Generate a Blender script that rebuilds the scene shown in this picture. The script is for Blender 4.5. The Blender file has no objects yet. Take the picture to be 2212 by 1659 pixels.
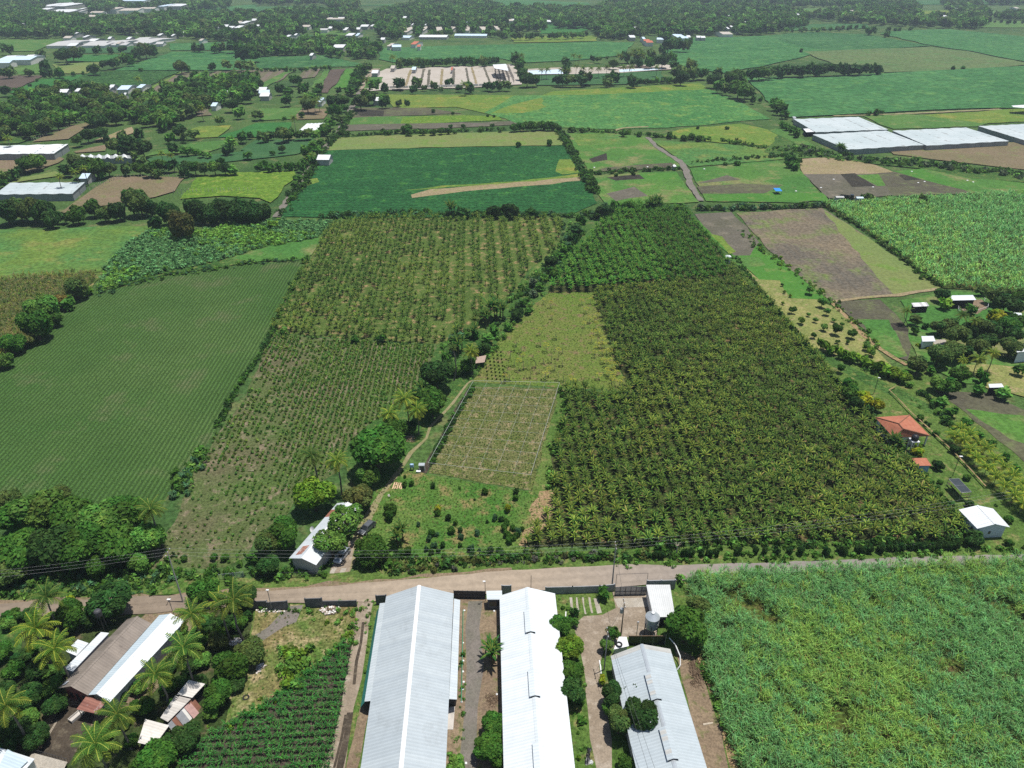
import bpy, bmesh, math, random
import numpy as np
from mathutils import Vector, Matrix, Euler

# ------------------------------------------------------------------ camera, sky, sun, exposure
C = bpy.context.scene.collection
SC = bpy.context.scene
CAM_H = 100.0
PITCH = math.radians(30.4)
FPX = 1587.0
cam_d = bpy.data.cameras.new("camera")
cam = bpy.data.objects.new("camera", cam_d)
C.objects.link(cam)
cam.location = (0, 0, CAM_H)
cam.rotation_euler = (math.pi / 2 - PITCH, 0, 0)
cam_d.sensor_width = 36.0
cam_d.lens = FPX / 2212.0 * 36.0
cam_d.clip_start = 0.5
cam_d.clip_end = 30000
SC.camera = cam

SUN_EL = math.radians(78)
SUN_DIR = math.radians(62)      # compass direction the sun stands in, clockwise from +Y
w = bpy.data.worlds.new("World")
SC.world = w
w.use_nodes = True
nt = w.node_tree
bg = nt.nodes["Background"]
sky = nt.nodes.new("ShaderNodeTexSky")
sky.sky_type = 'NISHITA'
sky.sun_disc = False
sky.sun_elevation = SUN_EL
sky.sun_rotation = SUN_DIR
nt.links.new(sky.outputs[0], bg.inputs[0])
bg.inputs[1].default_value = 0.075
sd = bpy.data.lights.new("sun", 'SUN')
sd.energy = 4.6
sd.angle = math.radians(0.5)
sd.color = (1.0, 0.96, 0.9)
sun = bpy.data.objects.new("sun", sd)
C.objects.link(sun)
sv = Vector((math.sin(SUN_DIR) * math.cos(SUN_EL), math.cos(SUN_DIR) * math.cos(SUN_EL), math.sin(SUN_EL)))
sun.rotation_euler = sv.to_track_quat('Z', 'Y').to_euler()
sun.location = (0, 0, 300)
SC.view_settings.view_transform = 'Standard'
SC.view_settings.look = 'None'
SC.view_settings.exposure = 0.28
SC.view_settings.gamma = 1.0
SC.cycles.use_denoising = False
SC.cycles.max_bounces = 4
SC.cycles.diffuse_bounces = 2
SC.cycles.glossy_bounces = 2
SC.cycles.transmission_bounces = 3
SC.cycles.transparent_max_bounces = 4
SC.cycles.volume_bounces = 0

random.seed(5)
RNG = np.random.default_rng(7)

# ------------------------------------------------------------------ picture <-> place helpers (survey of the ground plan)
CP, SP = math.cos(PITCH), math.sin(PITCH)
def G(px, py, z=0.0):
    """ground position (at height z) of a point surveyed in the 2212-px wide overview"""
    dx = (px - 1106.0) / FPX
    dy = -(py - 829.5) / FPX
    d = (dx, CP + dy * SP, -SP + dy * CP)
    t = (CAM_H - z) / -d[2]
    return Vector((d[0] * t, d[1] * t, z))
def depth(p):
    return p.y * CP + (CAM_H - p.z) * SP
def T(i, j, x, y):
    return (553.0 * i + x / 4.0, 414.75 * j + y / 4.0)
def TL(i, j, s):
    """list of survey points 'x,y x,y ...' of one map sheet"""
    out = []
    for q in s.split():
        v = q.split(',')
        out.append(T(i, j, float(v[0]), float(v[1])) + tuple(float(k) for k in v[2:]))
    return out
def OV(s):
    return [tuple(float(k) for k in q.split(',')) for q in s.split()]
def GW(pts, z=0.0):
    return [G(p[0], p[1], z) for p in pts]

# ------------------------------------------------------------------ object helpers
def link(o, parent=None):
    C.objects.link(o)
    if parent is not None:
        o.parent = parent
    return o
def tag(o, label=None, cat=None, group=None, kind=None):
    if label: o['label'] = label
    if cat: o['category'] = cat
    if group: o['group'] = group
    if kind: o['kind'] = kind
    return o
def thing(name, label, cat, loc=(0, 0, 0), rz=0.0, group=None):
    o = bpy.data.objects.new(name, None)
    o.empty_display_size = 0.3
    C.objects.link(o)
    o.location = loc
    o.rotation_euler = (0, 0, rz)
    return tag(o, label, cat, group)
ORD = "first second third fourth fifth sixth seventh eighth ninth tenth eleventh twelfth thirteenth fourteenth fifteenth sixteenth seventeenth eighteenth nineteenth twentieth".split()
def ordinal(i):
    if i < 20: return ORD[i]
    n = i + 1
    return "%d%s" % (n, {1: 'st', 2: 'nd', 3: 'rd'}.get(n % 10, 'th'))

# ------------------------------------------------------------------ materials
MATS = {}
def new_mat(name):
    m = bpy.data.materials.new(name)
    m.use_nodes = True
    n = m.node_tree
    b = n.nodes["Principled BSDF"]
    return m, n, b
def mixc(n, fac, a, b, blend='MIX'):
    k = n.nodes.new("ShaderNodeMix")
    k.data_type = 'RGBA'
    k.blend_type = blend
    for sock, v in ((k.inputs[0], fac), (k.inputs[6], a), (k.inputs[7], b)):
        if isinstance(v, (int, float)): sock.default_value = v
        elif isinstance(v, (tuple, list)): sock.default_value = (v[0], v[1], v[2], 1)
        else: n.links.new(v, sock)
    return k.outputs[2]
def noise(n, scale, detail=3, rough=0.6, vec=None, dist=0.0):
    k = n.nodes.new("ShaderNodeTexNoise")
    k.inputs['Scale'].default_value = scale
    k.inputs['Detail'].default_value = detail
    k.inputs['Roughness'].default_value = rough
    k.inputs['Distortion'].default_value = dist
    if vec is not None: n.links.new(vec, k.inputs['Vector'])
    return k.outputs[0]
def ramp(n, sock, lo, hi, a=0.0, b=1.0):
    k = n.nodes.new("ShaderNodeMapRange")
    k.inputs[1].default_value = lo
    k.inputs[2].default_value = hi
    k.inputs[3].default_value = a
    k.inputs[4].default_value = b
    n.links.new(sock, k.inputs[0])
    return k.outputs[0]
def mathn(n, op, a, b=None):
    k = n.nodes.new("ShaderNodeMath")
    k.operation = op
    for s, v in ((k.inputs[0], a), (k.inputs[1], b)):
        if v is None: continue
        if isinstance(v, (int, float)): s.default_value = v
        else: n.links.new(v, s)
    return k.outputs[0]
def posn(n):
    return n.nodes.new("ShaderNodeNewGeometry").outputs['Position']
def dotn(n, vec, d):
    k = n.nodes.new("ShaderNodeVectorMath")
    k.operation = 'DOT_PRODUCT'
    n.links.new(vec, k.inputs[0])
    k.inputs[1].default_value = (d[0], d[1], d[2] if len(d) > 2 else 0)
    return k.outputs['Value']
def bump(n, b, h, strength, dist):
    k = n.nodes.new("ShaderNodeBump")
    k.inputs['Strength'].default_value = strength
    k.inputs['Distance'].default_value = dist
    n.links.new(h, k.inputs['Height'])
    n.links.new(k.outputs[0], b.inputs['Normal'])

def field_mat(name, c1, c2, c3=None, big=0.03, mid=0.25, fine=1.5, c3amt=0.5, fineamt=0.35, rows=None, bumpd=0.3, warp=0.0):
    """crop or soil surface: two colours mottled at field scale, a third in patches, fine dark clumps painting the shade in crop gaps, planting rows"""
    m, n, b = new_mat(name)
    p = posn(n)
    nb = noise(n, big, 3, 0.6, p, 0.4)
    col = mixc(n, ramp(n, nb, 0.38, 0.62), c1, c2)
    nm = noise(n, mid, 4, 0.65, p)
    if c3 is not None:
        col = mixc(n, ramp(n, nm, 0.62 - 0.2 * c3amt, 0.70 - 0.1 * c3amt), col, c3)
    nf = noise(n, fine, 3, 0.7, p)
    v = mathn(n, 'MULTIPLY', ramp(n, nf, 0.38, 0.62, 1 - fineamt * 1.35, 1 + fineamt * 0.9), ramp(n, nm, 0.35, 0.65, 1 - fineamt * 0.35, 1 + fineamt * 0.35))  # random fine mottle; its dark clumps paint the shadowed gaps between plants
    h = nf
    if rows:
        d, spacing, soil, amt = rows
        q = dotn(n, p, (-d[1], d[0], 0))
        q = mathn(n, 'ADD', q, mathn(n, 'MULTIPLY', mathn(n, 'SUBTRACT', nm, 0.5), spacing * 0.35))
        s = mathn(n, 'SINE', mathn(n, 'MULTIPLY', q, 2 * math.pi / spacing))
        s = mathn(n, 'ADD', mathn(n, 'MULTIPLY', s, 0.5), 0.5)
        s2 = mathn(n, 'MULTIPLY', ramp(n, mathn(n, 'ADD', s, mathn(n, 'MULTIPLY', mathn(n, 'SUBTRACT', nf, 0.5), 0.8)), 0.35, 0.65), amt)
        col = mixc(n, s2, col, soil)
        h = mathn(n, 'SUBTRACT', mathn(n, 'MULTIPLY', nf, 0.5), s)
    hsv = n.nodes.new("ShaderNodeHueSaturation")
    n.links.new(col, hsv.inputs['Color'])
    n.links.new(v, hsv.inputs['Value'])
    n.links.new(hsv.outputs[0], b.inputs['Base Color'])
    b.inputs['Roughness'].default_value = 0.95
    b.inputs['Specular IOR Level'].default_value = 0.1
    if bumpd > 0: bump(n, b, h, 0.7, bumpd)
    MATS[name] = m
    return m

def foliage_mat(name, transl=0.25):
    m, n, b = new_mat(name)
    a = n.nodes.new("ShaderNodeAttribute")
    a.attribute_name = "Col"
    oi = n.nodes.new("ShaderNodeObjectInfo")
    c = mixc(n, 1.0, a.outputs['Color'], oi.outputs['Color'], 'MULTIPLY')
    hsv = n.nodes.new("ShaderNodeHueSaturation")
    n.links.new(ramp(n, oi.outputs['Random'], 0, 1, 0.84, 1.2), hsv.inputs['Value'])
    n.links.new(ramp(n, oi.outputs['Random'], 0, 1, 0.494, 0.508), hsv.inputs['Hue'])
    n.links.new(c, hsv.inputs['Color'])
    n.links.new(hsv.outputs[0], b.inputs['Base Color'])
    b.inputs['Roughness'].default_value = 0.6
    b.inputs['Specular IOR Level'].default_value = 0.08
    if transl > 0:
        t = n.nodes.new("ShaderNodeBsdfTranslucent")
        n.links.new(hsv.outputs[0], t.inputs['Color'])
        x = n.nodes.new("ShaderNodeMixShader")
        x.inputs[0].default_value = transl
        n.links.new(b.outputs[0], x.inputs[1])
        n.links.new(t.outputs[0], x.inputs[2])
        n.links.new(x.outputs[0], n.nodes["Material Output"].inputs[0])
    MATS[name] = m
    return m

def plain(name, col, rough=0.7, metal=0.0, var=0.15, scale=1.5, stain=None, spec=0.3):
    """paint, concrete, timber: one colour with blotchy wear"""
    m, n, b = new_mat(name)
    tc = n.nodes.new("ShaderNodeTexCoord").outputs['Object']
    f = noise(n, scale, 4, 0.65, tc)
    hsv = n.nodes.new("ShaderNodeHueSaturation")
    c = mixc(n, 0.0, col, col)
    if stain:
        f2 = noise(n, scale * 0.35, 5, 0.7, tc, 0.5)
        c = mixc(n, ramp(n, f2, 0.5, 0.68, 0, stain[3] if len(stain) > 3 else 0.6), col, stain)
    n.links.new(c, hsv.inputs['Color'])
    n.links.new(ramp(n, f, 0.3, 0.7, 1 - var, 1 + var), hsv.inputs['Value'])
    n.links.new(hsv.outputs[0], b.inputs['Base Color'])
    b.inputs['Roughness'].default_value = rough
    b.inputs['Metallic'].default_value = metal
    b.inputs['Specular IOR Level'].default_value = spec
    MATS[name] = m
    return m

def sheet_metal(name, col, col2, direction, rib=0.35, sheet=0.9, rough=0.55, stain=None, var=0.12, stainlo=0.55):
    """corrugated roof sheets: ribs across 'direction' (unit vector along the building), sheet-to-sheet tone, stains"""
    m, n, b = new_mat(name)
    p = posn(n)
    q = dotn(n, p, direction)
    r = mathn(n, 'SINE', mathn(n, 'MULTIPLY', q, 2 * math.pi / rib))
    fl = mathn(n, 'FLOOR', mathn(n, 'DIVIDE', q, sheet))
    wn = n.nodes.new("ShaderNodeTexWhiteNoise")
    wn.noise_dimensions = '1D'
    n.links.new(fl, wn.inputs['W'])
    c = mixc(n, wn.outputs[0], col, col2)
    f = noise(n, 0.6, 5, 0.7, p)
    hsv = n.nodes.new("ShaderNodeHueSaturation")
    if stain:
        f2 = noise(n, 0.22, 5, 0.75, p, 0.6)
        c = mixc(n, ramp(n, f2, stainlo, stainlo + 0.14, 0, 0.85), c, stain)
    n.links.new(c, hsv.inputs['Color'])
    rv = mathn(n, 'MULTIPLY', ramp(n, r, -1, 1, 0.93, 1.04), ramp(n, f, 0.3, 0.7, 1 - var, 1 + var))
    n.links.new(rv, hsv.inputs['Value'])
    n.links.new(hsv.outputs[0], b.inputs['Base Color'])
    b.inputs['Roughness'].default_value = rough
    b.inputs['Specular IOR Level'].default_value = 0.3
    bump(n, b, r, 0.5, 0.04)
    MATS[name] = m
    return m

# ------------------------------------------------------------------ mesh builders
class MB:
    """collects boxes, prisms, tubes into ONE mesh"""
    def __init__(s):
        s.v, s.f, s.m = [], [], []
    def add(s, vs, fs, mi=0):
        o = len(s.v)
        s.v += [tuple(v) for v in vs]
        s.f += [tuple(i + o for i in f) for f in fs]
        s.m += [mi] * len(fs)
        return s
    def prism(s, base, top, mi=0):
        n = len(base)
        fs = [tuple(range(n - 1, -1, -1)), tuple(range(n, 2 * n))]
        fs += [(i, (i + 1) % n, n + (i + 1) % n, n + i) for i in range(n)]
        return s.add(list(base) + list(top), fs, mi)
    def box(s, c, d, rz=0.0, mi=0):
        ca, sa = math.cos(rz), math.sin(rz)
        def P(x, y, z):
            return (c[0] + x * ca - y * sa, c[1] + x * sa + y * ca, c[2] + z)
        a, b_, h = d[0] / 2, d[1] / 2, d[2] / 2
        base = [P(-a, -b_, -h), P(a, -b_, -h), P(a, b_, -h), P(-a, b_, -h)]
        top = [P(-a, -b_, h), P(a, -b_, h), P(a, b_, h), P(-a, b_, h)]
        return s.prism(base, top, mi)
    def slab(s, quad, th, mi=0):
        """sheet with thickness th below the given polygon"""
        q = [Vector(v) for v in quad]
        nrm = (q[1] - q[0]).cross(q[2] - q[0]).normalized()
        if nrm.z < 0:
            q = q[::-1]; nrm = -nrm
        return s.prism([v - nrm * th for v in q], q, mi)
    def tube(s, pts, rad, seg=6, mi=0, cap=True):
        pts = [Vector(p) for p in pts]
        rads = rad if isinstance(rad, (list, tuple)) else [rad] * len(pts)
        rings = []
        for i, p in enumerate(pts):
            t = (pts[min(i + 1, len(pts) - 1)] - pts[max(i - 1, 0)]).normalized()
            a = t.cross(Vector((0, 0, 1)) if abs(t.z) < 0.9 else Vector((1, 0, 0))).normalized()
            b_ = t.cross(a).normalized()
            rings.append([p + (a * math.cos(2 * math.pi * k / seg) + b_ * math.sin(2 * math.pi * k / seg)) * rads[i] for k in range(seg)])
        vs = [v for r in rings for v in r]
        fs = []
        for i in range(len(pts) - 1):
            for k in range(seg):
                k2 = (k + 1) % seg
                fs.append((i * seg + k, i * seg + k2, (i + 1) * seg + k2, (i + 1) * seg + k))
        if cap:
            fs.append(tuple(range(seg - 1, -1, -1)))
            fs.append(tuple((len(pts) - 1) * seg + k for k in range(seg)))
        return s.add(vs, fs, mi)
    def lathe(s, c, prof, seg=20, mi=0):
        vs, fs = [], []
        for r, z in prof:
            for k in range(seg):
                a = 2 * math.pi * k / seg
                vs.append((c[0] + r * math.cos(a), c[1] + r * math.sin(a), c[2] + z))
        for i in range(len(prof) - 1):
            for k in range(seg):
                k2 = (k + 1) % seg
                fs.append((i * seg + k, i * seg + k2, (i + 1) * seg + k2, (i + 1) * seg + k))
        fs.append(tuple((len(prof) - 1) * seg + k for k in range(seg)))
        fs.append(tuple(range(seg - 1, -1, -1)))
        return s.add(vs, fs, mi)
    def build(s, name, mats, parent=None, smooth=False, origin=None, recalc=True):
        me = bpy.data.meshes.new(name)
        o_ = Vector(origin) if origin is not None else Vector((0, 0, 0))
        if parent is not None and origin is None:
            # children are modelled in world space: express them in the parent's space
            mw = Matrix.LocRotScale(parent.location, parent.rotation_euler, None).inverted()
            vs = [tuple(mw @ Vector(v)) for v in s.v]
        else:
            vs = [tuple(Vector(v) - o_) for v in s.v]
        me.from_pydata(vs, [], s.f)
        if not isinstance(mats, (list, tuple)): mats = [mats]
        for m in mats:
            me.materials.append(MATS[m] if isinstance(m, str) else m)
        if len(mats) > 1:
            me.polygons.foreach_set('material_index', s.m)
        if recalc:
            bm = bmesh.new()
            bm.from_mesh(me)
            bmesh.ops.recalc_face_normals(bm, faces=bm.faces)
            bm.to_mesh(me)
            bm.free()
        if smooth:
            me.polygons.foreach_set('use_smooth', [True] * len(me.polygons))
        me.update()
        o = bpy.data.objects.new(name, me)
        if parent is None: o.location = o_
        return link(o, parent)

def quad_mesh(name, V, Col, mat):
    """mesh of separate quads: V (n,4,3), Col (n,3) per face"""
    V = np.asarray(V, dtype=np.float32)
    n = V.shape[0]
    me = bpy.data.meshes.new(name)
    me.vertices.add(n * 4)
    me.vertices.foreach_set('co', V.reshape(-1))
    me.loops.add(n * 4)
    me.loops.foreach_set('vertex_index', np.arange(n * 4, dtype=np.int32))
    me.polygons.add(n)
    me.polygons.foreach_set('loop_start', np.arange(0, n * 4, 4, dtype=np.int32))
    me.update(calc_edges=True)
    at = me.attributes.new('Col', 'FLOAT_COLOR', 'FACE')
    c4 = np.ones((n, 4), dtype=np.float32)
    c4[:, :3] = Col
    at.data.foreach_set('color', c4.reshape(-1))
    me.materials.append(MATS[mat])
    return me

def inpoly(P, poly):
    x, y = P[:, 0], P[:, 1]
    ins = np.zeros(len(P), bool)
    n = len(poly)
    for i in range(n):
        x1, y1 = poly[i][0], poly[i][1]
        x2, y2 = poly[(i + 1) % n][0], poly[(i + 1) % n][1]
        if y1 == y2: continue
        c = ((y1 > y) != (y2 > y)) & (x < (x2 - x1) * (y - y1) / (y2 - y1) + x1)
        ins ^= c
    return ins
def scatter(poly, spacing, jit=0.45):
    A = np.array([(p[0], p[1]) for p in poly])
    lo, hi = A.min(0), A.max(0)
    gx, gy = np.meshgrid(np.arange(lo[0], hi[0], spacing), np.arange(lo[1], hi[1], spacing))
    P = np.stack([gx.ravel(), gy.ravel()], 1)
    P += RNG.uniform(-jit, jit, P.shape) * spacing
    return P[inpoly(P, poly)]
def rows_in(poly, d, rowsp, insp, jit=0.15):
    d = np.array([d[0], d[1]], float); d /= np.linalg.norm(d)
    nrm = np.array([-d[1], d[0]])
    A = np.array([(p[0], p[1]) for p in poly])
    u, v = A @ d, A @ nrm
    gu, gv = np.meshgrid(np.arange(u.min(), u.max(), insp), np.arange(v.min(), v.max(), rowsp))
    off = np.arange(gu.shape[0])[:, None] % 2 * insp * 0.5
    gu = gu + off
    P = (gu.ravel()[:, None] * d + gv.ravel()[:, None] * nrm)
    rid = np.repeat(np.arange(gu.shape[0]), gu.shape[1])
    P += RNG.normal(0, jit, P.shape)
    k = inpoly(P, poly)
    return P[k], rid[k]

def merged(name, protos, P, S, rot, tint, mat='foliage', z=0.0, tilt=0.0):
    """one mesh from many copies of the quad-arrays in protos; P (n,2|3), S (n,) or (n,3), tint (n,3)"""
    Vs, Cs = [], []
    n = len(P)
    if n == 0: return None
    pick = RNG.integers(0, len(protos), n)
    S = np.asarray(S, float)
    if S.ndim == 1: S = np.repeat(S[:, None], 3, 1)
    Z = P[:, 2] if P.shape[1] > 2 else np.full(n, z)
    for k, (V, Cc) in enumerate(protos):
        idx = np.nonzero(pick == k)[0]
        for chunk in np.array_split(idx, max(1, len(idx) * len(V) // 400000)):
            if len(chunk) == 0: continue
            c, s_ = np.cos(rot[chunk]), np.sin(rot[chunk])
            X = V[None] * S[chunk][:, None, None, :]
            x = X[..., 0] * c[:, None, None] - X[..., 1] * s_[:, None, None] + P[chunk, 0][:, None, None]
            y = X[..., 0] * s_[:, None, None] + X[..., 1] * c[:, None, None] + P[chunk, 1][:, None, None]
            zz = X[..., 2] + Z[chunk][:, None, None]
            Vs.append(np.stack([x, y, zz], -1).reshape(-1, 4, 3).astype(np.float32))
            Cs.append((Cc[None] * tint[chunk][:, None, :]).reshape(-1, 3).astype(np.float32))
    me = quad_mesh(name, np.concatenate(Vs), np.concatenate(Cs), mat)
    return link(bpy.data.objects.new(name, me))
# ------------------------------------------------------------------ plants
foliage_mat('foliage', 0.32)
foliage_mat('bark', 0.0)

def unit(v):
    return v / np.maximum(np.linalg.norm(v, axis=-1, keepdims=True), 1e-9)
def leaf_quads(P, N, size, rng, aspect=0.62):
    n = len(P)
    N = unit(N)
    a = unit(np.cross(N, unit(rng.normal(size=(n, 3)))))
    b = np.cross(N, a)
    s = (size * rng.uniform(0.65, 1.35, n))[:, None]
    A, B = a * s, b * s * aspect
    return np.stack([P - A, P - B * 0.9 + A * 0.1, P + A, P + B * 0.9 + A * 0.1], 1)
def crown(seed, n, leaf, lumps=13, flat=0.75, spread=0.62, open_=0.0):
    """unit crown (radius about 1, centred at 0): leaf clumps over an uneven set of lobes"""
    rng = np.random.default_rng(seed)
    d = unit(rng.normal(size=(lumps, 3)))
    d[:, 2] = d[:, 2] * 0.8 + 0.15
    c = d * rng.uniform(spread * 0.65, spread * 1.15, lumps)[:, None] * np.array([1, 1, flat])
    r = rng.uniform(0.27, 0.48, lumps)
    c = np.concatenate([c, [[0, 0, 0.08]]]); r = np.concatenate([r, [0.5]])
    P, N, L = [], [], []
    tot = 0
    while tot < n:
        k = rng.integers(0, len(c), n)
        v = unit(rng.normal(size=(n, 3)))
        p = c[k] + v * (r[k] * rng.uniform(0.8, 1.08, n))[:, None]
        dd = np.linalg.norm((p[:, None] - c[None]) / r[None, :, None], axis=2)
        keep = (dd < 0.72).sum(1) == 0
        keep &= (p[:, 2] > -0.55)
        keep &= rng.random(n) < np.where(v[:, 2] < -0.3, 0.45, 1.0)
        if open_ > 0: keep &= (np.sin(p[:, 0] * 9 + seed) * np.sin(p[:, 1] * 8 + 1) * np.sin(p[:, 2] * 9) < 1 - open_)
        P.append(p[keep]); N.append(v[keep]); L.append(k[keep]); tot += keep.sum()
    P = np.concatenate(P)[:n]; N = np.concatenate(N)[:n]; L = np.concatenate(L)[:n]
    N = N + rng.normal(0, 0.55, N.shape) + np.array([0, 0, 0.35])
    V = leaf_quads(P, N, leaf, rng)
    lb = rng.uniform(0.72, 1.3, len(c)); lh = rng.normal(0, 0.1, len(c))
    val = lb[L] * rng.uniform(0.7, 1.35, n)
    col = np.stack([val * (1 + lh[L] + rng.normal(0, 0.1, n)), val, val * 0.95], 1)
    return V, np.clip(col, 0.1, 3)
def trunk_mesh(seed):
    """unit trunk: reaches z=1 (crown centre), limbs spread into the crown"""
    rnd = random.Random(seed)
    m = MB()
    m.tube([(0, 0, -0.02), (0.02, 0.01, 0.35), (0.0, 0.03, 0.7), (0.03, 0, 1.0)], [0.075, 0.055, 0.042, 0.02], 7)
    for k in range(5):
        a = k * 1.257 + rnd.uniform(-0.4, 0.4)
        z0 = rnd.uniform(0.4, 0.75)
        r = rnd.uniform(0.4, 0.62)
        m.tube([(0.01, 0.01, z0), (r * 0.5 * math.cos(a), r * 0.5 * math.sin(a), z0 + 0.28), (r * math.cos(a), r * math.sin(a), z0 + rnd.uniform(0.45, 0.6))], [0.035, 0.025, 0.01], 5)
    me = bpy.data.meshes.new('trunk')
    me.from_pydata(m.v, [], m.f)
    me.materials.append(MATS['tree_bark'])
    return me
plain('tree_bark', (0.09, 0.07, 0.05), 0.9, 0, 0.3, 6)
plain('palm_bark', (0.16, 0.14, 0.115), 0.9, 0, 0.3, 6)
plain('stem_green', (0.13, 0.15, 0.05), 0.7, 0, 0.3, 6)

CROWN_A = [crown(s, 3400, 0.105, 16) for s in (1, 2, 3)]
CROWN_B = [crown(s, 1300, 0.16, 13) for s in (11, 12, 13)]
CROWN_C = [crown(s, 170, 0.36, 9) for s in (21, 22, 23, 24)]
CROWN_D = [crown(s, 52, 0.62, 7) for s in (31, 32, 33, 34)]
CROWN_F = [crown(s, 2200, 0.10, 22, 0.6, 0.75, 0.55) for s in (41, 42)]          # feathery open crowns
CROWN_ME = {k: [quad_mesh('crown', V, Cc, 'foliage') for V, Cc in L] for k, L in (('A', CROWN_A), ('B', CROWN_B), ('C', CROWN_C), ('F', CROWN_F))}
TRUNK_ME = [trunk_mesh(s) for s in (1, 2, 3)]
COLS = {'dark': (0.036, 0.088, 0.020), 'mid': (0.054, 0.132, 0.019), 'light': (0.108, 0.225, 0.040), 'yellow': (0.26, 0.30, 0.02),
        'brown': (0.105, 0.125, 0.035), 'blue': (0.060, 0.140, 0.062), 'olive': (0.084, 0.135, 0.034), 'grey': (0.10, 0.14, 0.075),
        'orange': (0.14, 0.115, 0.03), 'lime': (0.125, 0.22, 0.022), 'purple': (0.085, 0.085, 0.07)}

TREES = []     # every broad-leaved tree or bush: dict, sorted by apparent size later
def add_tree(px, py, rpx, col='mid', label=None, group=None, k=1.15, flat=1.0, name='tree', cat='tree', feather=False, must=False):
    R = rpx * depth(G(px, py, 4)) / FPX
    zc = k * R
    p = G(px, py, zc)
    TREES.append(dict(p=p, R=R, zc=zc, col=col, label=label, group=group, flat=flat, name=name, cat=cat, app=R / depth(p) * FPX, feather=feather, must=must))
def tree_row(items, label, group, col='mid', **kw):
    """items: (px,py,rpx[,col]); labels count them from the left (top-most first where asked)"""
    n = len(items)
    for i, it in enumerate(sorted(items, key=lambda q: q[0])):
        c = it[3] if len(it) > 3 else col
        add_tree(it[0], it[1], it[2], c, label.replace('{o}', ordinal(i)), group, **kw)
def belt(pts, n, rlo, rhi, cols, label, group, jx=4, jy=2, **kw):
    """n trees along a surveyed line; radius in survey px"""
    P = np.array([(p[0], p[1]) for p in pts], float)
    seg = np.linalg.norm(np.diff(P, axis=0), axis=1); cum = np.concatenate([[0], np.cumsum(seg)])
    rr = random.Random(len(pts) * 100 + n)
    for i in range(n):
        t = (i + 0.5) / n * cum[-1]
        k = min(np.searchsorted(cum, t, side='right') - 1, len(seg) - 1)
        q = P[k] + (P[k + 1] - P[k]) * ((t - cum[k]) / max(seg[k], 1e-6))
        add_tree(q[0] + rr.uniform(-jx, jx), q[1] + rr.uniform(-jy, jy), rr.uniform(rlo, rhi), rr.choice(cols), label, group, **kw)
def wood(poly, spacing, rlo, rhi, cols, label, group, k=1.1):
    """trees standing in a wooded plot: spacing and radius in metres"""
    W = GW(poly)
    rr = random.Random(int(abs(W[0].x * 7 + W[0].y)))
    for x, y in scatter(W, spacing):
        R = rr.uniform(rlo, rhi)
        p = Vector((x, y, k * R))
        TREES.append(dict(p=p, R=R, zc=k * R, col=rr.choice(cols), label=label, group=group, flat=1.0, name='tree', cat='tree', app=R / depth(p) * FPX, feather=False, must=False))

def finish_trees():
    T_ = sorted(TREES, key=lambda t: (-t['must'], -t['app']))
    ind = {'tree': T_[:0], 'bush': []}
    kinds = {}
    rest = []
    for t in T_:
        key = t['name']
        kinds.setdefault(key, 0)
        if kinds[key] < 298:
            kinds[key] += 1
            rz = random.uniform(0, 6.28)
            c = COLS[t['col']]
            fl = t['flat'] * random.uniform(0.9, 1.1)
            sz = (t['R'] * random.uniform(0.93, 1.07), t['R'] * random.uniform(0.93, 1.07), t['R'] * fl)
            lod = 'F' if t['feather'] else 'A' if t['app'] > 24 else 'B' if t['app'] > 8 else 'C'
            me = random.choice(CROWN_ME[lod])
            if t['app'] > 7:
                e = thing(t['name'], t['label'], t['cat'], (t['p'].x, t['p'].y, 0), rz, t['group'])
                o = link(bpy.data.objects.new('crown', me), e)
                o.location = (0, 0, t['zc']); o.scale = sz; o.color = (*c, 1)
                q = link(bpy.data.objects.new('trunk', random.choice(TRUNK_ME)), e)
                q.scale = (t['R'], t['R'], t['zc'] * 1.05)
            else:
                o = link(bpy.data.objects.new(t['name'], me))
                o.location = t['p']; o.rotation_euler = (0, 0, rz); o.scale = sz; o.color = (*c, 1)
                tag(o, t['label'], t['cat'], t['group'])
        else:
            rest.append(t)
    if rest:
        for lo, hi, pro in ((0, 1e9, CROWN_D),):
            R_ = rest
            P = np.array([tuple(t['p']) for t in R_])
            S = np.array([(t['R'], t['R'], t['R'] * t['flat']) for t in R_]) * RNG.uniform(0.85, 1.15, (len(R_), 3))
            tint = np.array([COLS[t['col']] for t in R_]) * RNG.uniform(0.75, 1.25, (len(R_), 1))
            o = merged('woodland', pro, P, S, RNG.uniform(0, 6.28, len(R_)), tint)
            tag(o, 'dark green woods and tree belts fading into the haze across the far plain', 'woodland', kind='stuff')
    print('TREES', len(T_), 'individual', kinds, 'rest', len(rest))

# ---- arching blades shared by palms, bananas, cane, maize
def blade(L, W, a0, droop, az, base, rng, seg=4, fold=0.25, tipw=0.1, mid=0.0):
    """one arching leaf as 2*seg quads (two halves folded on the midrib)"""
    pts, wid = [], []
    p = np.array(base, float); el = a0
    for i in range(seg + 1):
        pts.append(p.copy())
        t = i / seg
        wid.append(W * (math.sin(math.pi * min(1, 0.12 + t * 0.88)) ** 0.6) * (1 if i < seg else tipw) + 0.004)
        step = L / seg
        p = p + step * np.array([math.cos(el) * math.cos(az), math.cos(el) * math.sin(az), math.sin(el)])
        el -= droop / seg
    side = np.array([-math.sin(az), math.cos(az), 0])
    q = []
    for i in range(seg):
        for s in (-1, 1):
            dn = np.array([0, 0, -fold])
            a, b = pts[i], pts[i + 1]
            a2 = a + (side * s + dn) * wid[i]
            b2 = b + (side * s + dn) * wid[i + 1]
            q.append([a, b, b2, a2] if s > 0 else [a, a2, b2, b])
    return q, pts
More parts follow.
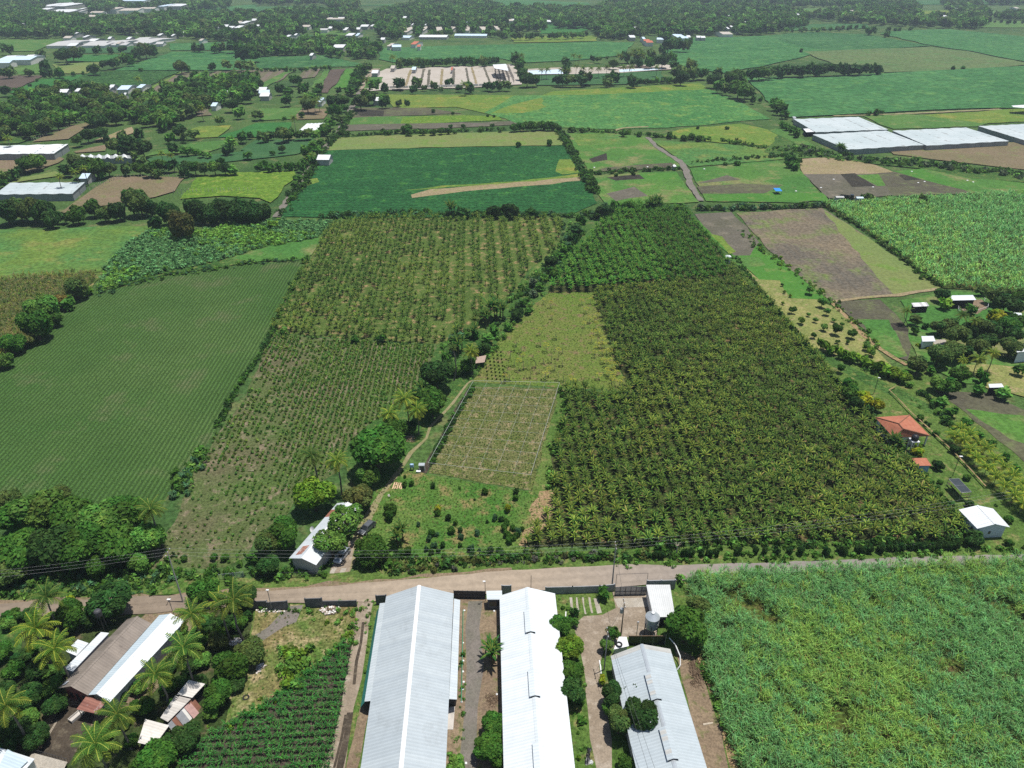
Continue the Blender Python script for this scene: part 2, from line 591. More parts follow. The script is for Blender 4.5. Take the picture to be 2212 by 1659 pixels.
def frond(L, az, a0, droop, base, rng, nl=13, lw=0.07, ll=0.75):
    """coconut frond: a rib with hanging leaflets on both sides"""
    q = []
    p = np.array(base, float); el = a0
    side = np.array([-math.sin(az), math.cos(az), 0])
    step = L / nl
    for i in range(nl):
        d = np.array([math.cos(el) * math.cos(az), math.cos(el) * math.sin(az), math.sin(el)])
        p2 = p + d * step
        t = (i + 0.5) / nl
        l = ll * (math.sin(math.pi * (0.12 + 0.8 * t)) ** 0.7)
        for s in (-1, 1):
            tip = p + side * s * l * 0.8 + d * l * 0.5 + np.array([0, 0, -l * rng.uniform(0.25, 0.6)])
            wv = d * (step * 0.42)
            q.append([p - wv, p + wv, tip + wv * 0.5, tip - wv * 0.4])
        wv = side * 0.035
        q.append([p - wv, p + wv, p2 + wv, p2 - wv])
        p = p2; el -= droop / nl
    return q
def palm_crown(seed, n=19, L=3.6, young=False, hue=0):
    rng = np.random.default_rng(seed)
    q, c = [], []
    for k in range(n):
        az = k * 2.4 + rng.uniform(-0.2, 0.2)
        t = k / n
        a0 = 1.25 - 1.25 * t + rng.uniform(-0.12, 0.12)
        if young: a0 = 1.35 - 0.75 * t
        dr = 1.1 + 0.7 * t + rng.uniform(-0.15, 0.2)
        f = frond(L * rng.uniform(0.85, 1.1), az, a0, dr, (0, 0, 0), rng)
        q += f
        old = max(0, t * 1.25 - 0.25)
        base = np.array((0.062, 0.135, 0.022)) * (1 - old) + np.array((0.17, 0.20, 0.028)) * old
        for i in range(len(f)):
            m = rng.uniform(0.75, 1.25)
            if i % 3 == 2: c.append(np.array((0.36, 0.36, 0.07)) * m)
            else: c.append(base * m)
    return np.array(q), np.array(c)
PALM_ME = [quad_mesh('fronds', *palm_crown(s, n, L), 'foliage') for s, n, L in ((1, 20, 3.7), (2, 17, 3.4), (3, 22, 3.5))]
YPALM_ME = [quad_mesh('fronds', *palm_crown(s, 15, 2.6, True), 'foliage') for s in (5, 6)]
PALM_FAR = []
for s in (8, 9):
    rng = np.random.default_rng(s); q = []; c = []
    for k in range(13):
        b, _ = blade(3.6, 0.45, 1.0 - k * 0.11, 1.6, k * 2.4, (0, 0, 0), rng, 3, 0.6)
        q += b; c += [np.array((0.065, 0.115, 0.022)) * rng.uniform(0.7, 1.3)] * len(b)
    PALM_FAR.append((np.array(q), np.array(c)))
def ptrunk(seed):
    rnd = random.Random(seed)
    m = MB()
    bx, by = rnd.uniform(-0.06, 0.06), rnd.uniform(-0.06, 0.06)
    m.tube([(0, 0, -0.01), (bx * 0.3, by * 0.3, 0.05), (bx, by, 0.4), (bx * 0.7, by * 0.7, 0.75), (0, 0, 1.0)], [0.03, 0.02, 0.016, 0.0145, 0.014], 7)
    me = bpy.data.meshes.new('trunk'); me.from_pydata(m.v, [], m.f); me.materials.append(MATS['palm_bark'])
    return me
PTRUNK_ME = [ptrunk(s) for s in (1, 2, 3)]
PALMS_FARPOS = []
def add_palm(px, py, rpx, label, group=None, h=9.0, tint=(1, 1, 1), young=False, name='coconut_palm'):
    s0 = depth(G(px, py, h)) / FPX * rpx
    p = G(px, py, h)
    e = thing(name, label, 'palm tree', (p.x, p.y, 0), random.uniform(0, 6.28), group)
    o = link(bpy.data.objects.new('crown', random.choice(YPALM_ME if young else PALM_ME)), e)
    s = s0 / (2.0 if young else 3.1)
    o.location = (0, 0, h); o.scale = (s, s, s); o.color = (*tint, 1)
    q = link(bpy.data.objects.new('trunk', random.choice(PTRUNK_ME)), e)
    q.scale = (h * 0.9 + 2, h * 0.9 + 2, h)
    return e

# ---- banana
def banana(seed, n=12, yellow=0.5, L=1.9, stem=1.5, upright=0.0):
    rng = np.random.default_rng(seed)
    q, c = [], []
    for k in range(n):
        t = k / n
        az = k * 2.4 + rng.uniform(-0.3, 0.3)
        a0 = 1.38 - 0.62 * t + 0.1 * upright + rng.uniform(-0.12, 0.12)
        l = L * rng.uniform(0.85, 1.15)
        b, pts = blade(l, (0.145 + 0.05 * upright) * rng.uniform(0.85, 1.25), a0, 1.0 + 0.75 * t, az, (0, 0, stem), rng, 4, 0.35, 0.15)
        y = min(1.0, max(0.0, rng.normal(yellow * (0.25 + 0.8 * t), 0.25)))
        base = np.array((0.036, 0.122, 0.024)) * (1 - y) + np.array((0.19, 0.24, 0.035)) * y
        if rng.random() < 0.04 * yellow: base = np.array((0.24, 0.19, 0.08))
        for i in range(len(b)): c.append(base * rng.uniform(0.8, 1.2))
        q += b
        side = np.array([-math.sin(az), math.cos(az), 0]) * (0.025 + 0.035 * yellow)
        up = np.array([0, 0, 0.035])
        for i in range(3):
            q.append([pts[i] - side + up, pts[i] + side + up, pts[i + 1] + side * 0.7 + up, pts[i + 1] - side * 0.7 + up])
            c.append((np.array((0.62, 0.60, 0.11)) * (0.45 + 0.75 * yellow)))
    for k in range(5):          # pseudostem sheath
        a, b_ = k * 1.2566, (k + 1) * 1.2566
        q.append([(0.14 * math.cos(a), 0.14 * math.sin(a), -0.05), (0.14 * math.cos(b_), 0.14 * math.sin(b_), -0.05), (0.07 * math.cos(b_), 0.07 * math.sin(b_), stem), (0.07 * math.cos(a), 0.07 * math.sin(a), stem)])
        c.append((0.16, 0.14, 0.06))
    return np.array(q, float), np.array(c, float)
BAN_Y = [banana(s, 12, 0.40) for s in (1, 2, 3, 4, 5)]
BAN_G = [banana(s, 12, 0.08, 2.1, 1.9, 1) for s in (11, 12, 13)]
BAN_YF = [banana(s, 10, 0.36) for s in (21, 22, 23, 24)]
BAN_ME = {'Y': [quad_mesh('banana_plant', V, c, 'foliage') for V, c in BAN_Y], 'G': [quad_mesh('banana_plant', V, c, 'foliage') for V, c in BAN_G]}

# ---- cane clumps, maize, tufts, small bushes (arrays)
def cane(seed, n=24, H=2.2, L=1.3, W=0.055, R=0.55, base=(0.20, 0.44, 0.145), seg=2, dead=0.05):
    rng = np.random.default_rng(seed)
    q, c = [], []
    for k in range(n):
        a = rng.uniform(0, 6.28); r = R * math.sqrt(rng.random())
        z = H * rng.uniform(0.35, 0.8)
        b, _ = blade(L * rng.uniform(0.7, 1.25), W * rng.uniform(0.8, 1.3), rng.uniform(0.75, 1.4), rng.uniform(0.9, 2.0), rng.uniform(0, 6.28), (r * math.cos(a), r * math.sin(a), z), rng, seg, 0.2, 0.2)
        cc = np.array(base) * rng.uniform(0.6, 1.35) * np.array([rng.uniform(0.8, 1.25), 1, rng.uniform(0.7, 1.2)])
        if rng.random() < dead: cc = np.array((0.24, 0.19, 0.09)) * rng.uniform(0.6, 1.1)
        for i in range(len(b)): c.append(cc)
        q += b
    return np.array(q), np.array(c)
CANE_N = [cane(s, 34, 2.2, 1.15, 0.034, 0.6) for s in range(50, 58)]
CANE_M = [cane(s, 11, 2.2, 1.6, 0.13, 0.8, seg=2) for s in range(60, 64)]
MAIZE = [cane(s, 9, 1.1, 0.8, 0.05, 0.12, base=(0.06, 0.21, 0.048), dead=0.0) for s in range(70, 74)]
MAIZE_DRY = [cane(s, 10, 2.0, 1.1, 0.07, 0.25, base=(0.16, 0.20, 0.04), dead=0.3) for s in range(75, 79)]
def bushq(seed, n, leaf, flat=0.9):
    V, c = crown(seed, n, leaf, 7, flat, 0.5)
    V = V.copy(); V[..., 2] += 0.6
    return V, c
BUSH_N = [bushq(s, 60, 0.32) for s in (81, 82, 83, 84)]
BUSH_F = [bushq(s, 26, 0.5) for s in (85, 86, 87)]
WEED = [cane(s, 16, 0.7, 0.6, 0.09, 0.45, base=(1, 1, 1), dead=0.03) for s in (91, 92, 93)]
WEEDB = [bushq(s, 34, 0.36, 0.7) for s in (94, 95, 96)]
def tints(n, cols, lo=0.8, hi=1.2):
    A = np.array([COLS[c] if isinstance(c, str) else c for c in cols])
    return A[RNG.integers(0, len(A), n)] * RNG.uniform(lo, hi, (n, 1))
def stuff(name, protos, P, S, tint, label, cat, z=0.0, **kw):
    n = len(P)
    if n == 0: return
    o = merged(name, protos, np.asarray(P), S if np.ndim(S) else RNG.uniform(S * 0.75, S * 1.25, n), RNG.uniform(0, 6.28, n), tint if np.ndim(tint) == 2 else np.tile(np.array(tint, float), (n, 1)), z=z)
    return tag(o, label, cat, kind='stuff')
# ------------------------------------------------------------------ ground, fields, roads
KALB = 1.72
def al(r, g, b, k=1.0):
    """surface colour from the tone seen in full sun"""
    f = lambda c: ((c / 255 + 0.055) / 1.055) ** 2.4 if c > 10 else c / 255 / 12.92
    return tuple(f(c) / KALB * k for c in (r, g, b))
def dirv(a, b):
    d = G(b[0], b[1]) - G(a[0], a[1])
    d = Vector((d.x, d.y)).normalized()
    return (d.x, d.y)
DROW = dirv((330, 1200), (590, 722))          # planting rows of the left plots
DBAN = dirv((1351, 827), (1281, 630))         # banana rows on the right
DBANC = dirv((1023, 715), (1020, 485))        # banana rows of the centre plot

ZF = [0.02]
def rough_poly(W, step, amp):
    out = []
    rr = random.Random(int(W[0].x * 31 + W[0].y * 17))
    n = len(W)
    for i in range(n):
        a, b = W[i], W[(i + 1) % n]
        L = (b - a).length
        k = max(1, min(60, int(L / step)))
        nrm = Vector((-(b - a).y, (b - a).x, 0)).normalized() if L > 0 else Vector((0, 0, 0))
        for j in range(k):
            q = a.lerp(b, j / k)
            if j: q = q + nrm * rr.gauss(0, amp)
            out.append(q)
    return out
def field(name, pts, mat, amp=0.45, step=None, h=0.0, dz=None):
    W = GW(pts)
    far = sum(p.y for p in W) / len(W)
    if step is None: step = max(3.0, far / 45)
    if amp: W = rough_poly(W, step, amp * max(1.0, far / 300))
    ZF[0] += dz if dz else (0.004 if far < 330 else 0.0055)
    z = ZF[0]
    me = bpy.data.meshes.new(name)
    n = len(W)
    if h > 0:
        vs = [(p.x, p.y, 0) for p in W] + [(p.x, p.y, h) for p in W]
        fs = [tuple(range(n, 2 * n))] + [(i, (i + 1) % n, n + (i + 1) % n, n + i) for i in range(n)]
    else:
        vs = [(p.x, p.y, z) for p in W]
        fs = [tuple(range(n))]
    bm = bmesh.new()
    bv = [bm.verts.new(v) for v in vs]
    for f in fs:
        try: bm.faces.new([bv[i] for i in f])
        except ValueError: pass
    bm.normal_update()
    top = max(bm.faces, key=lambda f: len(f.verts))
    if top.normal.z < 0: bmesh.ops.reverse_faces(bm, faces=bm.faces)
    bmesh.ops.triangulate(bm, faces=[f for f in bm.faces if len(f.verts) > 4])
    bm.to_mesh(me); bm.free()
    me.materials.append(MATS[mat])
    o = link(bpy.data.objects.new(name, me))
    return tag(o, kind='structure')
def strip(name, pts, widths, mat, amp=0.12):
    """path or ditch along a surveyed centre line, widths in metres"""
    W = GW(pts)
    if not isinstance(widths, (list, tuple)): widths = [widths] * len(W)
    # resample
    Q, D = [], []
    for i in range(len(W) - 1):
        k = max(1, int((W[i + 1] - W[i]).length / 4))
        for j in range(k):
            Q.append(W[i].lerp(W[i + 1], j / k)); D.append(widths[i] + (widths[i + 1] - widths[i]) * j / k)
    Q.append(W[-1]); D.append(widths[-1])
    ZF[0] += 0.004
    rr = random.Random(len(Q))
    L, R = [], []
    for i, q in enumerate(Q):
        t = (Q[min(i + 1, len(Q) - 1)] - Q[max(i - 1, 0)]).normalized()
        nrm = Vector((-t.y, t.x, 0))
        L.append(q + nrm * D[i] * (0.5 + rr.gauss(0, amp))); R.append(q - nrm * D[i] * (0.5 + rr.gauss(0, amp)))
    vs = [(p.x, p.y, ZF[0]) for p in L + R]; n = len(Q)
    fs = [(i, n + i, n + i + 1, i + 1) for i in range(n - 1)]
    me = bpy.data.meshes.new(name); me.from_pydata(vs, [], fs); me.materials.append(MATS[mat])
    bm = bmesh.new(); bm.from_mesh(me); bmesh.ops.recalc_face_normals(bm, faces=bm.faces)
    if sum(f.normal.z for f in bm.faces) < 0: bmesh.ops.reverse_faces(bm, faces=bm.faces)
    bm.to_mesh(me); bm.free()
    return tag(link(bpy.data.objects.new(name, me)), kind='structure')

FM = field_mat
FM('g_base', al(70, 105, 55), al(95, 125, 65), al(120, 125, 80), 0.012, 0.09, 0.9, 0.4, 0.3)
FM('grass', al(92, 126, 56), al(110, 136, 66), al(142, 138, 88), 0.06, 0.35, 2.2, 0.4, 0.3)
FM('grass_bright', al(80, 140, 38), al(100, 150, 55), al(130, 150, 70), 0.05, 0.3, 1.8, 0.3, 0.25)
FM('grass_dry', al(165, 165, 100), al(140, 152, 85), al(175, 160, 115), 0.06, 0.35, 1.8, 0.5, 0.22)
FM('grass_papaya', al(128, 138, 70), al(112, 140, 58), al(135, 120, 85), 0.05, 0.4, 2.0, 0.5, 0.3)
FM('grass_trellis', al(128, 130, 82), al(112, 124, 64), al(158, 144, 108), 0.12, 0.5, 2.6, 0.5, 0.35)
FM('lot_mix', al(150, 138, 92), al(104, 136, 62), al(176, 160, 120), 0.09, 0.3, 2.4, 0.6, 0.3)
FM('scrub_floor', al(62, 84, 40), al(84, 98, 56), al(110, 100, 76), 0.12, 0.4, 2.0, 0.4, 0.3)
FM('lawn_orchard', al(82, 130, 52), al(112, 142, 68), al(150, 136, 90), 0.07, 0.22, 2.2, 0.55, 0.32)
FM('weeds_ground', al(68, 108, 48), al(88, 124, 60), al(120, 130, 70), 0.06, 0.4, 1.8, 0.4, 0.35)
FM('soil_rows', al(82, 122, 58), al(98, 130, 68), al(110, 124, 80), 0.018, 0.06, 2.4, 0.35, 0.22, (DROW, 1.1, al(58, 84, 40), 0.75), 0.2)
FM('cassava_soil', al(118, 116, 84), al(96, 120, 62), al(144, 132, 108), 0.05, 0.3, 2.0, 0.4, 0.3)
FM('banana_soil', al(66, 78, 40), al(84, 92, 52), al(140, 116, 82), 0.06, 0.35, 1.8, 0.3, 0.35)
FM('banana_soil_c', al(92, 116, 54), al(106, 128, 62), al(170, 145, 105), 0.05, 0.3, 1.8, 0.5, 0.3)
FM('cane_soil', al(70, 92, 42), al(95, 110, 50), al(115, 100, 65), 0.08, 0.3, 1.8, 0.4, 0.4)
FM('cane_far', al(68, 126, 70), al(82, 138, 80), al(96, 144, 78), 0.010, 0.06, 0.22, 0.45, 0.24, None, 0.8)
FM('cane_far2', al(62, 114, 64), al(76, 128, 74), al(94, 136, 80), 0.010, 0.06, 0.22, 0.4, 0.24, None, 0.8)
FM('cane_mid', al(78, 138, 72), al(98, 152, 82), al(118, 154, 76), 0.012, 0.09, 0.45, 0.5, 0.3, None, 1.0)
FM('corn_dark', al(48, 108, 56), al(56, 118, 60), al(80, 140, 60), 0.02, 0.12, 0.7, 0.25, 0.35, (dirv((605, 468), (1000, 468)), 2.6, al(36, 82, 46), 0.6), 0.6)
FM('olive', al(128, 150, 85), al(140, 150, 90), al(120, 150, 70), 0.02, 0.1, 0.9, 0.5, 0.14)
FM('yellowgreen', al(112, 148, 60), al(128, 150, 66), al(148, 150, 72), 0.016, 0.08, 0.6, 0.5, 0.2)
FM('yellowbright', al(106, 146, 50), al(118, 152, 56), al(136, 152, 66), 0.03, 0.2, 0.8, 0.4, 0.25)
FM('meadow', al(116, 146, 66), al(88, 138, 72), al(134, 144, 76), 0.03, 0.07, 0.7, 0.5, 0.24)
FM('cut_cane', al(106, 130, 80), al(118, 136, 86), al(96, 134, 76), 0.012, 0.05, 0.3, 0.5, 0.2)
FM('green_deep', al(62, 125, 60), al(70, 130, 64), al(80, 138, 66), 0.02, 0.1, 0.7, 0.3, 0.16)
FM('green_blue', al(66, 112, 66), al(74, 118, 72), al(84, 122, 74), 0.02, 0.1, 0.7, 0.3, 0.14)
FM('green_mid', al(88, 134, 64), al(102, 142, 70), al(126, 142, 82), 0.02, 0.09, 0.8, 0.4, 0.18)
FM('turf', al(98, 144, 64), al(82, 134, 62), al(140, 142, 92), 0.022, 0.05, 0.9, 0.6, 0.2)
FM('turf_vivid', al(82, 138, 56), al(92, 146, 60), al(120, 146, 76), 0.03, 0.2, 1.2, 0.3, 0.12)
FM('seedbed', al(100, 96, 82), al(112, 112, 86), al(118, 128, 84), 0.04, 0.15, 1.0, 0.4, 0.16)
FM('seedbed_dark', al(64, 62, 56), al(74, 70, 62), al(84, 80, 66), 0.05, 0.3, 1.0, 0.3, 0.2)
FM('seedbed_grey', al(122, 116, 104), al(110, 108, 90), al(135, 128, 112), 0.03, 0.12, 1.0, 0.4, 0.14)
FM('fallow', al(150, 136, 112), al(118, 112, 100), al(120, 136, 78), 0.03, 0.07, 0.9, 0.6, 0.24, (dirv((1800, 640), (1640, 470)), 3.6, al(136, 124, 106), 0.35), 0.2)
FM('fallow_brown', al(150, 132, 108), al(138, 128, 96), al(128, 134, 84), 0.03, 0.12, 1.2, 0.3, 0.18)
FM('soil_mauve', al(142, 126, 114), al(128, 118, 102), al(110, 128, 80), 0.03, 0.1, 0.8, 0.3, 0.12, (dirv((1220 / 4, 203), (390, 157)), 9.0, al(112, 118, 78), 0.6), 0.0)
FM('soil_dark', al(112, 98, 88), al(104, 92, 82), None, 0.03, 0.1, 0.8, 0.3, 0.12)
FM('straw', al(178, 160, 128), al(165, 152, 112), al(150, 152, 96), 0.05, 0.2, 1.4, 0.3, 0.2)
FM('pale_site', al(218, 208, 196), al(208, 198, 184), al(188, 178, 160), 0.02, 0.08, 0.6, 0.3, 0.08)
FM('banana_far', al(52, 96, 44), al(66, 112, 54), al(92, 128, 66), 0.03, 0.3, 0.45, 0.4, 0.4, None, 1.0)
FM('dust', al(182, 166, 146), al(168, 152, 132), al(196, 182, 164), 0.1, 0.5, 3.0, 0.5, 0.12)
FM('dust_brown', al(152, 132, 110), al(168, 148, 122), al(122, 126, 80), 0.15, 0.6, 3.0, 0.4, 0.2)
FM('mud', al(84, 76, 66), al(98, 88, 76), al(120, 110, 94), 0.2, 0.8, 3.0, 0.4, 0.15)
FM('path_tan', al(176, 164, 128), al(160, 156, 112), al(128, 146, 78), 0.2, 0.7, 3.0, 0.4, 0.15)
FM('gravel_path', al(150, 142, 134), al(138, 134, 122), None, 0.2, 0.7, 3.0, 0.4, 0.12)
FM('concrete_pad', al(214, 206, 192), al(198, 188, 172), None, 0.3, 1.0, 4.0, 0.4, 0.1)
FM('litter_tan', al(196, 166, 128), al(178, 150, 112), al(120, 130, 70), 0.3, 0.9, 3.0, 0.6, 0.3)

def road_mat():
    m, n, b = new_mat('road')
    p = posn(n)
    sx = n.nodes.new("ShaderNodeSeparateXYZ"); n.links.new(p, sx.inputs[0])
    nb = noise(n, 0.12, 4, 0.6, p)
    x = mathn(n, 'ADD', sx.outputs[0], mathn(n, 'MULTIPLY', nb, 14.0))
    c1 = mixc(n, ramp(n, x, -48, -14), al(158, 143, 126), al(190, 173, 152))
    c2 = mixc(n, ramp(n, x, 8, 52), c1, al(160, 152, 146))
    nf = noise(n, 1.6, 4, 0.7, p)
    nm = noise(n, 0.5, 3, 0.6, p)
    d = dirv((200, 1310), (1106, 1254))
    q = dotn(n, p, (-d[1], d[0], 0))
    tr = mathn(n, 'SINE', mathn(n, 'MULTIPLY', mathn(n, 'ADD', q, mathn(n, 'MULTIPLY', nb, 0.8)), 2 * math.pi / 1.9))
    v = mathn(n, 'MULTIPLY', ramp(n, nf, 0.3, 0.7, 0.9, 1.1), ramp(n, nm, 0.3, 0.7, 0.9, 1.1))
    v = mathn(n, 'MULTIPLY', v, ramp(n, tr, -1, 1, 0.95, 1.05))
    h = n.nodes.new("ShaderNodeHueSaturation")
    n.links.new(c2, h.inputs['Color']); n.links.new(v, h.inputs['Value'])
    n.links.new(h.outputs[0], b.inputs['Base Color'])
    b.inputs['Roughness'].default_value = 0.95
    b.inputs['Specular IOR Level'].default_value = 0.1
    bump(n, b, nf, 0.4, 0.06)
    MATS['road'] = m
road_mat()

# ground sheet
me = bpy.data.meshes.new('ground')
S_ = 7000
me.from_pydata([(-S_, -400, 0), (S_, -400, 0), (S_, 9000, 0), (-S_, 9000, 0)], [], [(0, 1, 2, 3)])
me.materials.append(MATS['g_base'])
tag(link(bpy.data.objects.new('ground', me)), kind='structure')

# ---- plots near the camera
P_F1 = OV("-40,840 60,735 100,700 140,680 175,655 205,637 250,623 350,598 425,586 553,568 650,562 653,577 593,712 553,782 515,837 462,934 425,992 410,1026 362,1072 330,1120 -60,1150")
P_CAS = OV("588,716 628,724 700,730 835,741 945,748 905,827 850,890 805,912 752,955 742,1006 695,1040 638,1080 622,1110 553,1160 535,1202 487,1225 322,1230 328,1199 352,1160 378,1128 394,1080 413,1040 433,1002 470,937 516,880 558,797")
P_BC = OV("720,484 803,470 1000,468 1215,470 1208,533 1140,585 1106,640 1070,668 1045,700 1028,715 943,744 835,737 628,722 588,712 623,627 673,552")
P_BG = OV("1288,495 1326,462 1360,445 1481,457 1581,570 1560,608 1453,617 1350,622 1281,632 1183,634 1206,588 1266,525")
P_BY = OV("1281,632 1350,622 1453,617 1560,608 1581,570 1659,655 1799,820 1859,882 1934,957 2034,1082 2090,1150 2060,1168 1900,1172 1659,1176 1400,1182 1131,1182 1165,1120 1198,1065 1191,990 1210,920 1223,880 1218,843 1358,845 1351,827")
P_PAP = OV("1120,690 1183,634 1281,632 1351,827 1358,845 1218,840 1020,824 1042,790 1070,745")
P_TRE = OV("1020,835 1212,839 1150,1060 925,1022")
P_ORC = OV("835,1040 880,1010 925,1026 1150,1062 1172,1080 1150,1140 1125,1202 960,1212 800,1225 770,1150 800,1085")
P_CN = OV("1480,1252 1660,1240 1900,1229 2212,1214 2420,1204 2700,1800 1610,1800 1595,1665 1581,1619 1543,1507 1516,1419 1500,1350")
P_CM = OV("1779,447 1884,437 2040,428 2212,420 2420,410 2500,690 2240,640 2120,628 2040,624 2029,622 1950,560 1859,492")
P_MZ = OV("743,1384 760,1398 748,1479 728,1579 712,1690 370,1690 400,1640 450,1589 553,1531 628,1481 703,1424")
P_LOT = OV("553,1330 700,1318 775,1318 752,1400 700,1425 628,1481 553,1531 500,1560 500,1480 540,1420 560,1390")

field('lot', OV("250,1310 1106,1278 1640,1252 1640,1720 -60,1720 -60,1335"), 'grass')
field('crop_field', P_F1, 'soil_rows', 0.4)
field('crop_field', P_CAS, 'cassava_soil', 0.4)
field('grass_strip', OV("1226,475 1250,470 1290,490 1266,530 1206,595 1183,640 1120,695 1045,785 1010,830 930,925 890,980 850,1035 790,1100 745,1005 755,955 803,910 850,890 905,825 945,745 1028,715 1045,695 1106,640 1140,585 1208,535"), 'weeds_ground')
field('plantation_ground', P_BC, 'banana_soil_c', 0.3)
field('plantation_ground', P_BG, 'banana_soil', 0.3)
field('plantation_ground', P_BY, 'banana_soil', 0.3)
field('grass_clearing', P_PAP, 'grass_papaya', 0.3)
field('garden_plot', P_TRE, 'grass_trellis', 0.15)
field('orchard_lawn', P_ORC, 'lawn_orchard', 0.4)
field('verge', OV("1208,842 1220,842 1222,885 1190,990 1196,1065 1165,1072 1150,1062"), 'grass')
field('soil_patch', OV("1165,1062 1198,1058 1200,1100 1165,1150 1140,1182 1120,1178 1150,1120"), 'litter_tan', 0.8, 2)
strip('grass_lane', OV("1205,537 1150,588 1110,640 1075,672 1040,715"), 2.2, 'grass')
strip('ditch', OV("1020,838 990,880 960,935 930,995 915,1022"), 1.2, 'mud')
strip('footpath', OV("1020,822 1010,829 978,872 928,924 920,947 888,979 853,1029 823,1069 800,1110 782,1150 765,1195 745,1238"), [0.6, 0.6, 0.7, 0.8, 0.8, 0.9, 1.1, 1.3, 1.6, 2.0, 2.4, 2.6], 'path_tan')
field('driveway', OV("755,1168 768,1170 755,1232 750,1250 706,1258 715,1228 735,1195"), 'dust', 0.1, 2)
for q in ("718,1228 728,1228 712,1256 703,1256", "738,1228 749,1228 735,1256 725,1256"):
    field('wheel_track', OV(q), 'concrete_pad', 0.05, 2)
field('kerb_ramp', OV("704,1256 755,1250 757,1258 704,1264"), 'concrete_pad', 0.05, 2)
field('crop_field', P_CN, 'cane_soil', 0.3)
# bottom left homestead ground
field('homestead_ground', OV("-60,1340 100,1336 300,1328 440,1320 520,1312 545,1350 530,1400 505,1450 495,1520 470,1600 380,1720 -60,1720"), 'scrub_floor', 0.4, 3)
field('yard', OV("95,1560 180,1480 250,1400 300,1340 350,1300 440,1318 470,1330 400,1400 380,1440 330,1500 210,1560 150,1640 60,1640"), 'dust_brown', 0.3, 2)
field('yard', OV("90,1590 130,1530 185,1520 205,1550 150,1650 80,1650"), 'mud', 0.3, 2)
field('rough_lot', OV("553,1312 780,1304 776,1345 752,1400 700,1425 628,1481 553,1531 500,1562 495,1500 510,1450 535,1400 548,1350"), 'lot_mix', 0.4, 3)
field('gravel_patch', OV("540,1380 580,1355 625,1310 655,1308 640,1345 590,1370 553,1395 520,1400"), 'gravel_path', 0.4, 2)
field('crop_field', P_MZ, 'mud', 0.3)
field('crop_field', OV("0,1340 40,1345 45,1420 0,1440 -50,1440 -50,1340"), 'weeds_ground')
strip('farm_track', OV("793,1300 783,1340 775,1400 762,1470 750,1530 740,1600 722,1665 715,1700"), [2.0, 2.0, 2.2, 2.4, 2.4, 2.5, 2.6, 2.6], 'dust')
strip('rut', OV("785,1345 780,1390 770,1430 764,1480"), 0.45, 'mud')
strip('rut', OV("757,1540 750,1590 738,1640 730,1670"), 0.9, 'mud')
strip('rut', OV("748,1545 738,1600 722,1660"), 0.4, 'mud')
field('dry_verge', OV("793,1480 800,1530 785,1600 770,1670 745,1670 765,1590 778,1530"), 'dust_brown', 0.2, 2)
# between barns
field('yard', OV("970,1296 1090,1292 1100,1670 930,1670 960,1500 985,1380"), 'dust_brown', 0.2, 2)
strip('farm_track', OV("1022,1300 1022,1360 1024,1440 1022,1530 1018,1600 1014,1670"), [3.0, 2.6, 2.4, 2.3, 2.2, 2.2], 'gravel_path')
field('yard', OV("1198,1290 1330,1290 1400,1280 1470,1290 1470,1400 1560,1540 1580,1670 1230,1670"), 'grass', 0.1, 2)
field('farm_track', OV("1323,1280 1400,1278 1412,1330 1420,1375 1335,1380 1330,1400 1305,1405 1294,1440 1300,1480 1315,1560 1322,1670 1290,1670 1272,1560 1265,1470 1256,1420 1246,1385 1240,1350 1262,1332 1300,1330 1330,1315"), 'dust', 0.12, 2)
field('pad', OV("1326,1294 1400,1292 1404,1312 1335,1314"), 'concrete_pad', 0.05, 2)
field('gravel_patch', OV("1282,1294 1291,1294 1300,1325 1290,1327"), 'concrete_pad', 0.1, 2)
for q in ("1230,1292 1236,1292 1238,1317 1233,1317", "1244,1292 1247,1292 1252,1325 1248,1325", "1257,1292 1261,1292 1267,1328 1263,1328", "1271,1292 1275,1292 1281,1326 1277,1326"):
    field('garden_bed', OV(q), 'concrete_pad', 0.12, 1.5)
field('bare_strip', OV("1455,1400 1500,1420 1530,1500 1560,1580 1575,1670 1520,1670 1490,1540"), 'dust_brown', 0.2, 2)
strip('dry_edge', OV("1508,1415 1530,1480 1555,1550 1575,1620 1590,1690"), 1.0, 'litter_tan')

# the dirt road with its verges
field('road_verge', OV("-60,1255 320,1232 560,1250 760,1236 830,1212 1106,1205 1400,1183 1900,1174 2212,1160 2420,1150 2420,1192 2212,1199 1659,1218 1324,1224 1106,1234 760,1266 553,1281 300,1291 -60,1309"), 'grass', 0.25, 3)
strip('verge_edge', OV("-60,1312 300,1291 553,1279 760,1264 1106,1234"), 1.3, 'dust_brown', 0.3)
field('road', OV("-80,1311 0,1306 150,1298 300,1290 400,1286 553,1279 660,1272 753,1264 850,1256 960,1246 1106,1233 1220,1227 1324,1222 1480,1222 1659,1217 1900,1208 2212,1197 2500,1187 2500,1206 2212,1214 1900,1230 1659,1242 1500,1252 1400,1264 1324,1270 1200,1277 1106,1280 980,1286 850,1297 753,1300 660,1304 553,1306 440,1320 300,1328 150,1332 0,1333 -80,1337"), 'road', 0.12, 2.5)

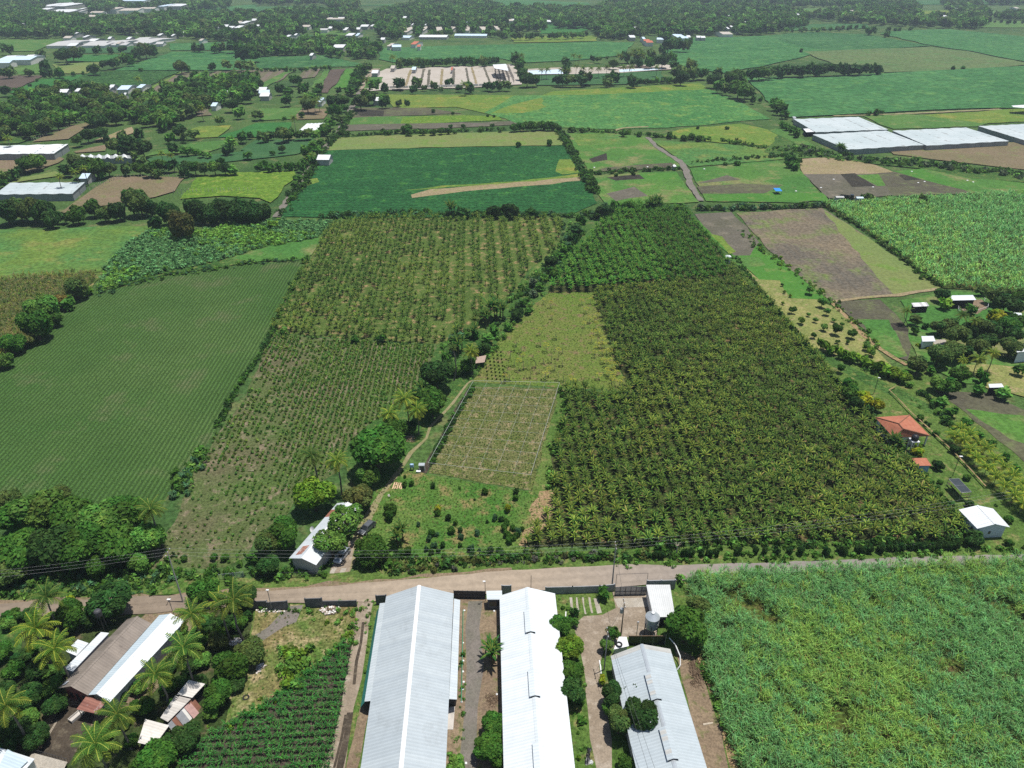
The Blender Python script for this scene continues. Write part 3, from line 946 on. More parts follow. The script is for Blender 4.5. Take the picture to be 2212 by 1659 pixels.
# ---- right-hand farm
field('lawn', OV("1760,750 1800,770 1900,800 1990,790 2060,830 2130,900 2212,1000 2400,1150 2400,1190 2130,1200 2090,1150 2034,1080 1934,955 1859,880 1799,820"), 'grass', 0.3)
field('grass_track', OV("1581,560 1600,575 1700,690 1762,752 1850,800 1960,850 2060,900 2050,915 1950,868 1850,822 1750,765 1680,690"), 'weeds_ground', 0.2)
field('dry_lawn', OV("1600,572 1640,605 1684,607 1709,645 1759,645 1799,665 1849,702 1909,775 1935,800 1759,757 1735,735 1650,640"), 'grass_dry', 0.4)
field('lawn_strip', OV("1495,480 1560,468 1600,500 1650,545 1690,565 1745,610 1790,650 1759,648 1709,645 1684,607 1640,605 1600,570 1570,545"), 'turf_vivid', 0.4)
field('seed_plot', OV("1500,463 1580,459 1600,480 1640,525 1620,553 1585,553 1545,515"), 'seedbed_grey', 0.4)
field('grass_plot', OV("1530,505 1560,512 1590,545 1575,550"), 'yellowgreen', 0.4)
field('grass_plot', OV("1575,560 1640,556 1655,575 1600,580"), 'green_mid', 0.3)
field('crop_field', OV("1590,461 1775,450 1795,462 1860,505 2025,623 1930,640 1795,652 1740,610 1650,530"), 'fallow', 0.4)
field('dry_strip', OV("1780,455 2035,622 1930,638 1860,560"), 'olive', 0.6)
field('seed_plot', OV("1800,653 1900,648 1935,680 1965,720 1968,745 1960,780 1925,770 1880,725"), 'seedbed', 0.25)
field('grass_plot', OV("1850,690 1920,692 1935,720 1960,770 1940,775 1900,750"), 'turf', 0.4)
field('seed_plot', OV("1923,700 1950,698 1965,718 1930,715"), 'seedbed_dark', 0.2)
strip('dry_edge', OV("1797,655 1850,710 1900,755 1958,790"), 1.6, 'litter_tan')
strip('dry_edge', OV("1800,652 1890,642 1940,638 2025,625"), 1.8, 'straw')
field('lawn', OV("1945,650 2060,630 2212,640 2212,830 2080,830 1990,790 1965,740 1960,700"), 'turf', 0.3)
field('yard', OV("2070,655 2120,648 2135,665 2110,680 2075,672"), 'dust_brown', 0.2, 2)
field('yard', OV("2010,738 2040,735 2060,750 2025,762"), 'concrete_pad', 0.3, 2)
field('crop_field', OV("2020,845 2130,850 2300,930 2300,1010 2212,1000 2130,930"), 'seedbed', 0.3)
field('grass_plot', OV("2085,885 2240,905 2300,960 2300,985 2180,950"), 'turf', 0.3)
field('dry_lawn', OV("2085,790 2212,790 2300,830 2300,880 2130,840"), 'grass_dry', 0.5)
field('crop_field', P_CM, 'cane_soil', 0.4)

# ---- left middle
field('meadow', OV("-80,500 0,497 100,497 220,490 318,490 330,495 275,530 240,560 225,588 150,592 0,605 -80,615"), 'meadow', 0.4)
field('crop_field', OV("-80,612 0,604 150,592 222,590 200,625 140,660 100,695 0,800 -80,860"), 'banana_soil_c', 0.3)
field('thicket_ground', OV("225,590 275,530 335,495 400,505 500,487 600,478 720,482 673,552 640,562 553,567 425,585 350,597 250,622 205,635"), 'weeds_ground', 0.4)
field('grass_plot', OV("553,535 690,515 673,552 650,562 553,566 500,560"), 'turf', 0.4)

# ---- middle distance
field('crop_field', OV("700,325 1225,315 1240,345 1290,440 1240,462 1000,470 720,472 604,469 655,400"), 'corn_dark', 0.4)
field('straw_strip', OV("888,422 930,410 1050,400 1258,383 1264,391 1150,402 1000,415 890,429"), 'straw', 0.5)
field('grass_plot', OV("870,412 1000,400 1150,388 1255,375 1258,383 1050,400 930,410"), 'yellowgreen', 0.6)
field('grass_plot', OV("1208,346 1232,345 1252,374 1215,378 1200,372"), 'yellowgreen', 0.5)
field('grass_plot', OV("655,390 685,386 690,394 665,402"), 'yellowgreen', 0.5)
strip('farm_track', OV("597,470 640,405 690,335 730,290 760,235 782,195 800,170"), [3, 3, 3.5, 4, 4.5, 5, 6], 'gravel_path')
field('crop_field', OV("715,302 735,298 1000,288 1205,283 1226,314 1000,318 708,326"), 'olive', 0.5)
field('crop_field', OV("745,262 765,234 915,233 1000,246 828,253"), 'seedbed', 0.5)
field('crop_field', OV("765,236 830,240 828,252 780,252"), 'seedbed_dark', 0.5)
field('crop_field', OV("738,272 750,256 860,252 990,252 1073,252 1085,260 900,268"), 'green_mid', 0.5)
field('crop_field', OV("870,254 1000,250 1075,252 1086,260 960,266 865,268"), 'yellowbright', 0.5)
field('crop_field', OV("728,285 740,271 890,268 1106,263 1125,270 975,277 800,282"), 'seedbed_grey', 0.5)
field('crop_field', OV("835,205 1170,207 1195,198 1510,180 1535,195 1400,204 1170,212 1140,228 1100,255 985,232 870,234 850,232"), 'yellowgreen', 0.5)
field('crop_field', OV("1046,244 1110,208 1300,205 1530,193 1600,222 1665,258 1550,268 1440,277 1300,280 1130,272"), 'cane_mid', 0.5)
field('crop_field', OV("1115,225 1170,212 1180,232 1130,245 1060,246"), 'yellowgreen', 0.8)
field('crop_field', OV("1218,290 1290,287 1395,296 1480,362 1270,374"), 'turf', 0.4)
field('grass_plot', OV("1228,290 1340,292 1345,312 1250,316"), 'meadow', 0.5)
field('seed_plot', OV("1272,345 1310,332 1312,347 1280,352"), 'seedbed_dark', 0.4)
field('seed_plot', OV("1280,372 1310,363 1450,353 1462,362 1350,370"), 'seedbed', 0.4)
field('crop_field', OV("1410,305 1560,312 1735,332 1690,345 1490,362"), 'meadow', 0.4)
field('crop_field', OV("1470,280 1600,268 1700,290 1730,320 1560,310 1430,297"), 'yellowgreen', 0.5)
field('crop_field', OV("1275,382 1380,375 1460,372 1510,438 1310,445 1295,425"), 'turf', 0.4)
field('seed_plot', OV("1310,385 1390,378 1398,388 1330,392"), 'seedbed_dark', 0.3)
field('grass_plot', OV("1380,378 1462,374 1470,390 1395,390"), 'turf_vivid', 0.3)
field('seed_plot', OV("1310,420 1370,405 1400,425 1330,436"), 'seedbed_grey', 0.6)
field('crop_field', OV("1490,365 1680,348 1735,375 1780,432 1720,440 1525,436"), 'turf', 0.4)
field('seed_plot', OV("1500,400 1570,380 1600,390 1510,398"), 'seedbed_grey', 0.4)
field('seed_plot', OV("1505,405 1600,398 1690,402 1650,420 1515,420"), 'seedbed', 0.4)
field('grass_plot', OV("1535,425 1640,420 1780,418 1790,436 1540,437"), 'turf_vivid', 0.4)
field('crop_field', OV("1620,355 1700,350 1728,378 1650,385"), 'green_mid', 0.3)
field('crop_field', OV("1732,345 1790,340 1890,358 1940,378 1800,378 1735,378"), 'straw', 0.7)
field('crop_field', OV("1735,378 1940,378 1960,420 1830,432 1790,430"), 'seedbed_grey', 0.4)
field('seed_plot', OV("1815,378 1846,376 1890,404 1840,406"), 'seedbed_dark', 0.2)
field('grass_plot', OV("1850,380 1905,378 1930,402 1895,404"), 'turf', 0.3)
field('crop_field', OV("1895,376 1985,368 2095,400 2110,420 1930,425"), 'seedbed', 0.4)
field('seed_plot', OV("1940,380 1968,378 1990,390 1955,392"), 'seedbed_dark', 0.2)
field('grass_plot', OV("1930,372 2000,366 2100,395 2212,405 2212,420 2110,418 2000,392"), 'turf_vivid', 0.5)
field('crop_field', OV("1985,365 2090,385 2240,400 2240,425 2100,420"), 'turf', 0.4)
field('thicket_ground', OV("1690,285 1720,310 1790,335 1900,340 2000,350 2212,370 2260,375 2260,398 2100,388 1990,366 1890,356 1790,342 1700,345 1650,330"), 'weeds_ground', 0.5)
field('crop_field', OV("1920,325 2060,318 2212,308 2300,330 2300,370 2212,368 2050,350 1930,335"), 'fallow_brown', 0.6)
field('crop_field', OV("1660,283 1700,275 1730,300 1760,318 1720,312"), 'green_mid', 0.5)
field('grass_plot', OV("1865,252 1960,248 2150,262 2110,275 2020,278 1930,280"), 'green_mid', 0.5)
field('grass_plot', OV("1990,250 2212,236 2300,240 2300,262 2120,268"), 'yellowgreen', 0.5)
strip('farm_track', OV("1800,252 1900,249 2000,245 2160,237"), 4, 'path_tan')
strip('farm_track', OV("1398,298 1420,320 1470,352 1482,370 1490,400 1515,436"), [3.5, 3.2, 3.2, 3.2, 3.0, 3.0], 'gravel_path')
strip('farm_track', OV("1325,284 1345,278 1400,275"), 3, 'path_tan')
# left middle distance
field('crop_field', OV("390,432 425,386 500,375 635,370 640,382 585,440 560,430 480,425"), 'yellowbright', 0.5)
field('crop_field', OV("125,465 240,385 320,382 400,385 378,415 335,428 200,450"), 'fallow_brown', 0.5)
field('grass_plot', OV("0,395 120,372 140,380 60,392 0,402"), 'olive', 0.5)
field('crop_field', OV("312,340 330,330 420,310 485,305 488,318 450,330 340,335"), 'green_mid', 0.5)
field('crop_field', OV("310,342 490,333 680,303 690,320 640,335 460,355 330,360"), 'green_blue', 0.5)
field('crop_field', OV("553,304 680,301 640,332 553,336 520,325"), 'green_blue', 0.5)
field('crop_field', OV("560,236 655,235 640,258 560,262"), 'green_mid', 0.6)
field('crop_field', OV("470,298 553,268 630,266 625,290 580,298"), 'green_deep', 0.5)
field('crop_field', OV("395,290 430,275 500,272 470,298 420,300"), 'yellowgreen', 0.6)
field('grass_plot', OV("640,250 655,235 715,237 700,258 640,260"), 'fallow_brown', 0.8)
field('crop_field', OV("70,308 137,282 207,260 175,285 148,302"), 'fallow_brown', 0.5)
field('grass_plot', OV("200,306 285,276 292,288 230,305"), 'straw', 0.8)
field('crop_field', OV("160,330 232,314 228,328 165,332"), 'fallow_brown', 0.5)
field('crop_field', OV("-40,380 0,336 110,335 140,345 80,372 0,378"), 'fallow_brown', 0.5)
field('soil_patch', TL(0, 0, "1700,950 1800,940 1835,1000 1705,1010"), 'soil_mauve', 0.4)
field('crop_field', OV("0,165 100,164 25,195 -30,195"), 'soil_dark', 0.5)
field('crop_field', OV("18,200 92,172 190,161 98,198 40,207"), 'green_deep', 0.5)
field('crop_field', OV("30,150 85,138 90,160 40,163"), 'green_mid', 0.5)
field('crop_field', OV("112,140 225,135 190,160 120,160"), 'olive', 0.5)
field('crop_field', OV("170,120 278,118 225,135 140,133"), 'green_deep', 0.5)
field('crop_field', OV("175,103 290,100 285,115 180,116"), 'green_blue', 0.5)
field('crop_field', OV("190,160 250,154 388,155 322,186 180,193 140,186"), 'banana_far', 0.5)
field('crop_field', OV("305,204 390,157 435,157 350,203"), 'soil_mauve', 0.4)
field('grass_strip', OV("388,158 395,157 312,202 304,203"), 'yellowgreen', 0.4)
field('crop_field', OV("412,187 463,156 525,152 475,172 430,195"), 'soil_mauve', 0.4)
field('crop_field', OV("475,172 530,153 640,150 600,178 553,188 500,200"), 'soil_mauve', 0.4)
field('grass_strip', OV("553,188 625,151 640,151 575,190"), 'green_mid', 0.4)
field('crop_field', OV("643,172 660,152 694,150 680,168"), 'soil_mauve', 0.3)
field('crop_field', OV("688,202 715,152 748,150 708,202"), 'soil_dark', 0.4)
field('grass_strip', OV("672,190 700,155 714,152 690,196"), 'green_mid', 0.4)
field('crop_field', OV("722,192 748,150 772,150 758,175 752,192"), 'turf_vivid', 0.4)
field('crop_field', OV("247,154 370,113 515,112 553,130 553,152 388,153"), 'cane_far', 0.5)
field('crop_field', OV("553,125 703,121 785,140 770,145 553,150"), 'cane_far2', 0.5)
field('crop_field', OV("365,95 500,92 553,100 553,108 370,110"), 'cane_far', 0.5)
field('crop_field', OV("-60,88 0,87 140,87 75,112 -60,114"), 'green_mid', 0.5)
field('crop_field', OV("0,290 60,305 40,312 -60,312"), 'weeds_ground', 0.5)
field('yard', OV("0,222 60,225 55,238 0,240"), 'straw', 0.6)
# far plain
field('construction_site', OV("790,166 835,150 1065,143 1106,140 1118,152 1127,184 1000,192 828,196 785,200"), 'pale_site', 0.4)
strip('farm_track', OV("785,200 792,175 805,157 815,150"), 7, 'dust')
field('grass_plot', OV("798,168 828,168 815,193 785,193"), 'green_mid', 0.4)
field('crop_field', OV("818,129 828,105 960,100 1106,97 1290,91 1370,93 1335,122 1240,132 1130,137 1085,128 850,136"), 'cane_far', 0.5)
field('crop_field', OV("1135,166 1430,155 1440,178 1340,184 1160,186"), 'green_blue', 0.5)
field('crop_field', OV("1110,80 1290,78 1290,90 1110,93"), 'yellowgreen', 0.6)
field('crop_field', OV("1175,45 1265,42 1285,60 1250,72 1165,74"), 'green_deep', 0.6)
field('crop_field', OV("775,12 1110,0 1270,6 1270,14 1170,22 1060,25 990,14 780,13"), 'cane_far', 0.6)
field('crop_field', OV("553,15 700,14 690,30 553,33"), 'cane_far2', 0.6)
field('crop_field', OV("225,38 290,32 553,10 560,28 320,36 265,45"), 'cane_far', 0.6)
field('crop_field', OV("0,15 70,12 68,20 0,24"), 'cane_far2', 0.6)
field('crop_field', OV("115,0 215,0 160,6 120,6"), 'cane_far2', 0.6)
field('crop_field', OV("600,80 690,76 740,88 620,92"), 'green_blue', 0.6)
field('crop_field', OV("680,68 760,66 750,78 690,78"), 'green_mid', 0.6)
field('crop_field', OV("1450,85 1659,78 1760,100 1790,112 1720,128 1640,146 1560,155 1480,145 1430,128"), 'cane_far', 0.5)
field('crop_field', OV("1659,78 1750,70 1870,75 2010,100 1930,106 1790,112 1700,95"), 'cane_far2', 0.5)
field('crop_field', OV("1930,68 2050,64 2212,80 2330,90 2330,140 2212,134 2100,112 2015,100 1900,74"), 'cane_far', 0.5)
field('crop_field', OV("1735,113 1880,107 2010,103 2090,112 2212,137 2212,142 2040,155 1910,158 1900,145 1800,140"), 'cut_cane', 0.5)
field('crop_field', OV("1610,170 1800,165 1910,160 2212,144 2330,140 2330,240 2160,235 2000,240 1850,248 1700,256 1665,225"), 'cane_far', 0.5)
field('crop_field', OV("1500,150 1620,148 1560,160"), 'cane_far', 0.5)
field('crop_field', OV("1700,21 1800,18 1808,28 1740,32"), 'green_mid', 0.6)
field('crop_field', OV("1985,24 2085,22 2090,36 1990,42"), 'yellowgreen', 0.6)
field('crop_field', OV("2135,24 2300,22 2300,34 2140,38"), 'green_mid', 0.6)
field('crop_field', OV("2070,48 2212,46 2330,52 2330,62 2080,60"), 'green_mid', 0.6)
field('crop_field', OV("1680,55 1870,52 1880,62 1700,68"), 'cane_far2', 0.6)
field('crop_field', OV("1375,0 1520,0 1510,6 1380,5"), 'cane_far', 0.6)
field('crop_field', OV("1870,2 2212,0 2212,10 1880,12"), 'cane_far2', 0.6)

# ground-cover crops and grass, as clumps that stand on the sheets
def P2(pts): return GW(pts)
Pc = scatter(P2(P_CN), 0.86)
dist = np.abs(Pc[:, 1])
nz = np.sin(Pc[:, 0] * 0.21 + 1.3 * np.sin(Pc[:, 1] * 0.13)) * np.sin(Pc[:, 1] * 0.17 + 2 + Pc[:, 0] * 0.07)
gap = (nz > 0.82) & (RNG.random(len(Pc)) < 0.8)
rowg = (np.sin((Pc[:, 0] * 0.93 + Pc[:, 1] * 0.36) * 2 * math.pi / 9.0) > 0.93) & (RNG.random(len(Pc)) < 0.55)
Pc = Pc[~gap & ~rowg]
tn = np.sin(Pc[:, 0] * 0.11 + 2) * np.sin(Pc[:, 1] * 0.09 + 1) + RNG.normal(0, 0.5, len(Pc))
tin = np.where(tn[:, None] > 0.35, np.array([[1.35, 1.12, 0.75]]), np.array([[0.92, 1.0, 1.05]])) * RNG.uniform(0.8, 1.2, (len(Pc), 1))
stuff('sugar_cane', CANE_N, Pc, 1.0, tin, 'tall bluish green sugar cane filling the corner plot below the dirt road', 'sugar cane')
Pc = scatter(P2(P_CM), 1.7)
row = np.sin((Pc @ np.array([-DBAN[1], DBAN[0]])) * 2 * math.pi / 13.0 + Pc[:, 1] * 0.01)
kp = ~((row > 0.9) & (RNG.random(len(Pc)) < 0.45))
Pc = Pc[kp]
tn = RNG.normal(0, 0.6, len(Pc)) + np.sin(Pc[:, 0] * 0.05) * 0.6
tin = np.where(tn[:, None] > 0.5, np.array([[1.4, 1.2, 0.85]]), np.array([[1.0, 1.06, 1.0]])) * RNG.uniform(0.8, 1.2, (len(Pc), 1))
stuff('sugar_cane', CANE_M, Pc, 1.05, tin, 'sugar cane block beyond the brown fallow plot at the right edge', 'sugar cane')
Pm, _ = rows_in(P2(P_MZ), dirv((450, 1600), (740, 1585)), 1.2, 0.33, 0.05)
Pm = Pm[RNG.random(len(Pm)) < 0.93]
stuff('maize', MAIZE, Pm, 0.95, tints(len(Pm), [(1, 1, 1), (0.8, 0.95, 0.8), (1.15, 1.1, 1.0)]), 'young dark green maize in rows beside the long grey barn', 'maize')
Pm = scatter(P2(OV("-80,614 0,606 150,594 215,592 195,625 140,655 100,690 0,795 -80,850")), 1.1)
stuff('maize', MAIZE_DRY, Pm, 1.1, tints(len(Pm), [(0.9, 1, 1), (0.6, 0.85, 0.8), (1.1, 1.1, 1.0)]), 'ripe yellowing maize at the left edge below the meadow', 'maize')
Pm, _ = rows_in(P2(P_F1), DROW, 1.1, 0.8, 0.1)
Pm = Pm[RNG.random(len(Pm)) < 0.6]
stuff('seedlings', BUSH_F, Pm, 0.13, tints(len(Pm), [(0.085, 0.17, 0.045), (0.10, 0.185, 0.055), (0.07, 0.15, 0.04)]), 'low seedlings in long straight rows across the big left field', 'seedlings', z=0.02)
# weeds and rough grass that break the plot edges
def weeds_along(pts, per_m, wid, cols, sz):
    W = GW(pts); out = []
    for a, b in zip(W[:-1], W[1:]):
        n = int((b - a).length * per_m) + 1
        t = RNG.random(n)
        q = np.array(a)[None, :2] * (1 - t[:, None]) + np.array(b)[None, :2] * t[:, None]
        out.append(q + RNG.normal(0, wid, (n, 2)))
    return np.concatenate(out)
WP, WC, WS = [], [], []
def wl(pts, per_m=1.6, wid=0.7, cols=('mid', 'light'), sz=0.75):
    q = weeds_along(OV(pts) if isinstance(pts, str) else pts, per_m, wid, cols, sz)
    WP.append(q); WC.append(tints(len(q), cols)); WS.append(RNG.uniform(0.6, 1.4, len(q)) * sz)
wl("653,577 593,712", 1.5, 0.5); wl("593,712 553,782 515,837 470,925", 3.2, 0.35, ('mid', 'dark'), 0.8); wl("440,975 410,1026 380,1075", 3, 0.8, ('mid', 'light', 'blue'), 1.3)
wl("205,637 250,623 350,598 425,586 553,568 650,562", 2.2, 1.5, ('light', 'mid', 'blue'), 0.9)
wl("-60,1240 100,1250 320,1235 560,1246 690,1243", 2.4, 1.4, ('mid', 'light', 'dark'), 0.85)
wl("560,1250 700,1242", 2, 0.6, ('light', 'mid')); wl("800,1226 960,1215 1125,1206", 3.0, 0.5, ('dark', 'mid', 'brown'), 1.0)
wl("830,1240 960,1226 1106,1215 1324,1205", 3.0, 0.45, ('brown', 'mid', 'purple', 'dark'), 0.75); wl("1125,1200 1324,1205 1480,1200", 3.0, 0.6, ('brown', 'mid', 'dark'), 0.9)
wl("1324,1212 1480,1210 1659,1206 1900,1198 2212,1184", 2.4, 0.9, ('light', 'mid'), 0.65)
wl("1400,1184 1500,1180 1659,1178 1900,1174 2090,1160", 2.5, 0.9, ('mid', 'light', 'dark'), 0.9)
wl("1215,842 1220,890 1190,990 1196,1065", 1.6, 0.7); wl("1120,690 1045,785 1018,826", 1.2, 0.4)
wl("1025,838 990,890 960,945 930,1005", 5.0, 0.28, ('dark', 'mid'), 0.75)
wl("1226,480 1206,560 1170,610 1130,670 1080,700", 1.6, 2.5, ('mid', 'light', 'dark', 'blue'), 1.0); wl("1090,700 1050,740 1010,790 970,800", 1.6, 2.2, ('mid', 'light', 'dark'), 0.9)
wl("1590,560 1660,655 1799,820 1859,882 1934,957 2034,1082 2085,1145", 1.6, 0.5, ('mid', 'dark'), 0.9)
wl("1600,500 1650,545 1745,610 1795,650 1850,705 1900,770", 1.2, 1.3, ('mid', 'light', 'lime'), 0.9)
wl("1779,447 1859,492 1950,560 2029,622", 1.6, 0.8, ('mid', 'olive'), 1.2)
wl("1500,455 1659,452 1779,447", 2, 0.8, ('blue', 'mid', 'grey'), 1.6); wl("700,472 800,467 1000,466 1150,466 1290,470 1330,455 1480,452", 2.4, 2.0, ('blue', 'mid', 'dark'), 1.5)
wl("1500,352 1600,345 1700,338 1790,335", 0.9, 1.5, ('mid', 'dark'), 1.4); wl("1700,318 1790,340 1900,352 2000,358 2212,382", 2.2, 4.0, ('mid', 'light', 'dark', 'grey'), 1.9)
wl("1210,290 1235,330 1262,380 1285,420", 2.0, 1.0, ('dark', 'mid'), 1.8); wl("1270,378 1340,372 1470,366", 1.5, 1.2, ('mid', 'dark'), 1.4)
wl("1220,284 1300,286 1400,292 1440,298 1560,306 1700,330", 1.2, 2.0, ('mid', 'light'), 1.5)
wl("735,296 900,288 1100,280 1205,280", 1.0, 1.6, ('mid', 'dark', 'light'), 1.5); wl("604,466 655,398 700,325 735,290 760,240", 1.5, 1.5, ('dark', 'mid'), 1.5)
wl("775,1320 752,1400 700,1425 628,1481 553,1531 460,1590", 2.0, 0.7, ('light', 'mid', 'lime'), 0.6); wl("560,1320 660,1320 770,1318", 1.6, 0.6, ('light', 'mid'), 0.5)
wl("690,1330 760,1330 750,1380 700,1400", 1.6, 1.5, ('light', 'lime'), 0.5); wl("600,1450 640,1420 660,1430 610,1470", 5, 1.2, ('lime', 'light'), 0.9)
wl("1506,1412 1540,1500 1580,1615", 2.6, 0.3, ('light', 'mid'), 0.7); wl("1460,1258 1500,1255 1660,1243", 1.5, 0.5, ('mid', 'light'), 0.9)
wl("1210,1300 1225,1320 1240,1500 1255,1640", 1.8, 0.9, ('light', 'mid'), 0.4); wl("985,1400 1000,1550 985,1640", 1.2, 0.4, ('light', 'mid'), 0.4)
wl("793,1300 790,1400 800,1500", 1.4, 0.35, ('olive', 'light'), 0.4)
wl("1960,860 2040,915 2130,1000 2212,1080", 0.6, 0.5, ('light', 'mid'), 0.5); wl("1860,800 1920,815 2000,860 2060,930", 2.6, 0.5, ('mid', 'light', 'dark'), 1.0)
Pt = scatter(P2(OV("225,588 275,530 335,495 400,508 500,487 600,478 720,482 690,515 553,540 480,565 350,592 250,618 208,632")), 1.25)
WP.append(Pt)
band = np.sin(Pt[:, 0] * 0.05 + Pt[:, 1] * 0.09) + RNG.normal(0, 0.5, len(Pt))
WC.append(np.where(band[:, None] > 0.3, np.array([[0.15, 0.30, 0.05]]), np.array([[0.115, 0.25, 0.09]])) * RNG.uniform(0.75, 1.25, (len(Pt), 1)))
WS.append(RNG.uniform(0.9, 1.7, len(Pt)))
Pt = scatter(P2(OV("950,740 1028,716 1070,690 1110,655 1180,610 1230,545 1265,505 1255,480 1210,540 1140,600 1110,640 1060,690 1010,735 960,790")), 2.2)
WP.append(Pt); WC.append(tints(len(Pt), ('mid', 'dark', 'light', 'blue'))); WS.append(RNG.uniform(0.8, 2.0, len(Pt)))
Pt = scatter(P2(OV("-60,1215 130,1235 320,1205 420,1240 330,1285 -60,1300")), 1.0)
WP.append(Pt); WC.append(tints(len(Pt), ('mid', 'light', 'dark', 'blue'))); WS.append(RNG.uniform(0.5, 1.1, len(Pt)))
WPa = np.concatenate(WP); WCa = np.concatenate(WC); WSa = np.concatenate(WS)
h = RNG.random(len(WPa)) < 0.5
stuff('weeds', WEEDB, WPa[h], WSa[h], WCa[h], 'leafy weeds and low scrub along plot edges, ditches and the road verge', 'weeds')
stuff('weeds', WEED, WPa[~h], WSa[~h], WCa[~h] * 1.15, 'long rough grass growing along plot edges and the road verge', 'rough grass')
# short grass tufts on the near lawns
Pt = np.concatenate([scatter(P2(P_ORC), 0.8), scatter(P2(P_PAP), 1.1), scatter(P2(P_TRE), 0.7), scatter(P2(P_LOT), 0.9)])
stuff('grass', WEED, Pt, RNG.uniform(0.12, 0.4, len(Pt)), tints(len(Pt), ('light', 'olive', 'lime', 'mid', (0.19, 0.17, 0.07))), 'tufts of grass on the orchard lawn, papaya clearing and garden plot', 'grass')
# ------------------------------------------------------------------ banana plantations, cassava, papaya
def plantation(poly, d, rowsp, insp, jit, protos, me_list, n_ind, name, label, cat, group, rest_label, tintf, skip=None, size=1.0, lanes=None):
    P, rid = rows_in(GW(poly), d, rowsp, insp, jit)
    k = np.ones(len(P), bool)
    if lanes == 'right':
        xs = P[:, 0] - (P[:, 1] - 200) * 0.02
        k &= ~((rid % 3 == 0) & (RNG.random(len(P)) < np.clip((xs + 62) / 50, 0.35, 0.97)))
        k &= ~((np.sin(P[:, 0] * 0.35) * np.sin(P[:, 1] * 0.11 + 1) > 0.8))
    elif lanes is not None:
        k &= ~np.isin(rid % lanes[0], lanes[1])
    k &= RNG.random(len(P)) > (skip or 0.04)
    P = P[k]
    P = P[np.argsort(P[:, 1])]
    S = RNG.uniform(0.72, 1.2, len(P)) * size
    tn = tintf(P)
    for i in range(min(n_ind, len(P))):
        o = link(bpy.data.objects.new(name, me_list[i * 7 % len(me_list)]))
        o.location = (P[i, 0], P[i, 1], 0)
        o.rotation_euler = (0, 0, random.uniform(0, 6.28))
        o.scale = (S[i],) * 3
        o.color = (*tn[i], 1)
        tag(o, label, cat, group)
    if len(P) > n_ind:
        r = slice(n_ind, None)
        o = merged(name, protos, P[r], S[r], RNG.uniform(0, 6.28, len(P[r])), tn[r])
        tag(o, rest_label, cat, kind='stuff')
    print(name, len(P))
def tn_by(P):
    t = np.sin(P[:, 0] * 0.09 + 1) * np.sin(P[:, 1] * 0.07) + RNG.normal(0, 0.5, len(P))
    return np.where(t[:, None] > 0.1, np.array([[1.0, 1.06, 0.95]]), np.array([[0.68, 0.86, 0.82]])) * RNG.uniform(0.7, 1.35, (len(P), 1))
def tn_g(P):
    t = (P[:, 0] < 55) * 0.35
    return np.array([[0.95, 1.22, 0.95]]) * (RNG.uniform(0.85, 1.3, (len(P), 1)) + t[:, None])
plantation(P_BY, DBAN, 2.35, 1.4, 0.2, BAN_Y, BAN_ME['Y'], 220, 'banana_plant', 'banana plant with yellow ribbed leaves in the big plantation above the gravel road', 'banana plant', 'banana plants nearest the road',
           'deeper rows of yellow ribbed banana plants in the right plantation', tn_by, 0.04, 0.95)
plantation(P_BG, DBAN, 3.0, 1.3, 0.16, BAN_G, BAN_ME['G'], 50, 'banana_plant', 'bright green banana plant at the front of the upper right plantation', 'banana plant', 'bright green banana plants',
           'bright green banana rows at the back of the right plantation', tn_g, 0.03, 1.0)
plantation(P_BC, DBANC, 1.95, 1.45, 0.26, BAN_YF, BAN_ME['Y'], 28, 'banana_plant', 'straggly banana plant at the front edge of the centre plantation', 'banana plant', 'straggly centre banana plants',
           'straggly yellowing banana rows of the centre plantation with open lanes', lambda P: tn_by(P) * np.array([[0.85, 0.82, 0.85]]), 0.08, 0.84, 'right')
# cassava: small leafy bushes in rows
P, rid = rows_in(GW(P_CAS), DROW, 1.3, 0.72, 0.1)
pxc = P[:, 0] + (P[:, 1] - 100) * 0.12
W0, W1 = GW(OV("330,1200"))[0], GW(OV("742,1006"))[0]
dens = np.clip((P[:, 1] - 108) / 34, 0.0, 1) * 0.62 + 0.3 + 0.25 * np.sin(P[:, 0] * 0.3) * np.sin(P[:, 1] * 0.12)
xr = np.clip((P[:, 0] + 52) / 16, -0.35, 0.3)
k = RNG.random(len(P)) < np.clip(dens + xr, 0.22, 0.97)
P = P[k]; P = P[np.argsort(P[:, 1])]
S = RNG.uniform(0.3, 0.55, len(P)) * np.clip(0.8 + (P[:, 1] - 110) / 260, 0.75, 1.15)
tn = tints(len(P), [(0.11, 0.235, 0.04), (0.09, 0.215, 0.045), (0.15, 0.245, 0.05)])
BUSH_ME = [quad_mesh('cassava_bush', V, c, 'foliage') for V, c in BUSH_N]
for i in range(260):
    o = link(bpy.data.objects.new('cassava_bush', BUSH_ME[i % 4]))
    o.location = (P[i, 0], P[i, 1], 0); o.rotation_euler = (0, 0, random.uniform(0, 6.28))
    o.scale = (S[i], S[i], S[i] * 1.25); o.color = (*tn[i], 1)
    tag(o, 'small cassava bush in the sparse lower rows of the plot left of the palms', 'cassava bush', 'cassava bushes in the lower rows')
r = slice(260, None)
S3 = np.stack([S[r], S[r], S[r] * 1.25], 1)
o = merged('cassava_rows', BUSH_F, P[r], S3, RNG.uniform(0, 6.28, len(P[r])), tn[r])
tag(o, 'dense upper cassava rows between the seedling field and the tree line', 'cassava', kind='stuff')
print('cassava', len(P))
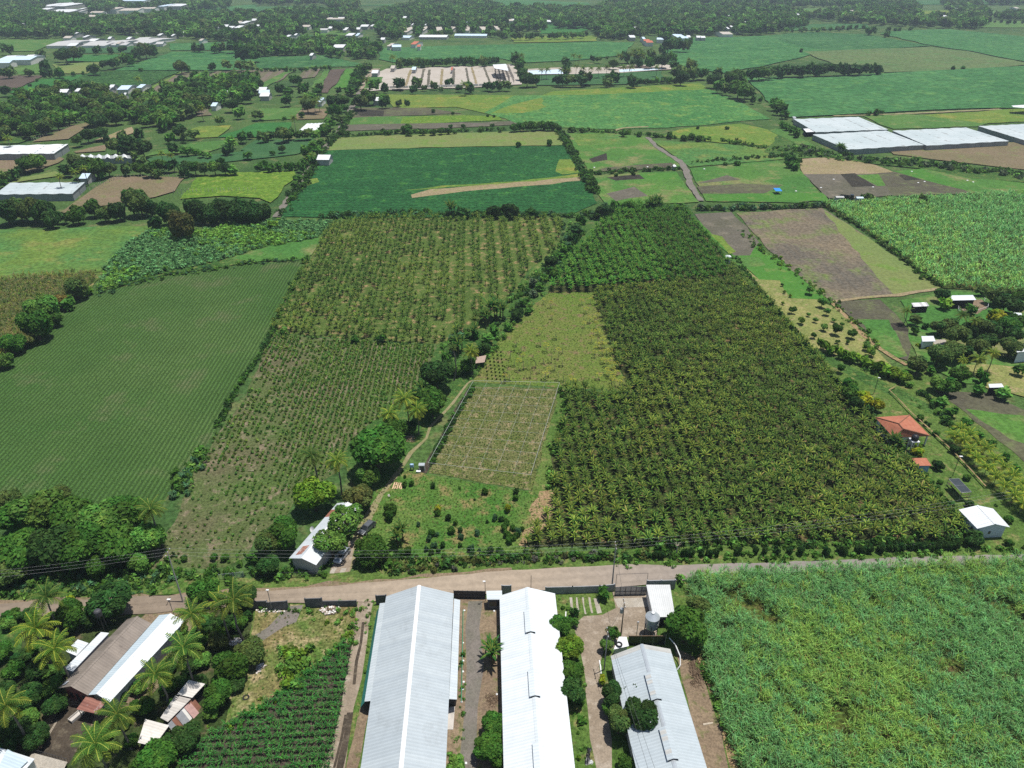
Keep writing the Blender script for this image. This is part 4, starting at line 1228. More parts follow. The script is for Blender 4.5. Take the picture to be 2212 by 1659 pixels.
# dead sticks lying and standing in the cassava plot
plain('dead_wood', (0.42, 0.36, 0.28), 0.9, 0, 0.2, 5)
rr = random.Random(9)
for i in range(46):
    p = P[rr.randrange(0, min(len(P), 1500))]
    a = rr.uniform(0, 6.28); L = rr.uniform(0.7, 1.7)
    m = MB(); m.tube([(p[0], p[1], 0.12), (p[0] + L * 0.5 * math.cos(a), p[1] + L * 0.5 * math.sin(a), 0.22), (p[0] + L * math.cos(a), p[1] + L * math.sin(a), rr.uniform(0.1, 0.5))], [0.055, 0.045, 0.03], 5)
    tag(m.build('fallen_branch', 'dead_wood'), 'bleached dead branch lying among the cassava rows', 'branch', 'dead branches in the cassava plot')

# papaya trees in the clearing
def papaya(seed, hue):
    rng = np.random.default_rng(seed); q = []; c = []
    for k in range(10):
        az = k * 2.4; L = rng.uniform(0.55, 0.8); el = rng.uniform(0.0, 0.9)
        d = np.array([math.cos(az) * math.cos(el), math.sin(az) * math.cos(el), math.sin(el)])
        side = np.array([-math.sin(az), math.cos(az), 0])
        q.append([side * 0.02, -side * 0.02, d * L * 0.7 - side * 0.02, d * L * 0.7 + side * 0.02]); c.append((0.2, 0.22, 0.06))
        tip = d * L * 0.7
        for s in (-0.8, 0, 0.8):
            dd = unit(d + side * s + np.array([0, 0, -0.35])); sd_ = np.cross(dd, [0, 0, 1])
            q.append([tip, tip + dd * 0.22 + sd_ * 0.12, tip + dd * 0.45, tip + dd * 0.22 - sd_ * 0.12]); c.append(np.array(hue) * rng.uniform(0.75, 1.25))
    return np.array(q), np.array(c)
PAP_Y = [quad_mesh('crown', *papaya(s, (0.30, 0.30, 0.04)), 'foliage') for s in (1, 2)]
PAP_G = [quad_mesh('crown', *papaya(s, (0.15, 0.21, 0.04)), 'foliage') for s in (3, 4)]
m = MB(); m.tube([(0, 0, -0.02), (0.02, 0.01, 0.5), (0, 0, 1)], [0.055, 0.05, 0.035], 6)
PAP_TR = bpy.data.meshes.new('trunk'); PAP_TR.from_pydata(m.v, [], m.f)
plain('papaya_bark', (0.34, 0.32, 0.25), 0.8, 0, 0.15, 5); PAP_TR.materials.append(MATS['papaya_bark'])
def papaya_tree(x, y, h, s, yellow, label, group):
    e = thing('papaya_tree', label, 'papaya tree', (x, y, 0), random.uniform(0, 6.28), group)
    o = link(bpy.data.objects.new('crown', random.choice(PAP_Y if yellow else PAP_G)), e); o.location = (0, 0, h); o.scale = (s,) * 3
    q = link(bpy.data.objects.new('trunk', PAP_TR), e); q.scale = (1.2, 1.2, h)
for i, (sx, sy) in enumerate(TL(2, 1, "275,935 335,965 640,1010 680,930 735,1050 670,1095 625,1135 745,1195 705,1205 765,1215 725,1145 715,1080 785,1270 740,1305 770,1310 800,1310 820,1360 845,1370 780,1370 720,1360 715,1390 850,1440 815,1470 865,1490 905,1485 875,1525 820,1540 880,1580 865,1615 960,1620 930,1640 750,1580 600,940 690,1265 790,1440 840,1560 905,1545 890,1640 345,1060 240,1200")):
    p = G(sx, sy, 1.6); papaya_tree(p.x, p.y, random.uniform(1.2, 2.2), random.uniform(0.75, 1.1), True, 'short papaya tree with yellow leaves at the right side of the grass clearing', 'yellow papaya trees')
for i, (sx, sy) in enumerate(TL(2, 1, "40,1270 25,1310 95,1400 130,1460 100,1470 205,1450 165,1470 275,1420 320,1530 400,1560 435,1440 445,1570 505,1590 370,1480 245,1270 295,1320 365,1320 400,1380 440,1330 380,1210 60,1480 20,1440 160,1540 290,1560 235,1500 345,1410 185,1390 80,1330 530,1620 465,1610") + TL(1, 1, "2180,1440 2175,1500 2200,1380 2190,1560 2150,1580")):
    p = G(sx, sy, 2.4); papaya_tree(p.x, p.y, random.uniform(1.9, 3.2), random.uniform(0.8, 1.15), random.random() < 0.3, 'tall bare stemmed papaya tree in the left half of the grass clearing', 'tall papaya trees')
for k, x in enumerate((1970, 2010, 2045, 2080, 2115)):
    for j in range(9):
        p = G(*T(1, 1, x + j * 4, 1370 + j * 30 + k * 3), 0.7)
        add_tree(*T(1, 1, x + j * 4, 1370 + j * 30 + k * 3), 2.1, 'olive', 'thin shrub in the short straight rows beside the garden plot path', 'shrubs in short rows', k=1.0, flat=1.4, name='row_shrub', cat='shrub')

# ------------------------------------------------------------------ trees near the camera (survey centre, radius)
tr = tree_row
tr([(30, 1120, 44), (85, 1105, 50, 'light'), (150, 1112, 48), (215, 1125, 52, 'light'), (278, 1105, 46), (250, 1172, 52), (312, 1165, 42, 'light'), (180, 1185, 52), (112, 1182, 54, 'dark'), (45, 1185, 52), (20, 1232, 36, 'olive'), (130, 1068, 26, 'olive'), (215, 1218, 30), (15, 1080, 30, 'olive'), (300, 1215, 26, 'light')],
   '{o} leafy tree from the left in the grove below the seedling field', 'trees of the corner grove', 'mid', k=1.05, flat=0.95)
tr([(240, 1300, 45), (155, 1328, 36, 'mid'), (30, 1445, 24, 'mid'), (80, 1452, 28), (112, 1486, 27, 'light'), (62, 1508, 32), (115, 1525, 26), (28, 1578, 36), (80, 1592, 30, 'dark'), (150, 1300, 13, 'yellow'), (20, 1345, 18, 'light'), (70, 1400, 16, 'mid')],
   '{o} tree from the left around the brown roofed farmhouse', 'trees left of the brown roof', 'dark', k=1.0, flat=0.95)
tr([(440, 1278, 34), (520, 1294, 34, 'dark'), (428, 1376, 26, 'mid'), (468, 1388, 24, 'brown'), (498, 1440, 40, 'mid'), (540, 1408, 34, 'olive'), (470, 1505, 36), (455, 1542, 16, 'light'), (400, 1592, 34, 'dark'), (330, 1642, 44, 'mid'), (308, 1528, 28), (300, 1485, 18, 'light'), (360, 1480, 24), (440, 1340, 22, 'light'), (478, 1370, 20, 'lime'), (485, 1470, 24, 'mid'), (300, 1660, 25), (375, 1520, 14, 'mid')],
   '{o} tree from the left between the farmhouse and the maize', 'trees right of the farmhouse', 'mid', k=0.95, flat=0.95)
tr([(215, 1480, 20), (255, 1500, 22, 'mid'), (225, 1590, 18, 'mid'), (290, 1445, 16, 'light'), (410, 1440, 22), (440, 1430, 20, 'light'), (425, 1475, 22), (395, 1470, 18, 'light'), (365, 1440, 18), (385, 1360, 20, 'light'), (455, 1350, 24), (490, 1345, 24), (515, 1345, 20, 'mid'), (530, 1330, 18), (5, 1410, 26, 'mid'), (45, 1420, 22), (100, 1455, 24, 'light'), (5, 1500, 30), (130, 1450, 18), (60, 1550, 26, 'light'), (5, 1620, 26), (25, 1330, 22, 'mid'), (60, 1325, 16), (195, 1335, 26), (205, 1310, 22, 'light'), (120, 1335, 18), (270, 1560, 16), (285, 1600, 20, 'mid'), (510, 1475, 20), (520, 1440, 24, 'olive'), (345, 1600, 22)],
   '{o} low bush from the left in the homestead garden around the farmhouse', 'garden bushes of the homestead', 'dark', k=0.8, flat=0.85, name='garden_bush', cat='bush')
tr([(1208, 1349, 26), (1230, 1402, 30, 'lime'), (1238, 1322, 12, 'dark'), (1234, 1450, 27), (1236, 1492, 30, 'dark'), (1206, 1450, 16, 'grey'), (1232, 1380, 14), (1240, 1342, 10)],
   '{o} tree from the left along the white barn wall', 'trees along the white barn', 'mid', k=1.35)
tr([(1323, 1366, 17), (1309, 1396, 16, 'light'), (1323, 1502, 28, 'dark'), (1386, 1548, 42, 'dark'), (1372, 1492, 28, 'dark'), (1400, 1508, 26, 'dark'), (1338, 1556, 34, 'olive'), (1354, 1648, 20), (1394, 1652, 26, 'mid'), (1372, 1555, 22, 'dark'), (1318, 1530, 18)],
   '{o} tree from the left beside the right hand grey barn', 'trees beside the right barn', 'mid', k=1.4)
add_tree(1484, 1350, 48, 'mid', 'big dense tree between the feed silo and the sugar cane', None, k=1.1, flat=0.9)
add_tree(1508, 1306, 24, 'olive', 'smaller olive green tree behind the big tree by the sugar cane', None)
add_tree(1306, 1281, 14, 'mid', 'small round tree at the left end of the sliding gate', None, k=1.3)
add_tree(1301, 1466, 10, 'yellow', 'small tree covered in yellow blossom beside the barn track', None, k=1.5)
add_tree(1257, 1556, 10, 'mid', 'small green shrub on the grass beside the white barn', None, k=0.9)
add_tree(1251, 1638, 7, 'lime', 'little lime green shrub beside the black plastic sheet', None, k=0.9)
tr([(1068, 1562, 30), (1056, 1612, 34), (1075, 1640, 20)], '{o} bushy tree from the left between the two long barns', 'trees between the long barns', 'mid', k=1.1)
add_tree(985, 1652, 22, 'light', 'tree top at the lower end of the long grey barn', None, k=1.1)
add_tree(1000, 1412, 5, 'mid', 'sapling by the green pipe beside the long grey barn', None, k=1.3)
# centre strip
add_tree(812, 967, 62, 'mid', 'huge spreading rain tree right of the cassava rows', None, k=0.95, flat=0.85, name='rain_tree', must=True)
add_tree(848, 925, 32, 'mid', 'dense tree behind the huge rain tree, below the three palms', None)
add_tree(795, 1030, 26, 'light', 'pale feathery tree in front of the huge rain tree', None, k=1.2, flat=1.2)
add_tree(676, 1066, 42, 'lime', 'big yellow green tree above the left end of the long tin house', None)
add_tree(775, 1072, 33, 'brown', 'reddish brown tree behind the long tin house', None)
add_tree(616, 1152, 38, 'mid', 'round tree left of the tin house wall', None)
add_tree(575, 1174, 32, 'olive', 'olive tree leftmost of the pair beside the tin house', None)
add_tree(580, 1222, 26, 'dark', 'dark tree at the road side left of the tin house', None)
add_tree(545, 1205, 14, 'mid', 'small bush at the corner of the cassava plot by the road', None)
add_tree(640, 1205, 12, 'light', 'small pale bush against the tin house wall', None, k=0.9)
add_tree(748, 1120, 36, 'light', 'feathery tree overhanging the rusty end of the tin house', None, k=1.35, flat=0.8, feather=True)
add_tree(714, 1170, 34, 'light', 'feathery tree over the middle of the tin house roof', None, k=1.3, flat=0.85, feather=True)
add_tree(802, 1186, 36, 'mid', 'dense dark tree between the silver car and the orchard', None, k=1.0)
add_tree(800, 1215, 22, 'mid', 'low bushy tree at the road beside the driveway', None, k=0.9)
add_tree(883, 922, 18, 'dark', 'dark bush just right of the huge rain tree', None)
add_tree(933, 868, 34, 'mid', 'leafy tree right of the three coconut palms', None)
add_tree(908, 856, 22, 'dark', 'dark tree behind the three coconut palms', None)
add_tree(943, 807, 38, 'dark', 'dense mango tree above the three coconut palms', None)
tr([(1008, 790, 19), (985, 800, 16, 'light'), (1043, 752, 16, 'dark'), (965, 775, 14), (1025, 720, 11), (1052, 731, 14, 'light'), (1066, 712, 14), (1095, 705, 10, 'light'), (1116, 678, 16, 'dark'), (1130, 655, 8), (1153, 634, 9, 'grey'), (1166, 620, 9), (1153, 612, 11, 'grey'), (1192, 566, 17, 'dark'), (1194, 588, 16), (1222, 542, 15), (1246, 496, 14, 'dark'), (1252, 474, 11), (1175, 600, 9), (1140, 672, 9), (1210, 555, 12), (1235, 515, 12, 'dark')],
   '{o} bush from the left in the ditch thicket beside the centre plantation', 'bushes of the ditch thicket', 'mid', k=0.95)
tr([(1000, 460, 14), (1065, 456, 17), (1100, 453, 20), (1151, 458, 13), (1306, 455, 20), (1330, 446, 13, 'mid'), (1356, 445, 15, 'mid'), (1386, 450, 10, 'mid')],
   '{o} dark tree from the left on the upper edge of the banana plots', 'trees above the banana plots', 'dark', k=1.0)
tr([(628, 617, 9, 'dark'), (768, 733, 9), (822, 732, 11), (615, 715, 9, 'light'), (662, 560, 9, 'light')], '{o} bush from the left on the border of the centre plantation', 'border bushes', 'mid', k=0.9)
tr([(12, 457, 26), (40, 452, 24, 'olive'), (68, 452, 26, 'olive'), (95, 457, 24), (110, 474, 18), (135, 470, 12), (165, 465, 18, 'mid'), (200, 449, 19, 'mid'), (225, 462, 17, 'olive'), (257, 457, 19), (275, 424, 16, 'mid'), (300, 436, 27, 'olive'), (324, 450, 18, 'dark'), (362, 460, 24), (335, 482, 14), (392, 487, 28, 'brown')],
   '{o} tree from the left in the tall row above the meadow', 'trees above the meadow', 'dark', k=1.15, flat=1.3)
tr([(432, 460, 24), (462, 463, 25), (487, 458, 26), (520, 458, 26), (548, 460, 25), (568, 460, 18), (405, 448, 12)],
   '{o} tree from the left in the dense black green row', 'trees of the black green row', 'dark', k=1.0, flat=1.25)
add_tree(588, 486, 11, 'lime', 'round pale bush at the end of the black green tree row', None, k=0.9)
tr([(162, 622, 28, 'olive'), (128, 650, 20, 'orange'), (92, 668, 36, 'light'), (75, 702, 38, 'mid'), (150, 655, 15, 'mid'), (25, 742, 26, 'mid'), (50, 734, 20, 'brown'), (10, 778, 20, 'light'), (190, 628, 10, 'lime'), (112, 690, 20)],
   '{o} bush from the left along the curved edge of the seedling field', 'bushes on the curved field edge', 'mid', k=0.95)
# orchard lawn shrubs
items = []
for j, s in (((1, 2), "1160,1080,52 1160,1140,46 1530,875,24 1980,930,30 1285,870,24 1290,800,14 1570,1115,26 1660,1150,30 1400,1215,20 1690,1265,36 1720,1200,22 1765,1260,24 1520,1290,34 1490,1340,26 1560,1300,20 1770,1320,26 1765,1390,22 1612,1390,26 1910,1290,26 2060,1160,26 2120,1165,24 2140,1240,34 2170,1200,24 1475,1425,24 1510,1455,26 1535,1395,26 1575,1440,20 1860,1420,30 1870,1470,26 1930,1450,22 1950,1470,20 2030,1430,32 2100,1440,30 1120,1480,46 1210,1500,36 1250,1460,34 1310,1440,36 1310,1510,26 1630,1500,32 2170,1300,34 2190,1350,34 2160,1180,20 1340,860,24 1160,1510,34 1270,1500,20 2000,1190,16 1890,1000,10 1760,900,12"), ((2, 2), "30,930,28 35,985,26 10,1245,26 60,1275,34 30,1310,26 10,1330,26 90,1250,20")):
    items += [(T(*j, *[float(v) for v in q.split(',')[:2]])) + (float(q.split(',')[2]) / 4,) for q in s.split()]
for k, it in enumerate(sorted(items, key=lambda q: q[1])):
    add_tree(it[0], it[1], it[2] * 1.05, random.choice(['mid', 'mid', 'blue', 'dark']), '%s shrub from the top on the green orchard lawn' % ordinal(k), 'shrubs on the orchard lawn', k=1.0, flat=1.5, name='orchard_shrub', cat='shrub')
add_tree(1098, 1098, 9, 'yellow', 'yellow green shrub at the right edge of the orchard lawn', None, flat=1.3, name='orchard_shrub', cat='shrub')
add_tree(945, 1098, 8, 'yellow', 'pale yellow shrub near the middle of the orchard lawn', None, flat=1.1, name='orchard_shrub', cat='shrub')
tr([(462, 1203, 10), (485, 1204, 10), (398, 1206, 8), (450, 1238, 10), (490, 1236, 10)], '{o} round bush from the left at the road end of the cassava plot', 'bushes at the cassava corner', 'mid', k=0.9, name='roadside_bush', cat='bush')
# clipped cypress columns along the road
cy = TL(3, 2, "80,1440 190,1440 290,1440 505,1440 620,1425 655,1440 780,1425 820,1440 880,1420 980,1420 1055,1405 1100,1420 1150,1405 1220,1400 1290,1400 1335,1400 1380,1400 1420,1400 1470,1395 1520,1395 1580,1395 1625,1390 1735,1370 1790,1360") + TL(2, 2, "1240,1475 1290,1480 1500,1460 1550,1450 1640,1460 1700,1465 1760,1455 1950,1440 2110,1440 2180,1440")
for k, (x, y) in enumerate(sorted(cy)):
    add_tree(x, y, random.uniform(7.5, 10.0), 'dark', '%s clipped bushy column from the left in the roadside row' % ordinal(k), 'clipped columns along the road', k=1.5, flat=1.7, name='clipped_shrub', cat='shrub')
# mini cypresses and young trees on the dry lawn
for k in range(27):
    t = k / 26
    x, y = 1597 + (1753 - 1597) * t ** 0.97, 575 + (750 - 575) * t
    add_tree(x, y, 2.0 + 1.2 * t, 'dark', '%s little cypress from the far end of the long straight row' % ordinal(k), 'little cypresses in a row', k=1.4, flat=1.9, name='cypress', cat='cypress')
for k, (x, y, r) in enumerate(sorted(TL(3, 1, "125,800,4 140,862,4 195,895,4 210,1015,8 290,1105,8 350,1055,5 415,1105,6 400,1235,7 490,1165,8 570,1105,5 590,1180,12 510,1025,9 640,1140,5 730,1220,10 600,1290,5 690,1295,5 470,945,11 365,835,10 850,1330,9 880,1370,9 900,1390,8 640,1520,10 130,960,4"), key=lambda q: q[1])):
    add_tree(x, y, r, random.choice(['light', 'mid', 'lime']), '%s young tree from the top on the dry lawn right of the plantation' % ordinal(k), 'young trees on the dry lawn', k=1.5, name='young_tree', cat='tree')
# right-hand farm
tr([(1779, 745, 14), (1799, 757, 13), (1819, 765, 13), (1839, 770, 14), (1858, 776, 13), (1873, 782, 13), (1896, 792, 15), (1916, 800, 15), (1934, 806, 16), (1954, 813, 17)], '{o} tree from the left in the yellow topped hedge row', 'trees of the yellow topped row', 'lime', k=1.05)
tr([(1834, 829, 19), (1842, 850, 22), (1866, 860, 22, 'yellow'), (1896, 874, 17, 'yellow'), (1852, 872, 18, 'dark'), (1880, 888, 12, 'dark')], '{o} tree from the left behind the red tiled house', 'trees behind the red tiled house', 'mid', k=1.1)
tr([(2039, 637, 18), (2044, 656, 14, 'lime'), (2154, 640, 20, 'olive'), (2174, 652, 24, 'dark'), (2194, 662, 20, 'dark'), (2096, 668, 12, 'mid'), (2155, 683, 21, 'yellow'), (1979, 692, 13, 'olive'), (1976, 714, 9, 'mid'), (2029, 706, 20, 'olive'), (2054, 704, 22, 'olive'), (2071, 722, 27, 'olive'), (2096, 710, 20), (2121, 708, 22, 'olive'), (2146, 708, 22), (2179, 702, 25, 'mid'), (2200, 697, 22, 'mid'), (2191, 722, 20), (1984, 788, 24, 'olive'), (2029, 766, 27, 'olive'), (2059, 757, 25, 'olive'), (2084, 760, 20), (2116, 750, 25, 'olive'), (2134, 736, 20), (2184, 748, 25, 'olive'), (2001, 705, 8), (2206, 640, 16, 'mid'), (2120, 628, 12, 'olive')],
   '{o} tree from the left in the farm wood on the right', 'trees of the farm wood', 'dark', k=1.1)
tr([(2029, 829, 19, 'light'), (2054, 834, 22, 'mid'), (2074, 808, 20), (2119, 812, 15), (2116, 842, 13), (2169, 850, 15, 'light'), (2205, 800, 14), (2036, 868, 13, 'light'), (2059, 890, 14), (2086, 911, 13), (2116, 941, 12), (2141, 958, 10), (2169, 986, 12), (2196, 1013, 12), (2012, 800, 10)],
   '{o} tree from the left above and beside the dwarf palm rows', 'trees beside the dwarf palms', 'mid', k=1.15)
tr([(1981, 975, 14, 'yellow'), (1984, 962, 10, 'lime'), (1975, 990, 7, 'dark'), (2026, 1004, 14, 'dark'), (1999, 1026, 9), (2009, 1041, 8), (2031, 1041, 7), (2029, 1066, 9), (2089, 1031, 9), (2094, 1088, 11, 'dark'), (2179, 1122, 12), (2106, 1164, 20, 'dark'), (2179, 1172, 11), (2064, 972, 12, 'dark'), (1989, 901, 9), (2004, 916, 7, 'dark'), (2024, 936, 8), (2128, 1152, 8), (2152, 1092, 4), (2052, 1087, 4)],
   '{o} shrub from the left in the red roofed house garden', 'garden shrubs', 'mid', k=1.0, name='garden_shrub', cat='shrub')
# palms
pal = add_palm
pal(100, 1291, 36, 'coconut palm at the road above the brown roof', h=8, tint=(0.8, 0.9, 1)); pal(76, 1358, 44, 'big yellow leaved coconut palm left of the brown roof', h=9, tint=(1.45, 1.4, 1))
pal(118, 1403, 44, 'yellow leaved coconut palm over the white lean-to roof', h=9, tint=(1.35, 1.35, 1)); pal(12, 1524, 48, 'coconut palm cut by the left edge beside the yard', h=9, tint=(1.1, 1.1, 1))
pal(413, 1327, 38, 'coconut palm at the upper corner of the white roof', h=8, tint=(1.1, 1.1, 1)); pal(474, 1302, 36, 'yellowish coconut palm left of the tall pair by the road', h=9, tint=(1.35, 1.25, 1))
pal(505, 1297, 46, 'dark tall coconut palm by the road above the rubble', h=10, tint=(0.95, 1.0, 1)); pal(396, 1400, 46, 'coconut palm leaning over the right side of the white roof', h=9, tint=(0.9, 1.0, 1))
pal(335, 1458, 42, 'coconut palm beside the lower end of the white roof', h=8, tint=(1.05, 1.1, 1)); pal(253, 1543, 46, 'coconut palm in front of the rusty porch roof', h=8, tint=(1.0, 1.05, 1))
pal(206, 1608, 52, 'lowest big coconut palm above the pale yard', h=8, tint=(1.05, 1.1, 1)); pal(325, 1100, 32, 'coconut palm rising from the corner grove', h=9, tint=(0.95, 1, 1))
pal(673, 984, 27, 'dark tall coconut palm on the left of the huge rain tree', h=11, tint=(0.75, 0.85, 1)); pal(727, 996, 27, 'yellowish coconut palm between the dark palm and the rain tree', h=9, tint=(1.3, 1.25, 1))
pal(874, 862, 27, 'tallest of the three palms above the rain tree', h=9, tint=(1.45, 1.3, 1)); pal(841, 893, 26, 'left one of the three palms above the rain tree', h=7, tint=(1.4, 1.3, 1)); pal(900, 886, 25, 'right one of the three palms above the rain tree', h=7, tint=(1.45, 1.4, 1))
pal(1018, 760, 20, 'yellow palm beside the small hut on the footpath', h=7, tint=(1.6, 1.4, 1)); pal(977, 750, 12, 'thin grey palm with a tall bare trunk by the mango tree', h=10, tint=(0.7, 0.8, 1))
pal(1959, 671, 14, 'small palm beside the striped shed', h=5); pal(2079, 681, 16, 'palm below the round yard', h=6, tint=(0.8, 0.9, 1)); pal(2106, 692, 15, 'palm among the farm wood trees', h=6)
pal(2146, 763, 16, 'yellow palm left of the white porch at the right edge', h=6, tint=(1.7, 1.45, 1)); pal(2115, 775, 19, 'spreading palm on the brown ground of the farm', h=5, tint=(1.3, 1.2, 1)); pal(2080, 778, 12, 'little yellow palm left of the spreading palm', h=4, tint=(1.6, 1.4, 1))
for k, (x, y) in enumerate(sorted(TL(3, 2, "1610,450 1670,390 1690,490 1740,440 1750,570 1820,520 1800,640 1890,560 1890,725 1960,650 1970,805 2040,720 2045,885 2120,795 2130,965 2195,865 2200,1040 2210,930 2260,1000 2280,1090"))):
    pal(x, y, 17, '%s dwarf palm from the left in the double row on the right lawn' % ordinal(k), 'dwarf palms in the double row', h=2.4, tint=(1.6, 1.5, 1), young=True, name='dwarf_palm')
# single banana clumps
def banana_clump(px, py, s, n, label, kind='G'):
    p = G(px, py, 1.5)
    e = thing('banana_clump', label, 'banana plant', (p.x, p.y, 0), 0)
    for k in range(n):
        a = k * 2.4; r = 0.55 * math.sqrt(k) * s
        o = link(bpy.data.objects.new('stem', BAN_ME[kind][k % 3]), e)
        o.location = (r * math.cos(a), r * math.sin(a), 0); o.rotation_euler = (0, 0, k * 1.1); o.scale = (s * random.uniform(0.8, 1.1),) * 3
banana_clump(860, 1162, 1.25, 4, 'lone banana clump on the lower left of the orchard lawn')
banana_clump(1073, 680, 1.9, 6, 'big dark banana clump right of the centre plantation'); banana_clump(1050, 692, 1.5, 4, 'smaller dark banana clump beside the big one at the ditch')
banana_clump(990, 752, 1.7, 4, 'banana clump behind the mango tree by the footpath'); banana_clump(1063, 1412, 1.3, 3, 'banana clump against the white barn wall')
banana_clump(1420, 447, 2.0, 5, 'banana clump at the top of the bright green plantation'); banana_clump(1405, 452, 1.8, 4, 'left banana clump at the top of the bright green plantation')
banana_clump(1818, 330, 1.9, 5, 'big palm like banana clump beside the white net house'); banana_clump(1025, 720, 1.3, 3, 'low banana clump at the lower corner of the centre plantation')
banana_clump(915, 850, 1.4, 3, 'banana clump behind the three palms'); banana_clump(975, 462, 2.0, 4, 'banana clump on the top border of the centre plantation'); banana_clump(1935, 962, 1.3, 3, 'banana clump at the wall of the red tiled house')

# ------------------------------------------------------------------ middle-distance trees
MIXD = ['dark', 'dark', 'mid', 'olive']
MIX = ['mid', 'mid', 'dark', 'light', 'olive']
def tl(i, j, s, label, group, col='mid', **kw):
    it = [(q[0], q[1], q[2] / 4) for q in TL(i, j, s)]
    it = [(a, b, c, random.choice(MIX) if col == 'mix' else random.choice(MIXD) if col == 'dmix' else col) for a, b, c in it]
    tree_row(it, label, group, **kw)
tl(0, 0, "660,1215,50 750,1165,62 860,1150,60 910,1195,35 1060,1180,50 1200,1160,55 1000,1250,75 1110,1240,80 1230,1270,85 1060,1290,55 1180,1310,60 1560,1130,65 1660,1150,50 1480,1190,45 1590,1190,40", '{o} tree from the left between the white roofs and the green squares', 'mid left field trees', 'dmix')
tl(0, 0, "200,1420,70 300,1400,70 360,1400,45 180,1470,40 640,1400,80 720,1440,90 560,1470,55 830,1440,90 930,1450,70 1100,1460,55 1200,1450,60 1290,1460,70 1380,1420,65 1480,1430,55 1230,1390,40 1160,1350,45 880,1500,45 700,1540,50 780,1500,55 1350,1500,45 470,1330,25 40,1530,50 120,1510,50 20,1580,40", '{o} tree from the left in the belt above the grey net roof', 'trees above the grey net roof', 'mix')
tl(0, 0, "1600,1440,60 1680,1440,65 1760,1450,60 1850,1440,70 1940,1450,60 2010,1470,45 1580,1490,45 1900,1400,40 1500,1280,50 1600,1300,50 1680,1310,35 1740,1330,35 1800,1340,30 2100,1180,50 2160,1170,30 2000,1230,50 1980,1290,50 2140,1340,40 1890,1040,40 2080,970,50 2000,900,60", '{o} tree from the left around the small dark green plots', 'trees around the dark green plots', 'mix')
tl(1, 0, "20,990,45 60,1180,50 120,1170,40 230,1150,75 300,1160,50 380,1170,45 450,1160,50 520,1170,45 270,860,50 440,900,70 480,830,40 600,900,60 680,880,70 740,870,60 660,960,55 700,1020,45 640,1060,45 600,1110,45 560,1130,40 620,1140,35 690,950,50 760,930,35 220,1290,36 140,1325,22 240,1030,25 390,990,30 440,850,40 570,880,30 360,700,40 200,770,45 280,790,40 330,690,45 400,770,55 540,760,50 520,790,40", '{o} tree from the left along the long field track', 'trees along the field track', 'mix')
tl(1, 0, "430,1310,55 500,1260,40 560,1230,35 540,1300,40 470,1380,45 420,1410,35 60,1420,40 30,1440,40 120,1450,40 200,1440,40 270,1440,40 330,1430,35 380,1440,45 360,1540,35 340,1600,35 450,1340,30", '{o} tree from the left at the head of the dark green maize', 'trees left of the dark maize', 'mid')
tl(1, 0, "970,830,65 900,870,70 850,890,40 1060,890,50 1120,880,50 1110,850,40 1240,890,30 1300,890,25 1010,740,55 1110,760,45 1230,720,50 1390,710,45 1370,770,40 1530,740,35 1670,710,35 1750,760,30 1840,750,48 2000,740,40 2060,740,45 2120,740,40 2180,740,40 1450,760,25 1600,770,20 860,720,50 870,660,45 930,620,45 950,580,45 900,690,40 720,780,30 790,780,30", '{o} tree from the left around the pale building site', 'trees around the building site', 'dmix')
tl(1, 0, "740,1155,30 780,1155,28 1090,1130,25 1130,1150,25 1160,1140,25 1230,1130,22 1300,1110,45 1320,1140,40 1440,1140,35 1530,1140,35 1600,1130,40 1660,1130,35 1680,1090,22 1795,1090,22 1720,1140,22 1940,1130,20 2040,1085,20 2110,1130,20 1530,960,20 1700,980,18 2000,1000,14 2055,1005,14", '{o} bush from the left on the hedge line above the long olive field', 'bushes on the hedge line', 'mid', k=0.95, name='hedge_bush', cat='bush')
tl(2, 0, "20,1100,45 70,1090,50 130,1085,50 190,1085,50 250,1080,50 310,1085,50 360,1090,45 400,1110,35 520,1115,30 600,1125,28 970,1150,38 1100,1160,28 1180,1160,25 1360,1170,32 1240,1165,25 1490,1190,30 1555,1175,35 1615,1195,30 50,1250,28 320,1235,32 1860,1105,20 1605,1105,18 700,1590,50 690,1550,40 730,1620,35 640,1480,25 900,1510,20 1050,1500,22 1950,1410,28 1845,1415,22", '{o} bush from the left on the hedge beyond the dark maize', 'bushes beyond the dark maize', 'mid', k=0.95, name='hedge_bush', cat='bush')
tl(2, 0, "90,640,50 130,680,60 180,690,50 60,580,45 30,500,50 80,540,40 470,540,40 480,600,45 450,690,50 500,700,45 400,690,50 590,690,50 650,680,50 610,640,35 850,680,50 880,660,45 830,710,40 870,560,40 1030,700,50 1080,700,40 1150,700,20 1310,690,25 1360,690,25 1460,670,60 1500,640,50 1430,620,50 1410,570,45 1560,640,50 1620,640,45 1660,640,40 1540,560,45 1300,440,40 1250,380,45 1350,390,60 1430,390,50 1500,400,45 1200,470,55 1100,480,50 980,490,45 1300,520,60 1380,500,50 1180,540,50 1240,540,45 1110,540,40 1050,540,30 750,515,28 690,505,25 820,500,15", '{o} tree from the left near the white pond', 'trees near the white pond', 'dmix')
tl(2, 0, "1750,690,60 1800,740,55 1770,650,50 1880,680,60 1950,660,60 1880,760,55 1960,760,75 2020,790,70 2080,640,55 2140,630,60 2200,630,55 1930,740,50 2060,800,45 2085,860,35 2000,690,40 2150,860,25 1720,680,35", '{o} tree from the left along the lane to the net houses', 'trees along the net house lane', 'mix')
tl(3, 0, "30,620,50 90,620,50 150,615,50 210,615,50 270,615,50 330,610,50 390,605,50 450,605,50 510,605,50 570,600,50 630,600,48 690,600,48 750,600,48 810,600,45 870,600,45 930,600,42 970,605,32", '{o} tree from the left in the straight hedge between the cane fields', 'trees of the straight hedge', 'dark')
